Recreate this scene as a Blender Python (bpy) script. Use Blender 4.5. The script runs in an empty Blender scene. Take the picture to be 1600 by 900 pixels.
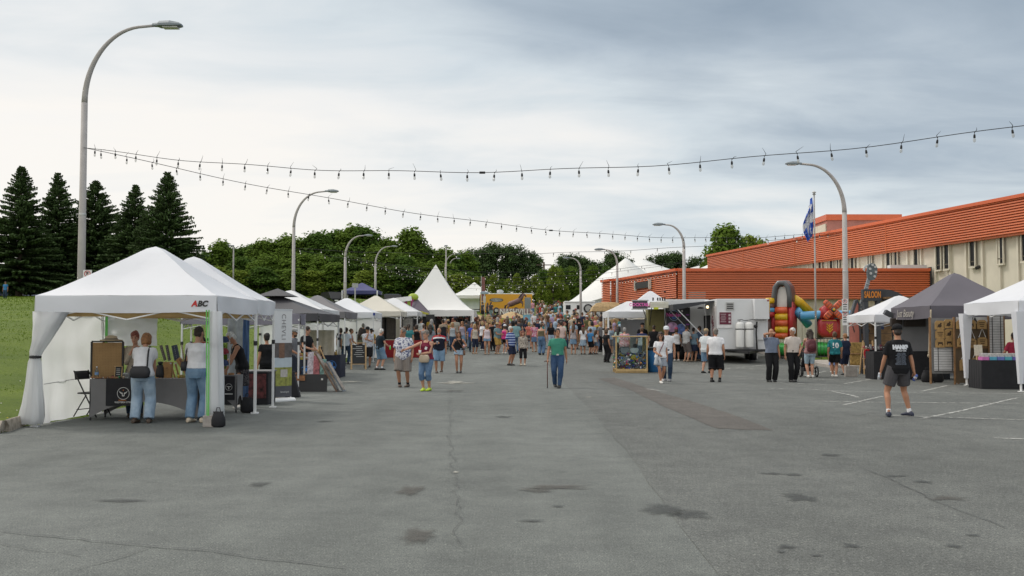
import bpy, bmesh, math, random
import numpy as np
from mathutils import Vector, Matrix, noise as mnoise
from mathutils.bvhtree import BVHTree
R = math.radians
rnd = random.Random(7)
C = bpy.context.scene.collection
SC = bpy.context.scene
# ------------------------------------------------------------------ camera
F = 1600*35/36; PITCH = math.atan(68/F); EYE = 1.65
cd = bpy.data.cameras.new('camera'); cd.lens = 35; cd.sensor_width = 36
cd.clip_start = .1; cd.clip_end = 4000
cam = bpy.data.objects.new('camera', cd); C.objects.link(cam)
cam.location = (0, 0, EYE); cam.rotation_euler = (math.pi/2+PITCH, 0, 0)
SC.camera = cam
# ------------------------------------------------------------------ light
SUN_AZ, SUN_EL = R(-58), R(48)          # sun behind thin cloud, ahead and to the left
w = bpy.data.worlds.new('World'); SC.world = w; w.use_nodes = True
def build_world():
    nt = w.node_tree; nt.nodes.clear(); N = nt.nodes.new; L = nt.links.new
    out = N('ShaderNodeOutputWorld')
    def math_(op, a, b=None, clamp=False):
        n = N('ShaderNodeMath'); n.operation = op; n.use_clamp = clamp
        for i, v in enumerate((a, b)):
            if v is None: continue
            if isinstance(v, (int, float)): n.inputs[i].default_value = v
            else: L(v, n.inputs[i])
        return n.outputs[0]
    sky = N('ShaderNodeTexSky'); sky.sky_type = 'NISHITA'; sky.sun_disc = False
    sky.sun_elevation = SUN_EL; sky.sun_rotation = SUN_AZ
    bg1 = N('ShaderNodeBackground'); L(sky.outputs[0], bg1.inputs[0]); bg1.inputs[1].default_value = .12
    tc = N('ShaderNodeTexCoord'); sp = N('ShaderNodeSeparateXYZ'); L(tc.outputs['Generated'], sp.inputs[0])
    x, y, z = sp.outputs
    zz = math_('ADD', math_('MAXIMUM', z, 0.0), .10)
    cb = N('ShaderNodeCombineXYZ'); L(math_('DIVIDE', x, zz), cb.inputs[0]); L(math_('DIVIDE', y, zz), cb.inputs[1])
    def noise(scale, detail, rough, sx=1, sy=1, dist=0, off=0):
        mp = N('ShaderNodeMapping'); mp.inputs['Scale'].default_value = (sx, sy, 1); mp.inputs['Location'].default_value = (off, off*.7, off)
        mp.inputs['Rotation'].default_value = (0, 0, R(14))
        L(cb.outputs[0], mp.inputs[0])
        n = N('ShaderNodeTexNoise'); n.inputs['Scale'].default_value = scale; n.inputs['Detail'].default_value = detail
        n.inputs['Roughness'].default_value = rough; n.inputs['Distortion'].default_value = dist
        L(mp.outputs[0], n.inputs[0]); return n.outputs[0]
    n1 = noise(.7, 8, .52, .75, 1.0, .6, 3.1)
    n2 = noise(1.9, 9, .56, .65, 1.1, .7, 8.0)
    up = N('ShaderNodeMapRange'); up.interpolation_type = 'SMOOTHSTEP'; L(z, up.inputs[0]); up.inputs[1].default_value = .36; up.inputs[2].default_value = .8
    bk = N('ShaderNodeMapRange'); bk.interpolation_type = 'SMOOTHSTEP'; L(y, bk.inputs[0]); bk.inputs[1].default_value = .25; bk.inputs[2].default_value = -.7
    lift = math_('MAXIMUM', up.outputs[0], math_('MULTIPLY', bk.outputs[0], .55))     # unseen sky overhead and behind brightened to raise the scene light
    g = math_('ADD', math_('MULTIPLY', x, .70), math_('MULTIPLY', math_('MINIMUM', z, .4), 1.85))
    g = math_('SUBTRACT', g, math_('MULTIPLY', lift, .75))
    d = math_('ADD', g, math_('MULTIPLY', math_('SUBTRACT', n1, .5), 1.15))
    d = math_('ADD', d, math_('MULTIPLY', math_('SUBTRACT', n2, .5), .5))
    gx, gz = math_('ADD', x, .20), math_('SUBTRACT', z, .17)          # brighter cloud round the veiled sun
    gl = math_('SUBTRACT', 1.0, math_('ADD', math_('MULTIPLY', math_('MULTIPLY', gx, gx), 7.0), math_('MULTIPLY', math_('MULTIPLY', gz, gz), 28.0)), True)
    d = math_('SUBTRACT', d, math_('MULTIPLY', gl, .20))
    d = math_('DIVIDE', math_('ADD', d, .0), .92, True)
    cr = N('ShaderNodeValToRGB'); e = cr.color_ramp; L(d, cr.inputs[0])
    e.elements[0].position = 0; e.elements[0].color = (.94, .905, .855, 1)
    e.elements[1].position = 1; e.elements[1].color = (.27, .34, .42, 1)
    for p, c in ((.20, (.85, .85, .835, 1)), (.45, (.65, .71, .745, 1)), (.72, (.42, .49, .56, 1))):
        q = e.elements.new(p); q.color = c
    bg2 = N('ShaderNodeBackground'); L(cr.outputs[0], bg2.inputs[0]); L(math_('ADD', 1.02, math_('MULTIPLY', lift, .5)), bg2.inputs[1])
    cov = math_('ADD', .86, math_('MULTIPLY', n2, .16), True)
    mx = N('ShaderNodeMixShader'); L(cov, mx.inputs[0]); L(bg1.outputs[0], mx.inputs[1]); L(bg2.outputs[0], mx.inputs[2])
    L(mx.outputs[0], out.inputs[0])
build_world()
sd = bpy.data.lights.new('sun', 'SUN'); sd.energy = 1.4; sd.angle = R(11); sd.color = (1, .95, .88)
sun = bpy.data.objects.new('sun', sd); C.objects.link(sun)
sv = Vector((math.sin(SUN_AZ)*math.cos(SUN_EL), math.cos(SUN_AZ)*math.cos(SUN_EL), math.sin(SUN_EL)))
sun.rotation_euler = sv.to_track_quat('Z', 'Y').to_euler(); sun.location = (-30, 20, 60)
SC.view_settings.view_transform = 'Standard'; SC.view_settings.look = 'None'
SC.view_settings.exposure = .04; SC.view_settings.gamma = 1
SC.render.engine = 'CYCLES'; SC.cycles.max_bounces = 6; SC.cycles.transparent_max_bounces = 12
# ------------------------------------------------------------------ helpers
def ray(px, py):
    u, v = (px-800)/F, (450-py)/F
    c, s = math.cos(PITCH), math.sin(PITCH)
    return u, c-v*s, v*c+s
def P(px, py, Y):                       # point seen at a pixel of the photograph at distance Y
    a, b, c = ray(px, py); t = Y/b
    return a*t, EYE+c*t
def road(Y): return float(np.interp(Y, [-50, 40, 45, 50, 56, 62, 68, 90, 122, 145, 170, 260, 900], [0, 0, .08, .22, .42, .80, 1.05, 2.15, 3.9, 5, 6.5, 8, 10]))
def lawn(Y): return float(np.interp(Y, [-50, 13, 110, 170, 260, 900], [0, 0, 5.5, 6.8, 8.2, 10]))
def zt(x, y):
    t = min(1, max(0, (-8.3-x)/13)); t = t*t*(3-2*t)
    return road(y)*(1-t)+max(lawn(y), 0)*t
def G(px, py):                          # ground point under a pixel
    a, b, c = ray(px, py); Y = 12.0
    for _ in range(200):
        z = zt(a/b*Y, Y); Yn = (z-EYE)/(c/b) if abs(c) > 1e-6 else 60
        if Yn <= 0: Yn = 70
        Y += .25*(min(Yn, 90)-Y)
    return a/b*Y, Y
def lin(h):
    h = h.lstrip('#'); o = []
    for i in (0, 2, 4):
        c = int(h[i:i+2], 16)/255; o.append(c/12.92 if c <= .04045 else ((c+.055)/1.055)**2.4)
    return o
def setp(o, label=None, cat=None, group=None, kind=None):
    if label: o['label'] = label
    if cat: o['category'] = cat
    if group: o['group'] = group
    if kind: o['kind'] = kind
    return o
def thing(name, label, cat, loc=(0, 0, 0), rz=0, group=None):
    o = bpy.data.objects.new(name, None); C.objects.link(o); o.empty_display_size = .2
    o.location = loc; o.rotation_euler = (0, 0, rz)
    return setp(o, label, cat, group)
def copytree(o, parent=None):
    c = o.copy(); C.objects.link(c)
    if parent is not None: c.parent = parent
    for ch in o.children: copytree(ch, c)
    return c
class MB:
    def __init__(s): s.v = []; s.f = []; s.m = []
    def add(s, vs, fs, m=0):
        b = len(s.v); s.v.extend([tuple(map(float, p)) for p in vs]); s.f.extend([tuple(i+b for i in f) for f in fs]); s.m.extend([m]*len(fs)); return s
    def box(s, c, d, m=0, M=None):
        x, y, z = d[0]/2, d[1]/2, d[2]/2
        vs = [Vector((a*x, b*y, e*z)) for a in (-1, 1) for b in (-1, 1) for e in (-1, 1)]
        if M is not None: vs = [M @ p for p in vs]
        vs = [p+Vector(c) for p in vs]
        return s.add(vs, [(0, 1, 3, 2), (4, 6, 7, 5), (0, 4, 5, 1), (2, 3, 7, 6), (0, 2, 6, 4), (1, 5, 7, 3)], m)
    def bar(s, a, b, w, h=None, m=0):   # square bar between two points
        a, b = Vector(a), Vector(b); d = b-a
        if d.length < 1e-6: return s
        M = d.to_track_quat('Z', 'Y').to_matrix()
        return s.box((a+b)/2, (w, h or w, d.length), m, M)
    def loft(s, rings, m=0, cap=True, closed=True):
        n = len(rings[0]); b = len(s.v); vs = [p for r in rings for p in r]; fs = []
        for i in range(len(rings)-1):
            for j in range(n if closed else n-1):
                k = (j+1) % n
                fs.append((i*n+j, i*n+k, (i+1)*n+k, (i+1)*n+j))
        if cap: fs.append(tuple(range(n))[::-1]); fs.append(tuple((len(rings)-1)*n+j for j in range(n)))
        return s.add(vs, fs, m)
    def tube(s, pts, r, n=8, m=0, cap=True, flat=1.0):
        pts = [Vector(p) for p in pts]; k = len(pts)
        rs = [r]*k if isinstance(r, (int, float)) else list(r); rings = []; pu = None
        for i in range(k):
            t = (pts[min(i+1, k-1)]-pts[max(i-1, 0)])
            t = t.normalized() if t.length > 1e-9 else Vector((0, 0, 1))
            if pu is None: u = t.orthogonal().normalized()
            else:
                u = pu-t*pu.dot(t); u = u.normalized() if u.length > 1e-6 else t.orthogonal().normalized()
            pu = u; v = t.cross(u)
            rings.append([pts[i]+(u*math.cos(a)+v*math.sin(a)*flat)*rs[i] for a in [2*math.pi*j/n for j in range(n)]])
        return s.loft(rings, m, cap)
    def ell(s, c, r, m=0, M=None, nu=12, nv=8):
        vs = [Vector((0, 0, r[2]))]
        for i in range(1, nv):
            a = math.pi*i/nv
            for j in range(nu):
                b = 2*math.pi*j/nu; vs.append(Vector((r[0]*math.sin(a)*math.cos(b), r[1]*math.sin(a)*math.sin(b), r[2]*math.cos(a))))
        vs.append(Vector((0, 0, -r[2])))
        if M is not None: vs = [M @ p for p in vs]
        vs = [p+Vector(c) for p in vs]; fs = [(0, 1+j, 1+(j+1) % nu) for j in range(nu)]
        for i in range(nv-2):
            for j in range(nu): fs.append((1+i*nu+j, 1+(i+1)*nu+j, 1+(i+1)*nu+(j+1) % nu, 1+i*nu+(j+1) % nu))
        e = len(vs)-1; o = 1+(nv-2)*nu
        fs += [(e, o+(j+1) % nu, o+j) for j in range(nu)]
        return s.add(vs, fs, m)
    def lathe(s, prof, c=(0, 0, 0), n=16, m=0):
        return s.loft([[Vector(c)+Vector((r*math.cos(2*math.pi*j/n), r*math.sin(2*math.pi*j/n), z)) for j in range(n)] for r, z in prof], m)
    def grid(s, fn, nu, nv, m=0):       # fn(u,v) -> point
        vs = [fn(i/nu, j/nv) for j in range(nv+1) for i in range(nu+1)]
        return s.add(vs, [(j*(nu+1)+i, j*(nu+1)+i+1, (j+1)*(nu+1)+i+1, (j+1)*(nu+1)+i) for j in range(nv) for i in range(nu)], m)
    def prism(s, poly, y0, y1, m=0):    # polygon in x,z pushed along y
        n = len(poly); vs = [(p[0], y0, p[1]) for p in poly]+[(p[0], y1, p[1]) for p in poly]
        fs = [tuple(range(n)), tuple(range(2*n-1, n-1, -1))]+[(i, i+n, (i+1) % n+n, (i+1) % n) for i in range(n)]
        return s.add(vs, fs, m)
    def mesh(s, name, mats, smooth=False):
        me = bpy.data.meshes.new(name); me.from_pydata(s.v, [], s.f)
        for q in (mats if isinstance(mats, (list, tuple)) else [mats]): me.materials.append(q)
        if any(s.m): me.polygons.foreach_set('material_index', s.m)
        if smooth: me.polygons.foreach_set('use_smooth', [True]*len(s.f))
        me.update(); return me
    def build(s, name, mats, parent=None, smooth=False, bevel=0, loc=None, rot=None):
        me = s.mesh(name, mats, smooth)
        bm = bmesh.new(); bm.from_mesh(me); bmesh.ops.recalc_face_normals(bm, faces=bm.faces); bm.to_mesh(me); bm.free()
        o = bpy.data.objects.new(name, me); C.objects.link(o)
        if parent is not None: o.parent = parent
        if loc is not None: o.location = loc
        if rot is not None: o.rotation_euler = rot
        if bevel:
            b = o.modifiers.new('bevel', 'BEVEL'); b.width = bevel; b.segments = 2; b.limit_method = 'ANGLE'
        return o
def obj(name, me, parent=None):
    o = bpy.data.objects.new(name, me); C.objects.link(o)
    if parent is not None: o.parent = parent
    return o
_m = {}
def mat(name, col, rough=.6, var=.10, scale=6, bump=0, metal=0, trans=0, bscale=None, emit=0, spec=.5, objco=True, dirt=0, alpha=1, island=0):
    if isinstance(col, str): col = lin(col)
    key = (name, tuple(col), rough, var, scale, bump, metal, trans, emit, dirt, alpha)
    if key in _m: return _m[key]
    m = bpy.data.materials.new(name); m.use_nodes = True; nt = m.node_tree; N = nt.nodes.new; L = nt.links.new
    b = nt.nodes['Principled BSDF']; out = nt.nodes['Material Output']
    b.inputs['Roughness'].default_value = rough; b.inputs['Metallic'].default_value = metal
    b.inputs['Specular IOR Level'].default_value = spec
    tc = N('ShaderNodeTexCoord'); co = tc.outputs['Object']
    n = N('ShaderNodeTexNoise'); n.inputs['Scale'].default_value = scale; n.inputs['Detail'].default_value = 5; n.inputs['Roughness'].default_value = .6
    L(co, n.inputs[0])
    cr = N('ShaderNodeValToRGB'); L(n.outputs[0], cr.inputs[0])
    lo = [max(0, c*(1-var*1.3)) for c in col]; hi = [min(1, c*(1+var)) for c in col]
    cr.color_ramp.elements[0].position = .3; cr.color_ramp.elements[0].color = (*lo, 1)
    cr.color_ramp.elements[1].position = .7; cr.color_ramp.elements[1].color = (*hi, 1)
    csock = cr.outputs[0]
    if island:
        ge = N('ShaderNodeNewGeometry'); mi = N('ShaderNodeMix'); mi.data_type = 'RGBA'; mi.blend_type = 'MULTIPLY'
        mr = N('ShaderNodeMapRange'); mr.inputs['To Min'].default_value = 1-island; mr.inputs['To Max'].default_value = 1+island
        L(ge.outputs['Random Per Island'], mr.inputs[0]); mi.inputs[0].default_value = 1
        L(csock, mi.inputs[6]); L(mr.outputs[0], mi.inputs[7]); csock = mi.outputs[2]
    if dirt:
        n3 = N('ShaderNodeTexNoise'); n3.inputs['Scale'].default_value = scale*.35; n3.inputs['Detail'].default_value = 8; n3.inputs['Roughness'].default_value = .7
        mp = N('ShaderNodeMapping'); mp.inputs['Scale'].default_value = (1, 1, .25); L(co, mp.inputs[0]); L(mp.outputs[0], n3.inputs[0])
        c3 = N('ShaderNodeValToRGB'); c3.color_ramp.elements[0].position = .42; c3.color_ramp.elements[1].position = .75; L(n3.outputs[0], c3.inputs[0])
        mi = N('ShaderNodeMix'); mi.data_type = 'RGBA'; mi.inputs[7].default_value = (*[c*.55+.01 for c in col], 1)
        mm = N('ShaderNodeMath'); mm.operation = 'MULTIPLY'; mm.inputs[1].default_value = dirt; L(c3.outputs[0], mm.inputs[0])
        L(mm.outputs[0], mi.inputs[0]); L(csock, mi.inputs[6]); csock = mi.outputs[2]
    L(csock, b.inputs['Base Color'])
    if bump:
        n2 = N('ShaderNodeTexNoise'); n2.inputs['Scale'].default_value = bscale or scale*4; n2.inputs['Detail'].default_value = 4; L(co, n2.inputs[0])
        bp = N('ShaderNodeBump'); bp.inputs['Strength'].default_value = min(1, bump); bp.inputs['Distance'].default_value = .02
        L(n2.outputs[0], bp.inputs['Height']); L(bp.outputs[0], b.inputs['Normal'])
    if emit:
        b.inputs['Emission Color'].default_value = (*col, 1); b.inputs['Emission Strength'].default_value = emit
    if trans:
        t = N('ShaderNodeBsdfTranslucent'); L(csock, t.inputs[0]); mx = N('ShaderNodeMixShader'); mx.inputs[0].default_value = trans
        L(b.outputs[0], mx.inputs[1]); L(t.outputs[0], mx.inputs[2]); L(mx.outputs[0], out.inputs[0])
    if alpha < 1: b.inputs['Alpha'].default_value = alpha
    _m[key] = m; return m
def glass(name='clear panel', col=(.9, .95, .95), a=.16):
    k = ('glass', name, a)
    if k in _m: return _m[k]
    m = bpy.data.materials.new(name); m.use_nodes = True; nt = m.node_tree; N = nt.nodes.new; L = nt.links.new
    nt.nodes.remove(nt.nodes['Principled BSDF']); out = nt.nodes['Material Output']
    t = N('ShaderNodeBsdfTransparent'); t.inputs[0].default_value = (*col, 1)
    g = N('ShaderNodeBsdfGlossy'); g.inputs['Roughness'].default_value = .04
    lw = N('ShaderNodeFresnel'); lw.inputs[0].default_value = 1.45
    mx = N('ShaderNodeMixShader'); L(lw.outputs[0], mx.inputs[0]); L(t.outputs[0], mx.inputs[1]); L(g.outputs[0], mx.inputs[2]); L(mx.outputs[0], out.inputs[0])
    _m[k] = m; return m
def text_mesh(body, size, extrude=.004, shear=0, bold=0, spacing=1, align='CENTER'):
    cu = bpy.data.curves.new('lettering', 'FONT'); cu.body = body; cu.size = size; cu.extrude = extrude; cu.shear = shear
    cu.offset = bold; cu.space_character = spacing; cu.align_x = align; cu.align_y = 'CENTER'; cu.resolution_u = 3
    o = bpy.data.objects.new('lettering', cu); TMP.collection.objects.link(o); TMP.view_layers[0].update()
    me = bpy.data.meshes.new_from_object(o.evaluated_get(TMP.view_layers[0].depsgraph))
    bpy.data.objects.remove(o); bpy.data.curves.remove(cu); return me
def lettering(body, size, m, parent, loc, rot=(math.pi/2, 0, 0), name='lettering', sx=1, **k):
    me = text_mesh(body, size, **k); me.materials.clear(); me.materials.append(m)
    o = obj(name, me, parent); o.location = loc; o.rotation_euler = rot; o.scale = (sx, 1, 1); return o
TMP = bpy.data.scenes.new('workbench')
WHITE = mat('white paint', (.78, .78, .77), .45, .05, 3)
BLACK = mat('black plastic', (.018, .018, .02), .5, .1, 5)
STEEL = mat('galvanised steel', (.46, .46, .45), .42, .10, 4, metal=.35)
ALU = mat('aluminium leg', (.62, .63, .64), .4, .05, 6, metal=.3)
WTENT = mat('white tent fabric', (.73, .745, .785), .55, .02, 1.2, trans=.2, bump=.4, bscale=3)
WTENT2 = mat('worn white tent fabric', (.71, .72, .745), .6, .03, 1.5, trans=.18, bump=.4, bscale=3, dirt=.12)
CREAM = mat('cream tent fabric', (.66, .63, .55), .6, .03, 1.5, trans=.18, bump=.1, bscale=5)
WOOD = mat('light wood', (.50, .33, .16), .6, .2, 7, bump=.1)
WOODD = mat('brown wood', (.24, .13, .055), .6, .25, 8, bump=.1)
CONC = mat('concrete', (.36, .33, .30), .9, .2, 7, bump=.4)
# ------------------------------------------------------------------ ground
def grass_mat():
    m = bpy.data.materials.new('lawn grass'); m.use_nodes = True; nt = m.node_tree; N = nt.nodes.new; L = nt.links.new
    b = nt.nodes['Principled BSDF']; b.inputs['Roughness'].default_value = .8; b.inputs['Specular IOR Level'].default_value = .2
    tc = N('ShaderNodeTexCoord')
    def nz(s, d, r=.6):
        n = N('ShaderNodeTexNoise'); n.inputs['Scale'].default_value = s; n.inputs['Detail'].default_value = d; n.inputs['Roughness'].default_value = r
        L(tc.outputs['Object'], n.inputs[0]); return n.outputs[0]
    a = N('ShaderNodeValToRGB'); L(nz(.35, 6, .65), a.inputs[0])
    a.color_ramp.elements[0].position = .3; a.color_ramp.elements[0].color = (.080, .132, .011, 1)
    a.color_ramp.elements[1].position = .72; a.color_ramp.elements[1].color = (.145, .205, .022, 1)
    c = N('ShaderNodeValToRGB'); L(nz(14, 6, .75), c.inputs[0])
    c.color_ramp.elements[0].position = .3; c.color_ramp.elements[0].color = (.55, .55, .5, 1)
    c.color_ramp.elements[1].position = .7; c.color_ramp.elements[1].color = (1.25, 1.22, 1.1, 1)
    mi = N('ShaderNodeMix'); mi.data_type = 'RGBA'; mi.blend_type = 'MULTIPLY'; mi.inputs[0].default_value = 1
    L(a.outputs[0], mi.inputs[6]); L(c.outputs[0], mi.inputs[7]); L(mi.outputs[2], b.inputs['Base Color'])
    bp = N('ShaderNodeBump'); bp.inputs['Strength'].default_value = .9; bp.inputs['Distance'].default_value = .06
    L(nz(22, 5, .8), bp.inputs['Height']); L(bp.outputs[0], b.inputs['Normal'])
    return m
GRASS = grass_mat()
def asphalt_mat(name, lo, hi, crk=.5):
    m = bpy.data.materials.new(name); m.use_nodes = True; nt = m.node_tree; N = nt.nodes.new; L = nt.links.new
    b = nt.nodes['Principled BSDF']; b.inputs['Roughness'].default_value = .88; b.inputs['Specular IOR Level'].default_value = .25
    tc = N('ShaderNodeTexCoord')
    def nz(s, d, r=.6, sc=(1, 1, 1), dist=0):
        mp = N('ShaderNodeMapping'); mp.inputs['Scale'].default_value = sc; L(tc.outputs['Object'], mp.inputs[0])
        n = N('ShaderNodeTexNoise'); n.inputs['Scale'].default_value = s; n.inputs['Detail'].default_value = d; n.inputs['Roughness'].default_value = r
        n.inputs['Distortion'].default_value = dist; L(mp.outputs[0], n.inputs[0]); return n.outputs[0]
    def ramp(src, p0, c0, p1, c1):
        a = N('ShaderNodeValToRGB'); L(src, a.inputs[0]); e = a.color_ramp.elements
        e[0].position = p0; e[0].color = (*c0, 1); e[1].position = p1; e[1].color = (*c1, 1); return a.outputs[0]
    def mul(a, b_):
        mi = N('ShaderNodeMix'); mi.data_type = 'RGBA'; mi.blend_type = 'MULTIPLY'; mi.inputs[0].default_value = 1
        L(a, mi.inputs[6]); L(b_, mi.inputs[7]); return mi.outputs[2]
    c = ramp(nz(.22, 7, .6, (1, .45, 1)), .3, lo, .72, hi)
    c = mul(c, ramp(nz(1.6, 6, .7), .3, (.80, .80, .81), .7, (1.14, 1.14, 1.13)))
    c = mul(c, ramp(nz(.9, 5, .6, (1, .06, 1)), .3, (.90, .90, .90), .7, (1.07, 1.07, 1.07)))
    c = mul(c, ramp(nz(16, 7, .9), .3, (.72, .72, .72), .7, (1.22, 1.22, 1.2)))
    c = mul(c, ramp(nz(38, 2, .9), .60, (1, 1, 1), .68, (1.9, 1.88, 1.8)))
    c = mul(c, ramp(nz(75, 3, .8), .33, (.42, .42, .43), .68, (1.6, 1.6, 1.57)))
    vo = N('ShaderNodeTexVoronoi'); vo.inputs['Scale'].default_value = 34; L(tc.outputs['Object'], vo.inputs[0])
    c = mul(c, ramp(nz(240, 2, .8), .3, (.6, .6, .6), .7, (1.4, 1.4, 1.4)))
    c = mul(c, ramp(vo.outputs['Distance'], .05, (1.35, 1.33, 1.28), .22, (1, 1, 1)))
    # hairline cracks
    v2 = N('ShaderNodeTexVoronoi'); v2.feature = 'DISTANCE_TO_EDGE'; v2.inputs['Scale'].default_value = .23
    ds = N('ShaderNodeVectorMath'); ds.operation = 'ADD'; nn = N('ShaderNodeTexNoise'); nn.inputs['Scale'].default_value = 1.1; nn.inputs['Detail'].default_value = 8
    nn.inputs['Roughness'].default_value = .7; L(tc.outputs['Object'], nn.inputs[0])
    sc = N('ShaderNodeVectorMath'); sc.operation = 'SCALE'; sc.inputs['Scale'].default_value = 2.2; L(nn.outputs['Color'], sc.inputs[0])
    L(tc.outputs['Object'], ds.inputs[0]); L(sc.outputs[0], ds.inputs[1]); L(ds.outputs[0], v2.inputs[0])
    ck = ramp(v2.outputs['Distance'], 0.0, (1-crk,)*3, .004, (1, 1, 1))
    msk = ramp(nz(.16, 4), .48, (0, 0, 0), .6, (1, 1, 1))
    mi = N('ShaderNodeMix'); mi.data_type = 'RGBA'; L(msk, mi.inputs[0]); mi.inputs[6].default_value = (1, 1, 1, 1); L(ck, mi.inputs[7])
    c = mul(c, mi.outputs[2])
    L(c, b.inputs['Base Color'])
    bp = N('ShaderNodeBump'); bp.inputs['Strength'].default_value = .55; bp.inputs['Distance'].default_value = .012
    L(nz(60, 4, .8), bp.inputs['Height']); L(bp.outputs[0], b.inputs['Normal'])
    return m
ASPH = asphalt_mat('weathered asphalt', (.110, .118, .113), (.176, .187, .180))
ASPH2 = asphalt_mat('darker asphalt', (.100, .105, .101), (.155, .162, .156), .6)
ASPH3 = asphalt_mat('brown patched asphalt', (.094, .087, .081), (.134, .125, .117), .5)
def edge_x(y): return -8.38+.10*math.sin(y*1.7)+.06*math.sin(y*4.3)+(.012*(y-17) if y > 17 else 0)-(0 if y > 16.2 else 2.2*(16.2-y)**1.15)
def build_ground():
    xs = np.concatenate([[-2500, -900, -400, -240], np.linspace(-150, -16, 60), np.linspace(-15.7, -6, 98), np.linspace(-4, 150, 70), [240, 400, 900, 2500]])
    ys = np.concatenate([[-900, -200], np.linspace(-30, 10, 15), np.linspace(10.5, 60, 100), np.linspace(61, 300, 120), [420, 700, 1200, 3000]])
    vs = []
    for y in ys:
        e = edge_x(y) if y > 6 else -1e4
        for x in xs:
            z = zt(x, y)
            if y < 97 and x > e: z -= .09 if x > e+.12 else .03
            else:
                k = min(1, max(0, (e-x)/.5)); z += .035*k+.03*mnoise.noise((x*.5, y*.5, 0))*k
            vs.append((x, y, z))
    n, k = len(xs), len(ys)
    mb = MB(); mb.add(vs, [(j*n+i, j*n+i+1, (j+1)*n+i+1, (j+1)*n+i) for j in range(k-1) for i in range(n-1)])
    g = mb.build('ground', GRASS, smooth=True); g['kind'] = 'structure'
    ys = np.concatenate([np.linspace(-30, 6, 10), np.linspace(6.5, 97.6, 210)]); mb = MB(); vs = []; m = 70
    for y in ys:
        e = max(-45, edge_x(y))
        for i in range(m+1):
            t = i/m; x = e+(62-e)*t**1.3; vs.append((x, y, road(y) if x > -8.6 else zt(x, y)+.01))
    mb.add(vs, [(j*(m+1)+i, j*(m+1)+i+1, (j+1)*(m+1)+i+1, (j+1)*(m+1)+i) for j in range(len(ys)-1) for i in range(m)])
    a = mb.build('asphalt_lot', ASPH, smooth=True); a['kind'] = 'structure'
    return a
LOT = build_ground()
def sheet(name, pts, m, dz=.004, parent=None, sub=1):     # flat patch on the ground from a list of x,y
    mb = MB(); mb.add([(x, y, road(y)+dz) for x, y in pts], [tuple(range(len(pts)))])
    o = mb.build(name, m, parent); return o
def strip(mb, pts, wd, dz, m=0):
    P2 = [Vector((p[0], p[1])) for p in pts]; L_, R_ = [], []
    for i, p in enumerate(P2):
        d = (P2[min(i+1, len(P2)-1)]-P2[max(i-1, 0)]).normalized(); q = Vector((-d.y, d.x)); ww = wd[i] if isinstance(wd, list) else wd
        L_.append(p+q*ww/2); R_.append(p-q*ww/2)
    for i in range(len(P2)-1):
        mb.add([(a.x, a.y, road(a.y)+dz) for a in (R_[i], R_[i+1], L_[i+1], L_[i])], [(0, 1, 2, 3)])
# darker repaved right-hand half, its seam running from near right to far centre
seam = [G(1135, 912), G(1060, 810), G(985, 715), G(930, 645), G(885, 603), G(858, 570)]
seam = [(5.2, 1.5)]+[(x+.04*rnd.uniform(-1, 1), y) for x, y in seam]+[(2.2, 73)]
mb = MB()
for i in range(len(seam)-1):
    (x0, y0), (x1, y1) = seam[i], seam[i+1]; n = max(2, int((y1-y0)/1.0))
    for k in range(n):
        a, b = k/n, (k+1)/n; ya, yb = y0+(y1-y0)*a, y0+(y1-y0)*b
        xa, xb = x0+(x1-x0)*a+.05*mnoise.noise((0, ya*1.3, 5)), x0+(x1-x0)*b+.05*mnoise.noise((0, yb*1.3, 5))
        mb.add([(xa, ya, road(ya)+.004), (61, ya, road(ya)+.004), (61, yb, road(yb)+.004), (xb, yb, road(yb)+.004)], [(0, 1, 2, 3)])
o = mb.build('asphalt_lane', ASPH2); o['kind'] = 'structure'
# brown patch strip
def wob(pts, amp, seed, n=8):
    out = []; k = len(pts)
    for i in range(k):
        a, b = Vector(pts[i]), Vector(pts[(i+1) % k])
        for j in range(n):
            p = a.lerp(b, j/n); out.append((p.x+amp*mnoise.noise((p.x*3, p.y*3, seed)), p.y+amp*2*mnoise.noise((p.x*3, p.y*3, seed+9))))
    return out
pt = wob([G(1120, 670), G(1208, 673), G(1150, 650), G(1090, 630), G(1040, 616), G(1000, 603), G(960, 590), G(935, 592), G(985, 610), G(1040, 637)], .06, 3)
o = sheet('asphalt_patch', pt, ASPH3, .008); o['kind'] = 'structure'
def fading(name, col):                # stain whose edge thins out; 'worn' is 1 in the middle, 0 at the rim
    m = bpy.data.materials.new(name); m.use_nodes = True; nt = m.node_tree; N = nt.nodes.new; L = nt.links.new; b = nt.nodes['Principled BSDF']; b.inputs['Base Color'].default_value = (*col, 1); b.inputs['Roughness'].default_value = .8
    at = N('ShaderNodeAttribute'); at.attribute_name = 'worn'; tc = N('ShaderNodeTexCoord'); n = N('ShaderNodeTexNoise'); n.inputs['Scale'].default_value = 7; n.inputs['Detail'].default_value = 8; n.inputs['Roughness'].default_value = .7; L(tc.outputs['Object'], n.inputs[0])
    a = N('ShaderNodeMath'); a.operation = 'MULTIPLY_ADD'; L(n.outputs[0], a.inputs[0]); a.inputs[1].default_value = 1.5; L(at.outputs['Fac'], a.inputs[2]); r = N('ShaderNodeMapRange'); L(a.outputs[0], r.inputs[0]); r.inputs[1].default_value = .75; r.inputs[2].default_value = 1.7; r.inputs[4].default_value = .62; L(r.outputs[0], b.inputs['Alpha']); return m
STAIN = fading('oil stained asphalt', (.052, .056, .055))
STAINB = fading('rusty stained asphalt', (.085, .078, .068))
SEAL = mat('crack in asphalt', (.075, .076, .075), .9, .3, 20)
PALE = fading('pale repair mortar', (.46, .44, .38))
mb = MB()
WORN = []
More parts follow.
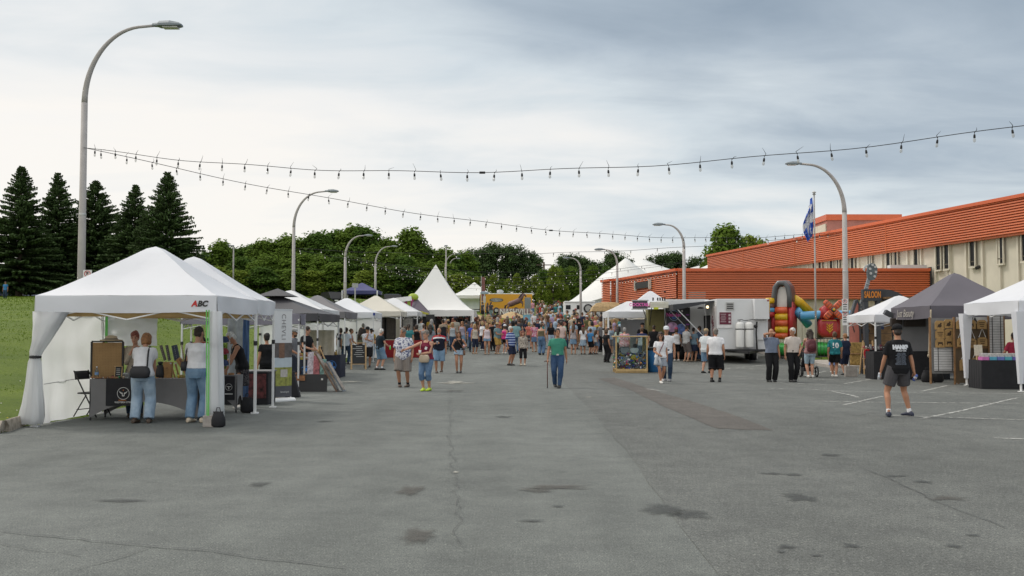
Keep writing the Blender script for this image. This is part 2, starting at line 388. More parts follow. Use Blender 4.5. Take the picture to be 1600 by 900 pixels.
def blob(cx, cy, w_, h_, seed, m=0, dz=.012):
    x0, y0 = G(cx-w_/2, cy); x1, y1 = G(cx+w_/2, cy); xc, yn = G(cx, cy+h_/2); _, yf = G(cx, cy-h_/2)
    a, b = (x1-x0)/2, (yf-yn)/2; cxm, cym = (x0+x1)/2, (yn+yf)/2; pts = []
    n = 46; r0 = 0
    for i in range(n):
        t = 2*math.pi*i/n; r = .72+.5*mnoise.noise((math.cos(t)*1.6+seed*7, math.sin(t)*1.6, seed))+.22*mnoise.noise((math.cos(t)*6, math.sin(t)*6, seed*3))
        pts.append((cxm+a*r*math.cos(t)*1.25, cym+b*r*math.sin(t)*1.25))
    ins = [(cxm+(x-cxm)*.55, cym+(y-cym)*.55) for x, y in pts]; WORN.extend([1]+[.75]*n+[0]*n)
    mb.add([(cxm, cym, road(cym)+dz)]+[(x, y, road(y)+dz) for x, y in ins+pts], [(0, 1+i, 1+(i+1) % n) for i in range(n)]+[(1+i, 1+n+i, 1+n+(i+1) % n, 1+(i+1) % n) for i in range(n)], m)
for i, (x, y, ww, h) in enumerate([(1040, 798, 78, 22), (1075, 806, 80, 18), (1250, 779, 64, 15), (190, 783, 92, 7), (405, 758, 40, 10), (786, 652, 38, 3), (507, 659, 30, 3),
        (1330, 854, 34, 9), (1228, 856, 34, 9), (870, 792, 26, 4), (1202, 741, 48, 4), (1400, 745, 44, 4), (1240, 743, 44, 4), (1440, 754, 36, 5), (1220, 864, 18, 5), (828, 815, 50, 5), (1490, 855, 34, 8), (1520, 838, 26, 6), (1275, 870, 20, 5), (1295, 712, 40, 6)]): blob(x, y, ww, h, i+1.3)
for i, (x, y, ww, h) in enumerate([(865, 762, 130, 10), (840, 767, 60, 8), (712, 611, 50, 2.6), (655, 838, 60, 26), (640, 768, 44, 22), (1480, 780, 60, 8)]): blob(x, y, ww, h, i+31.7, 1)
for i, (x, y, ww, h) in enumerate([(545, 597, 48, 3.4), (710, 598, 36, 6), (728, 599, 44, 1.6), (695, 599, 40, 1.4), (920, 621, 16, 1.6), (712, 739, 12, 4)]): blob(x, y, ww, h, i+61.1, 2)
o = mb.build('ground_stains', [STAIN, STAINB, PALE], LOT); o.data.attributes.new('worn', 'FLOAT', 'POINT').data.foreach_set('value', WORN)
o['kind'] = 'structure'
mb = MB()
def crack(pxs, wd, seed, amp=.05, dz=.014):
    pts = [Vector(G(*p)) for p in pxs]; out = []
    for i in range(len(pts)-1):
        n = max(3, int((pts[i+1]-pts[i]).length/.12))
        for j in range(n):
            p = pts[i].lerp(pts[i+1], j/n); out.append((p.x+amp*(mnoise.noise((p.x*2, p.y*2, seed))+.6*mnoise.noise((p.x*9, p.y*9, seed))), p.y+amp*mnoise.noise((p.x*4, p.y*4, seed+5))))
    strip(mb, out, [wd*(.5+.9*abs(mnoise.noise((i*.4, seed, 0)))) for i in range(len(out))], dz)
crack([(704, 606), (703, 640), (702, 690), (710, 745), (716, 800), (712, 860)], .009, 1, .09)
crack([(0, 832), (60, 838), (170, 848), (240, 856), (330, 863), (440, 878), (560, 892)], .017, 2)
crack([(240, 856), (160, 880), (90, 899)], .012, 3); crack([(0, 850), (70, 862), (150, 872)], .010, 6)
crack([(1350, 735), (1400, 752), (1440, 775), (1500, 800), (1580, 830)], .014, 4)
crack([(1205, 648), (1260, 655), (1340, 650), (1370, 644)], .014, 5); crack([(1190, 742), (1290, 738), (1350, 735)], .012, 8)
crack([(400, 757), (330, 763), (270, 760), (210, 750)], .010, 9); crack([(1270, 692), (1360, 712), (1420, 725)], .010, 11)
o = mb.build('ground_cracks', SEAL, LOT); o['kind'] = 'structure'
# parking lines, worn
def line_mat():
    m = bpy.data.materials.new('worn white road paint'); m.use_nodes = True; nt = m.node_tree; N = nt.nodes.new; L = nt.links.new
    b = nt.nodes['Principled BSDF']; b.inputs['Base Color'].default_value = (.48, .48, .45, 1); b.inputs['Roughness'].default_value = .8
    tc = N('ShaderNodeTexCoord'); n = N('ShaderNodeTexNoise'); n.inputs['Scale'].default_value = 5; n.inputs['Detail'].default_value = 9; n.inputs['Roughness'].default_value = .75
    L(tc.outputs['Object'], n.inputs[0]); r = N('ShaderNodeValToRGB'); L(n.outputs[0], r.inputs[0]); r.color_ramp.elements[0].position = .40; r.color_ramp.elements[1].position = .60
    L(r.outputs[0], b.inputs['Alpha']); return m
mb = MB()
for seg in ([(1282, 627.5), (1340, 628.5)], [(1340, 629), (1600, 631)], [(1395, 650), (1600, 657)], [(1200, 607.5), (1245, 608.5)], [(1255, 608.5), (1320, 612), (1600, 616)], [(1553, 685), (1600, 687)],
            [(1320, 633), (1378, 620)], [(1440, 655), (1500, 643), (1590, 622)], [(1270, 594), (1375, 592)], [(1320, 600), (1360, 593)], [(1300, 612), (1330, 618), (1342, 622)], [(1255, 588), (1290, 580)],
            [(1130, 577), (1200, 570)], [(1090, 574), (1200, 577)], [(1150, 592), (1230, 594)], [(1190, 597), (1320, 603)], [(1440, 612), (1480, 603)], [(1100, 586), (1180, 590)], [(1010, 608), (1040, 612)]):
    pp = [G(*s) for s in seg]; out = []
    for i in range(len(pp)-1):
        for j in range(6): out.append(tuple(Vector(pp[i]).lerp(Vector(pp[i+1]), j/6)))
    out.append(pp[-1]); strip(mb, out, .10, .012)
o = mb.build('parking_lines', line_mat(), LOT); o['kind'] = 'structure'
# verge, kerb and pavement by the building
def slab(name, x0, x1, y0, y1, h, m, kind='structure'):
    mb = MB(); n = 8
    for i in range(n):
        a, b = y0+(y1-y0)*i/n, y0+(y1-y0)*(i+1)/n
        za, zb = road(a), road(b)
        mb.add([(x0, a, za-.1), (x1, a, za-.1), (x1, b, zb-.1), (x0, b, zb-.1), (x0, a, za+h), (x1, a, za+h), (x1, b, zb+h), (x0, b, zb+h)],
               [(4, 5, 6, 7), (0, 3, 7, 4), (1, 5, 6, 2)]+([(0, 4, 5, 1)] if i == 0 else [])+([(3, 2, 6, 7)] if i == n-1 else []))
    o = mb.build(name, m); o['kind'] = kind; return o
SIDEW = mat('concrete pavement', (.36, .33, .29), .9, .12, 2, bump=.2, bscale=30)
slab('pavement', 14.3, 27, 43.6, 48.5, .10, SIDEW)
slab('kerb', 13.9, 14.3, 43.5, 60, .13, CONC)
slab('grass_verge', 14.3, 26, 48.5, 58.0, .12, GRASS)
# lawn blades near the tents
def build_grass():
    nprng = np.random.default_rng(3); n = 95000
    y = 14.5+105*nprng.random(n)**2.2; x = -8.3-(3+y*.55)*nprng.random(n)**1.1
    ok = np.array([xx < edge_x(yy)-.04 for xx, yy in zip(x, y)]); x, y = x[ok], y[ok]; n = len(x)
    z = np.array([zt(a, b) for a, b in zip(x, y)]); h = (.018+.032*nprng.random(n))*(1+.02*(y-15)); wd = (.010+.012*nprng.random(n))*(1+.05*(y-15))
    a = nprng.random(n)*6.28; lx, ly = (nprng.random(n)-.5)*h*1.3, (nprng.random(n)-.5)*h*1.3
    v = np.empty((n, 3, 3)); v[:, 0] = np.stack([x-np.cos(a)*wd, y-np.sin(a)*wd, z-.01], 1); v[:, 1] = np.stack([x+np.cos(a)*wd, y+np.sin(a)*wd, z-.01], 1)
    v[:, 2] = np.stack([x+lx, y+ly, z+h], 1)
    me = bpy.data.meshes.new('grass'); me.from_pydata(v.reshape(-1, 3).tolist(), [], np.arange(3*n).reshape(-1, 3).tolist())
    me.materials.append(mat('grass blade', (.122, .188, .018), .9, .2, .6, trans=.25, island=.25, spec=.05)); o = obj('grass', me); o['kind'] = 'stuff'
    fl = MB()
    for _ in range(260):
        yy = 14.8+26*rnd.random()**1.8; xx = edge_x(yy)-.1-rnd.random()**1.5*7; s = .016*(1+.03*(yy-15))
        fl.ell((xx, yy, zt(xx, yy)+.07), (s, s, s*.6), 0 if rnd.random() < .7 else 1, nu=5, nv=3)
    o = fl.build('grass', [mat('clover bloom', (.6, .6, .5), .8), mat('dandelion bloom', (.55, .42, .03), .8)]); o['kind'] = 'stuff'
build_grass()
mb = MB()  # weathered kerb stone at the lawn corner
rg = []
for i, (px, hh) in enumerate([(-60, .17), (-30, .19), (0, .20), (15, .205), (28, .19), (36, .12), (41, .02)]):
    x, y = G(px, 678-.42*max(0, px)*.9); wv = .2
    rg.append([(x-.03, y-.02, -.05), (x-.02+.02*rnd.random(), y+.02, hh*.7), (x, y+.08, hh+.01*rnd.random()), (x-.02, y+.24, hh*.95), (x-.03, y+.36, hh*.5), (x-.03, y+.38, -.05)])
mb.loft(rg); o = mb.build('kerb_stone', mat('old kerb concrete', (.42, .36, .29), .95, .3, 9, bump=.7, bscale=25), smooth=True, bevel=.02)
setp(o, 'worn tan concrete kerb end at the lawn corner by the first white tent', 'kerb')
# ------------------------------------------------------------------ trees
def foliage(name, v, f, m, parent):
    me = bpy.data.meshes.new(name); me.from_pydata(v, [], f); me.materials.append(m); return obj(name, me, parent)
def leaf_quads(cs, ns, size, rng, asp=.7):
    n = len(cs); t = rng.normal(size=(n, 3)); t -= ns*np.sum(t*ns, 1)[:, None]; t /= np.linalg.norm(t, axis=1)[:, None]+1e-9
    b = np.cross(ns, t); s = size*(.6+.8*rng.random(n))[:, None]
    q = np.stack([cs-t*s, cs-b*s*asp, cs+t*s, cs+b*s*asp], 1).reshape(-1, 3)
    return q.tolist(), np.arange(4*n).reshape(-1, 4).tolist()
BARK = mat('grey brown bark', (.10, .075, .055), .9, .3, 5, bump=.6)
LEAFS = [mat('leaf green', (.118, .185, .028), .8, .25, .35, trans=.3, island=.28, spec=.08), mat('leaf deep green', (.082, .145, .026), .8, .25, .35, trans=.3, island=.28, spec=.08),
         mat('leaf yellow green', (.185, .245, .036), .8, .2, .35, trans=.3, island=.28, spec=.08)]
PINE = mat('pine needles', (.065, .105, .038), .8, .3, .4, trans=.15, island=.3, spec=.08)
SPRUCE = mat('spruce needles', (.072, .115, .042), .8, .3, .5, trans=.1, island=.4, spec=.08)
def broadleaf(kind, seed, m, size=.22):
    rng = np.random.default_rng(seed); root = thing('broadleaf_tree', 'x', 'tree')
    H, rx, k, nl, z0 = {'tree': (11, 3.3, 110, 130, .3), 'young': (9, 1.7, 80, 80, .2), 'pine': (13, 3.8, 90, 110, 4.0), 'shrub': (3, 1.3, 30, 60, .2)}[kind]
    C_, N_ = [], []
    lob = [(rng.uniform(-.55, .55)*rx, rng.uniform(-.55, .55)*rx, rng.uniform(.35, .9)) for _ in range(7)]
    for i in range(k):
        u = rng.random()**.8; z = z0+(H-z0)*u
        if kind == 'pine': prof = math.sin(math.pi*min(1, .12+.80*u))**.6
        else: prof = (math.sin(math.pi*(.10+.86*u))**.75)*(1.0-.42*u)
        a = rng.random()*6.283; r = rx*prof*rng.uniform(.45, 1.05)*(1+.22*math.sin(3*a+seed)+.15*math.sin(5*a+z))
        c = np.array([r*math.cos(a), r*math.sin(a), z+rng.normal()*.2]); cr = rx*rng.uniform(.22, .55)
        p = rng.normal(size=(nl, 3)); p /= np.linalg.norm(p, axis=1)[:, None]; rr = cr*rng.random(nl)[:, None]**.62
        q = c+p*rr*np.array([1, 1, .75]); C_.append(q); nn = p*.6+np.array([0, 0, .6])+rng.normal(size=(nl, 3))*.5; N_.append(nn/np.linalg.norm(nn, axis=1)[:, None])
    v, f = leaf_quads(np.concatenate(C_), np.concatenate(N_), size, rng)
    foliage('crown', v, f, m, root)
    mb = MB(); mb.tube([(0, 0, -.6), (.05, 0, H*.3), (-.05, .06, H*.6), (0, 0, H*.9)], [.2, .16, .1, .02], 8)
    for i in range(9):
        a = rng.random()*6.28; z = H*(.25+.06*i); l = rx*rng.uniform(.5, .85)
        mb.tube([(0, 0, z), (l*.5*math.cos(a), l*.5*math.sin(a), z+l*.35), (l*math.cos(a), l*math.sin(a), z+l*.7)], [.07, .045, .015], 5)
    mb.build('trunk', BARK, root, True); return root
def spruce(seed, H=14.0, RB=4.7):
    rng = np.random.default_rng(seed); root = thing('spruce_tree', 'x', 'tree'); V, Fc = [], []
    z = .9
    mbt = MB(); mbt.tube([(0, 0, -.8), (0, 0, .3), (0, 0, H*.5), (0, 0, H*.97)], [.36, .28, .16, .02], 9)
    while z < H*.985:
        t = z/H; nb = int(10+7*(1-t)); Ln = RB*(1-t)**.92*(.75 if t < .1 else 1)+.12
        for b in range(nb):
            a = rng.random()*6.283; L_ = Ln*rng.uniform(.62, 1.12); up = rng.uniform(-.02, .12)+.35*t
            dr = .34*(1-t)
            d = np.array([math.cos(a), math.sin(a), 0]); sd_ = np.array([-math.sin(a), math.cos(a), 0]); ns = int(5+L_*6.0)
            def pos(s): return np.array([0, 0, z])+d*L_*s+np.array([0, 0, up*L_*s-dr*L_*s*s+.10*L_*s**4])
            if L_ > 1: mbt.tube([pos(0), pos(.45), pos(.85)], [.035, .02, .008], 4)
            for i in range(ns):
                s = .12+.88*(i+rng.random()*.7)/ns; c = pos(min(1, s)); tl = (.16+.34*L_*.30*(1-abs(s-.45)))*rng.uniform(.7, 1.25)*(.55+.45*(1-t))
                for sg in (-1, 1, 0):
                    if sg == 0: e = c+d*tl*.8+np.array([0, 0, .02])
                    else: e = c+(sd_*sg*.8+d*.62)*tl+np.array([0, 0, -.20*tl-rng.random()*.12])
                    dd = e-c; wv = np.cross(dd, [rng.normal()*.35, rng.normal()*.35, 1.0]); wv = wv/(np.linalg.norm(wv)+1e-9)*(.07+.13*tl)
                    o = len(V); V.extend([c, c+dd*.5+wv, e, c+dd*.5-wv]); Fc.append((o, o+1, o+2, o+3))
                    if rng.random() < .8:
                        e2 = c+dd*.6+np.array([rng.normal()*.05, rng.normal()*.05, -.15-.22*tl]); o = len(V); V.extend([c+dd*.15, c+dd*.9, e2]); Fc.append((o, o+1, o+2))
        z += .17+.12*(1-t)+rng.random()*.08
    foliage('crown', [tuple(map(float, p)) for p in V], Fc, SPRUCE, root); mbt.build('trunk', BARK, root, True); return root
def place(o, x, y, s, rz, label, group, sz=1, dz=0):
    o.location = (x, y, zt(x, y)+dz); o.scale = (s, s, s*sz); o.rotation_euler = (0, 0, rz); setp(o, label, None, group)
sp = [spruce(11), spruce(12, 13.5, 4.3), spruce(13, 14.5, 5.6)]
used = set()
for i, (px, top, Y, wf, k, lab) in enumerate([(34, 258, 112, 1.22, 0, 'dark spruce with a broad skirt, leftmost tree on the lawn'), (92, 268, 118, 1.2, 1, 'dark spruce second from the left, just left of the tall street lamp'),
        (150, 280, 122, 1.35, 2, 'dark spruce directly behind the tall street lamp pole'), (212, 287, 114, 1.3, 1, 'slightly shorter dark spruce left of the wide-armed spruce'), (262, 266, 108, 1.1, 2, 'wide spruce with long reaching arms, rightmost of the lawn spruces')]):
    x, ztop = P(px, top, Y); h = ztop-zt(x, Y); o = sp[k] if k not in used else copytree(sp[k]); used.add(k)
    s = h/(14.0, 13.5, 14.5)[k]; place(o, x, Y, s*wf, .9*i, lab, 'spruces on the lawn', 1/wf)
bt = [broadleaf('tree', 21, LEAFS[0]), broadleaf('tree', 22, LEAFS[1]), broadleaf('tree', 23, LEAFS[0]), broadleaf('tree', 24, LEAFS[2])]
yt = [broadleaf('young', 31, LEAFS[2], .15), broadleaf('young', 32, LEAFS[0], .15)]; pt_ = [broadleaf('pine', 41, PINE, .2), broadleaf('pine', 42, PINE, .2)]
LAB_B = 'leafy green tree in the dense wood behind the left tents'; usedb = set()
def put(lst, idx, *a):
    o = lst[idx]
    if id(o) in usedb: o = copytree(o)
    usedb.add(id(o)); place(o, *a); return o
top_pts = [(300, 420), (318, 388), (345, 378), (400, 374), (440, 372), (500, 366), (550, 360), (600, 362), (640, 366), (680, 378), (712, 386), (740, 398)]
for row, (Y, drop, n) in enumerate(((150, 66, 16), (160, 34, 21), (172, 4, 26))):
    for i in range(n):
        px = 285+ (450*(i+.5+rnd.uniform(-.3, .3))/n); ty = np.interp(px, [p[0] for p in top_pts], [p[1] for p in top_pts])+drop*(1 if row else .9)+rnd.uniform(-3, 5)
        x, z2 = P(px, ty, Y); h = max(5, z2-zt(x, Y)); s = h/11.2
        put(bt, rnd.choice([0, 1, 1, 2, 2] if row else [0, 1, 2, 2, 3]), x, Y+rnd.uniform(-3, 3), max(.8, s)*rnd.uniform(1.0, 1.3), rnd.uniform(0, 6.28), LAB_B, 'trees of the wood behind the left tents', s/max(.8, s)/1.2)
for i in range(20):                                        # row of young yellow-green trees behind the yellow trailer
    px = 705+i*13.0+rnd.uniform(-3, 3); ty = 432+rnd.uniform(-9, 10)+(14 if px > 880 else 0); Y = 150+rnd.uniform(-4, 4); x, z2 = P(px, ty, Y); h = z2-zt(x, Y); s = h/9.1
    put(yt, 0 if rnd.random() < .6 else 1, x, Y, s*rnd.uniform(1.05, 1.35), rnd.uniform(0, 6), 'slim yellow-green young tree in the row behind the yellow trailer', 'young trees behind the yellow trailer', 1/1.15)
for i, (px, ty, lab) in enumerate([(748, 388, 'dark round-topped pine far behind the yellow trailer, leftmost'), (775, 383, 'tallest dark pine far behind the yellow trailer'), (803, 384, 'dark pine far behind the yellow trailer, right of the tallest'), (826, 396, 'lower dark pine at the right end of the clump behind the yellow trailer'),
        (884, 398, 'dark pine left of the big white marquee, beside the far lamp'), (905, 402, 'dark pine between the far lamp and the big white marquee'), (930, 408, 'low dark pine against the slope of the big marquee'), (960, 396, 'dark pine rising behind the first peak of the big marquee'),
        (1028, 398, 'dark pine above the saddle of the big marquee, left one'), (1052, 396, 'dark pine above the saddle of the big marquee, right one'), (1094, 402, 'small dark pine left of the big green tree by the red roof'), (1172, 372, 'pale treetop showing above the red roof beside the bulbs')]):
    Y = 215 if i < 11 else 110; x, z2 = P(px, ty, Y); h = z2-zt(x, Y); s = h/13.3
    o = put(pt_, i % 2, x, Y, s, i*1.3, lab, None, 1, 0) if i < 11 else put(bt, 3, x, Y, h/11.2, 1, lab, None)
for i, (px, ty, lab) in enumerate([(1132, 359, 'bushy green tree rising behind the low end of the long red roof'), (1146, 376, 'smaller green tree beside the bushy one behind the red roof')]):
    x, z2 = P(px, ty, 104); h = z2-zt(x, 104); put(bt, i, x, 104, h/11.2, i*2., lab, None)
for i in range(14):                                        # low trees far behind the spruces
    px = -20+i*26; x, z2 = P(px, 418+rnd.uniform(-12, 10), 185); h = z2-zt(x, 185); put(bt, 1, x, 185, h/11.2*1.3, i*.9, 'dark leafy tree far behind the lawn spruces', 'trees far behind the spruces', 1/1.3)
for i in range(12):
    px = 850+i*11; Y = 200; ty = 425+rnd.uniform(-8, 8); x, z2 = P(px, ty, Y); h = z2-zt(x, Y)
    put(bt, (1, 0, 2)[i % 3], x, Y, h/11.2, i*.7, 'green tree in the low wood left of the big marquee', 'trees left of the big marquee')
# ------------------------------------------------------------------ red and beige hall
RED = mat('orange red painted metal', (.56, .135, .042), .42, .05, .5)
REDCAP = mat('orange red flashing', (.60, .12, .04), .4, .05, 2)
BEIGE = mat('beige precast wall', (.62, .58, .48), .85, .07, .8, bump=.15, bscale=30, dirt=.12)
PINKW = mat('faded pink render', (.40, .17, .14), .85, .14, 1.2, dirt=.2)
DGLASS = mat('dark window glass', (.012, .014, .016), .3, .1, 3, spec=.25)
LGREY = mat('pale grey cladding', (.55, .55, .54), .6, .05, 2)
def fascia(mb, p0, p1, z0, z1, n, nrm, d=.12, m=0):      # horizontal rib cladding as a folded profile
    p0, p1, q = Vector(p0), Vector(p1), Vector(nrm)
    prof = []; st = (z1-z0)/n
    for i in range(n):
        z = z0+i*st; prof += [(-d*.4, z), (-d*.4, z+.26*st), (d*.9, z+.42*st), (d*.75, z+.94*st)]
    prof.append((0, z1))
    vs = []
    for p in (p0, p1): vs += [(p.x+q.x*o, p.y+q.y*o, z) for o, z in prof]
    k = len(prof); mb.add(vs, [(i, i+k, i+k+1, i+1) for i in range(k-1)], m)
hall = thing('long_hall', 'long two-storey hall with an orange red ribbed band above beige panels and slit windows', 'building', (24.5, 58, 0), math.atan(.2))
mb = MB(); mb.box((10, 2, 3.0), (19.9, 60, 8.0)); 
for i in range(44):
    y = -28+i*1.38; mb.box((.0, y, 3.2), (.16, .14, 7.0))
mb.build('wall', BEIGE, hall)
mb = MB(); fascia(mb, (-.35, -28), (-.35, 32.6), 6.62, 8.42, 13, (-1, 0), .11)
mb.box((-.17, 2.3, 6.58), (.36, 60.6, .06)); mb.box((-.20, 2.3, 7.5), (.24, 60.5, 1.8)); mb.box((-.14, 32.6, 7.5), (.5, .06, 1.9))
mb.build('ribbed_band', RED, hall)
mb = MB(); mb.box((-.25, 2.3, 8.50), (.55, 60.9, .18)); mb.build('roof_edge', REDCAP, hall)
for y in (-20, -8.5, 4, 16, 25):
    MB().box((-.45, y, 7.53), (.02, .05, 1.78)).build('seam_strip', RED, hall)
def wall_t(px):
    k = (px-800)/F; return (24.5-k*58)/(k+.2)*1.0198
for px in (1302, 1311, 1325, 1335, 1362, 1391.5, 1402.5, 1435, 1470, 1483, 1523.5, 1567.5, 1606, 1620, 1660, 1284, 1275):
    t = wall_t(px)
    f = MB(); y0, y1, z0, z1 = t-.24, t+.24, 5.15, 6.56
    for a, b in (((-.10, y0, (z0+z1)/2), (.08, .06, z1-z0)), ((-.10, y1, (z0+z1)/2), (.08, .06, z1-z0)), ((-.11, t, z0), (.12, .55, .08))): f.box(a, b)
    win = f.build('window', BEIGE, hall)
    MB().box((-.058, t, (z0+z1)/2+.04), (.03, .44, z1-z0-.1)).build('pane', DGLASS, win)
    MB().box((-.08, t, z0+.32), (.03, .42, .05)).build('rail', mat('bronze frame', (.10, .085, .06), .5), win)
cam_ = thing('security_camera', 'small dark security camera on the beige wall above the grey tent', 'camera')
Yc = 54; x, z = P(1538, 416, Yc); cam_.location = (x-.2, Yc, z)
MB().tube([(0, 0, 0), (-.35, -.25, -.12)], .09, 10).build('housing', BLACK, cam_); MB().bar((.0, 0, -.02), (.35, .05, -.1), .06).build('bracket', BLACK, cam_)
low = thing('low_annex', 'low flat-roofed annex with a wide orange red ribbed fascia behind the food trailers', 'building', (0, 0, 0))
A, B_, D_ = (9.66, 58), (24.35, 57.95), (7.28, 69.5)
fp = [(9.9, 58.5), (24.2, 58.5), (22.5, 72), (7.6, 69.8)]
mb = MB(); mb.add([(x, y, -.5) for x, y in fp]+[(x, y, 5.1) for x, y in fp], [(0, 1, 2, 3), (7, 6, 5, 4), (0, 4, 5, 1), (1, 5, 6, 2), (2, 6, 7, 3), (3, 7, 4, 0)])
for i in range(11): mb.box((10.6+i*1.3, 58.46, 1.6), (.10, .12, 4.0))
mb.build('wall', BEIGE, low)
mb = MB(); fascia(mb, A, B_, 3.52, 5.18, 13, (0, -1), .11); fascia(mb, D_, A, 3.58, 5.18, 13, (-.98, -.2), .11)
fascia(mb, (6.92, 69.5), D_, 3.58, 5.18, 13, (0, -1), .08); fascia(mb, (6.5, 71.5), (6.92, 69.5), 3.58, 5.18, 13, (-.98, -.2), .08)
mb.add([(A[0], A[1], 3.55), (B_[0], B_[1], 3.55), (24.2, 58.6, 3.55), (9.9, 58.6, 3.55)], [(0, 1, 2, 3)]); mb.add([(A[0], A[1], 3.6), (D_[0], D_[1], 3.6), (7.7, 69.8, 3.6), (10, 58.5, 3.6)], [(0, 1, 2, 3)])
mb.build('fascia', RED, low)
mb = MB()
for a, b in ((A, B_), (D_, A), ((6.92, 69.5), D_), ((6.5, 71.5), (6.92, 69.5))): mb.bar((a[0], a[1], 5.25), (b[0], b[1], 5.25), .34, .16)
mb.build('roof_edge', REDCAP, low)
MB().add([(9.6, 58, 5.2), (24.3, 57.9, 5.2), (22.4, 72, 5.2), (7.3, 69.6, 5.2)], [(0, 1, 2, 3)]).build('roof', LGREY, low)
x, z = P(1424, 417, 58.6); MB().box((x, 58.8, 5.42), (2.5, .5, .30)).build('parapet', LGREY, low)
MB().box((24.37, 57.95, 4.45), (.10, .3, 1.9)).build('downpipe', BLACK, low)
x0, _ = P(1008, 446, 63.5); MB().box((8.35, 63.6, 4.62), (.10, 2.6, .40), M=Matrix.Rotation(.2, 3, 'Z')).build('vent', BLACK, low)
mb = MB()
for dy in (-1.4, 1.4): mb.box((8.34-.2*dy, 63.6+dy*.98, 4.62), (.16, .22, .6))
mb.build('vent_frame', CREAM, low)
MB().box((9.0, 58.55, 4.0), (.1, .1, .1)).build('lamp_box', BLACK, low)
x, z = P(1091, 463, 57.6); MB().box((x, 58.3, 3.55), (1.0, .7, .95)).build('roof_unit', mat('weathered grey box', (.38, .37, .35), .7, .1, 3), low)
ph = thing('roof_penthouse', 'small red-capped rooftop penthouse with a faded pink wall above the long hall', 'building', (20.0+3.1, 75, 8.2))
x0, z0 = P(1291, 345, 75); x1, _ = P(1408, 345, 75); zz = P(1300, 335, 75)[1]-8.2; w_ = x1-x0
ph.location = ((x0+x1)/2, 77, 8.2)
MB().box((0, 0, zz/2-.9), (w_-.1, 4, zz+1.0)).build('wall', PINKW, ph); MB().box((0, 0, zz-.22), (w_+.06, 4.2, .44)).build('roof_cap', REDCAP, ph)
MB().box((-w_/2-.02, .1, zz/2-.9), (.1, 4.02, zz+.4)).build('side_wall', BEIGE, ph)
x, z = P(1375, 349, 70)
v = thing('roof_vent', 'low white roof vent on the edge of the long red roof', 'vent', (x, 71, 8.5)); MB().lathe([(.42, 0), (.42, .18), (.5, .22), (.3, .42), (.05, .5)], n=14).build('cowl', WHITE, v)
# ------------------------------------------------------------------ street lamps
CONCP = mat('spun concrete pole', (.40, .375, .36), .75, .08, 4, bump=.15, bscale=40, dirt=.12)
LAMPG = mat('grey lamp housing', (.20, .23, .25), .45, .06, 4, metal=.3)
LENS = mat('lamp lens', (.5, .5, .47), .2, .05, 4)
def lamp(px_base, Y, px_head, top, label, r0=.13, sign=False, head_px=None):
    x, ztop = P(px_base, top, Y); x -= (.01 if px_base < 800 else -.01)
    zb = zt(x, Y)-.1; xh, _ = P(px_head, top, Y); reach = xh-x; s = 1 if reach > 0 else -1; reach = abs(reach)-.52; Hh = ztop-zb; rz_ = min(Hh*.32, reach*1.05)
    t = thing('street_lamp', label, 'street lamp', (x, Y, zb), 0, 'curved-arm street lamps')
    zc = Hh-rz_; mb = MB(); mb.tube([(0, 0, 0), (0, 0, zc*.62), (0, 0, zc*.62+.01), (0, 0, zc)], [r0*1.12, r0*.92, r0*.88, r0*.80], 14); mb.build('pole', CONCP, t, True)
    pts, rs = [], []
    for i in range(17):
        a = math.pi/2*i/16*.94; pts.append((s*reach*.78*(1-math.cos(a)), 0, zc+rz_*math.sin(a)*.985)); rs.append(r0*(.78-.40*i/16))
    lx, lz = pts[-1][0], pts[-1][2]; pts.append((s*(reach*.93), 0, lz+rz_*.02)); rs.append(r0*.36)
    mb = MB(); mb.tube(pts, rs, 12); mb.build('arm', CONCP, t, True)
    MB().lathe([(r0*.93, zc*.62), (r0*.97, zc*.62+.02), (r0*.97, zc*.62+.05), (r0*.9, zc*.62+.07)], n=14).build('joint_band', STEEL, t)
    hz = lz+rz_*.02; mb = MB(); hl = .62; hx = s*reach*.93
    mb.loft([[(hx+s*hl*u, y*wd, hz+zz*th) for y, zz in ((-1, -.3), (-1, .3), (-.6, 1), (.6, 1), (1, .3), (1, -.3), (.6, -.5), (-.6, -.5))] for u, wd, th in ((-.1, .05, .05), (.1, .07, .06), (.2, .14, .09), (.6, .16, .10), (.95, .13, .06), (1.05, .1, .03))])
    h = mb.build('lamp_head', LAMPG, t); MB().box((hx+s*hl*.62, 0, hz-.055), (.36, .2, .03)).build('lens', LENS, h)
    return t
lamp(135, 23.9, 284, 40, 'tall street lamp behind the first white tent, leftmost', .092)
lamp(460, 52, 529, 299, 'street lamp rising behind the dark grey gazebo', .10)
lamp(540, 80, 582, 368, 'street lamp third along the left row, in front of the wood')
lamp(587, 104, 621, 385, 'street lamp fourth along the left row, behind the small white tents')
lamp(696, 150, 720, 397, 'tiny far street lamp just right of the big peaked tent', .13); lamp(703, 165, 719, 404, 'most distant tiny street lamp, lower twin beside the far one', .13)
lampR = lamp(1318, 43.7, 1227, 256, 'street lamp on the right with two parking signs, in front of the annex', .13)
lamp(1068, 56.4, 1021, 351, 'street lamp in front of the annex corner above the food trailer', .105); lamp(964, 68, 930, 390, 'street lamp left of the annex, before its narrow end', .10)
lamp(907, 95, 880, 403, 'street lamp on the right beside the white trailer with the black ring', .12)
t = thing('light_pole', 'thin straight light pole in front of the wood on the left', 'light pole'); x, z = P(365, 384, 120); t.location = (x, 120, zt(x, 120)); h = z-zt(x, 120)
MB().tube([(0, 0, -.2), (0, 0, h)], [.12, .08], 8).build('pole', CONCP, t, True); MB().box((-.3, 0, h), (.7, .25, .12)).build('lamp_head', LAMPG, t)
x, z = P(697, 384, 128); t = thing('light_pole', 'slim straight pole rising just behind the peak of the big white tent', 'light pole', (x, 128, zt(x, 128)))
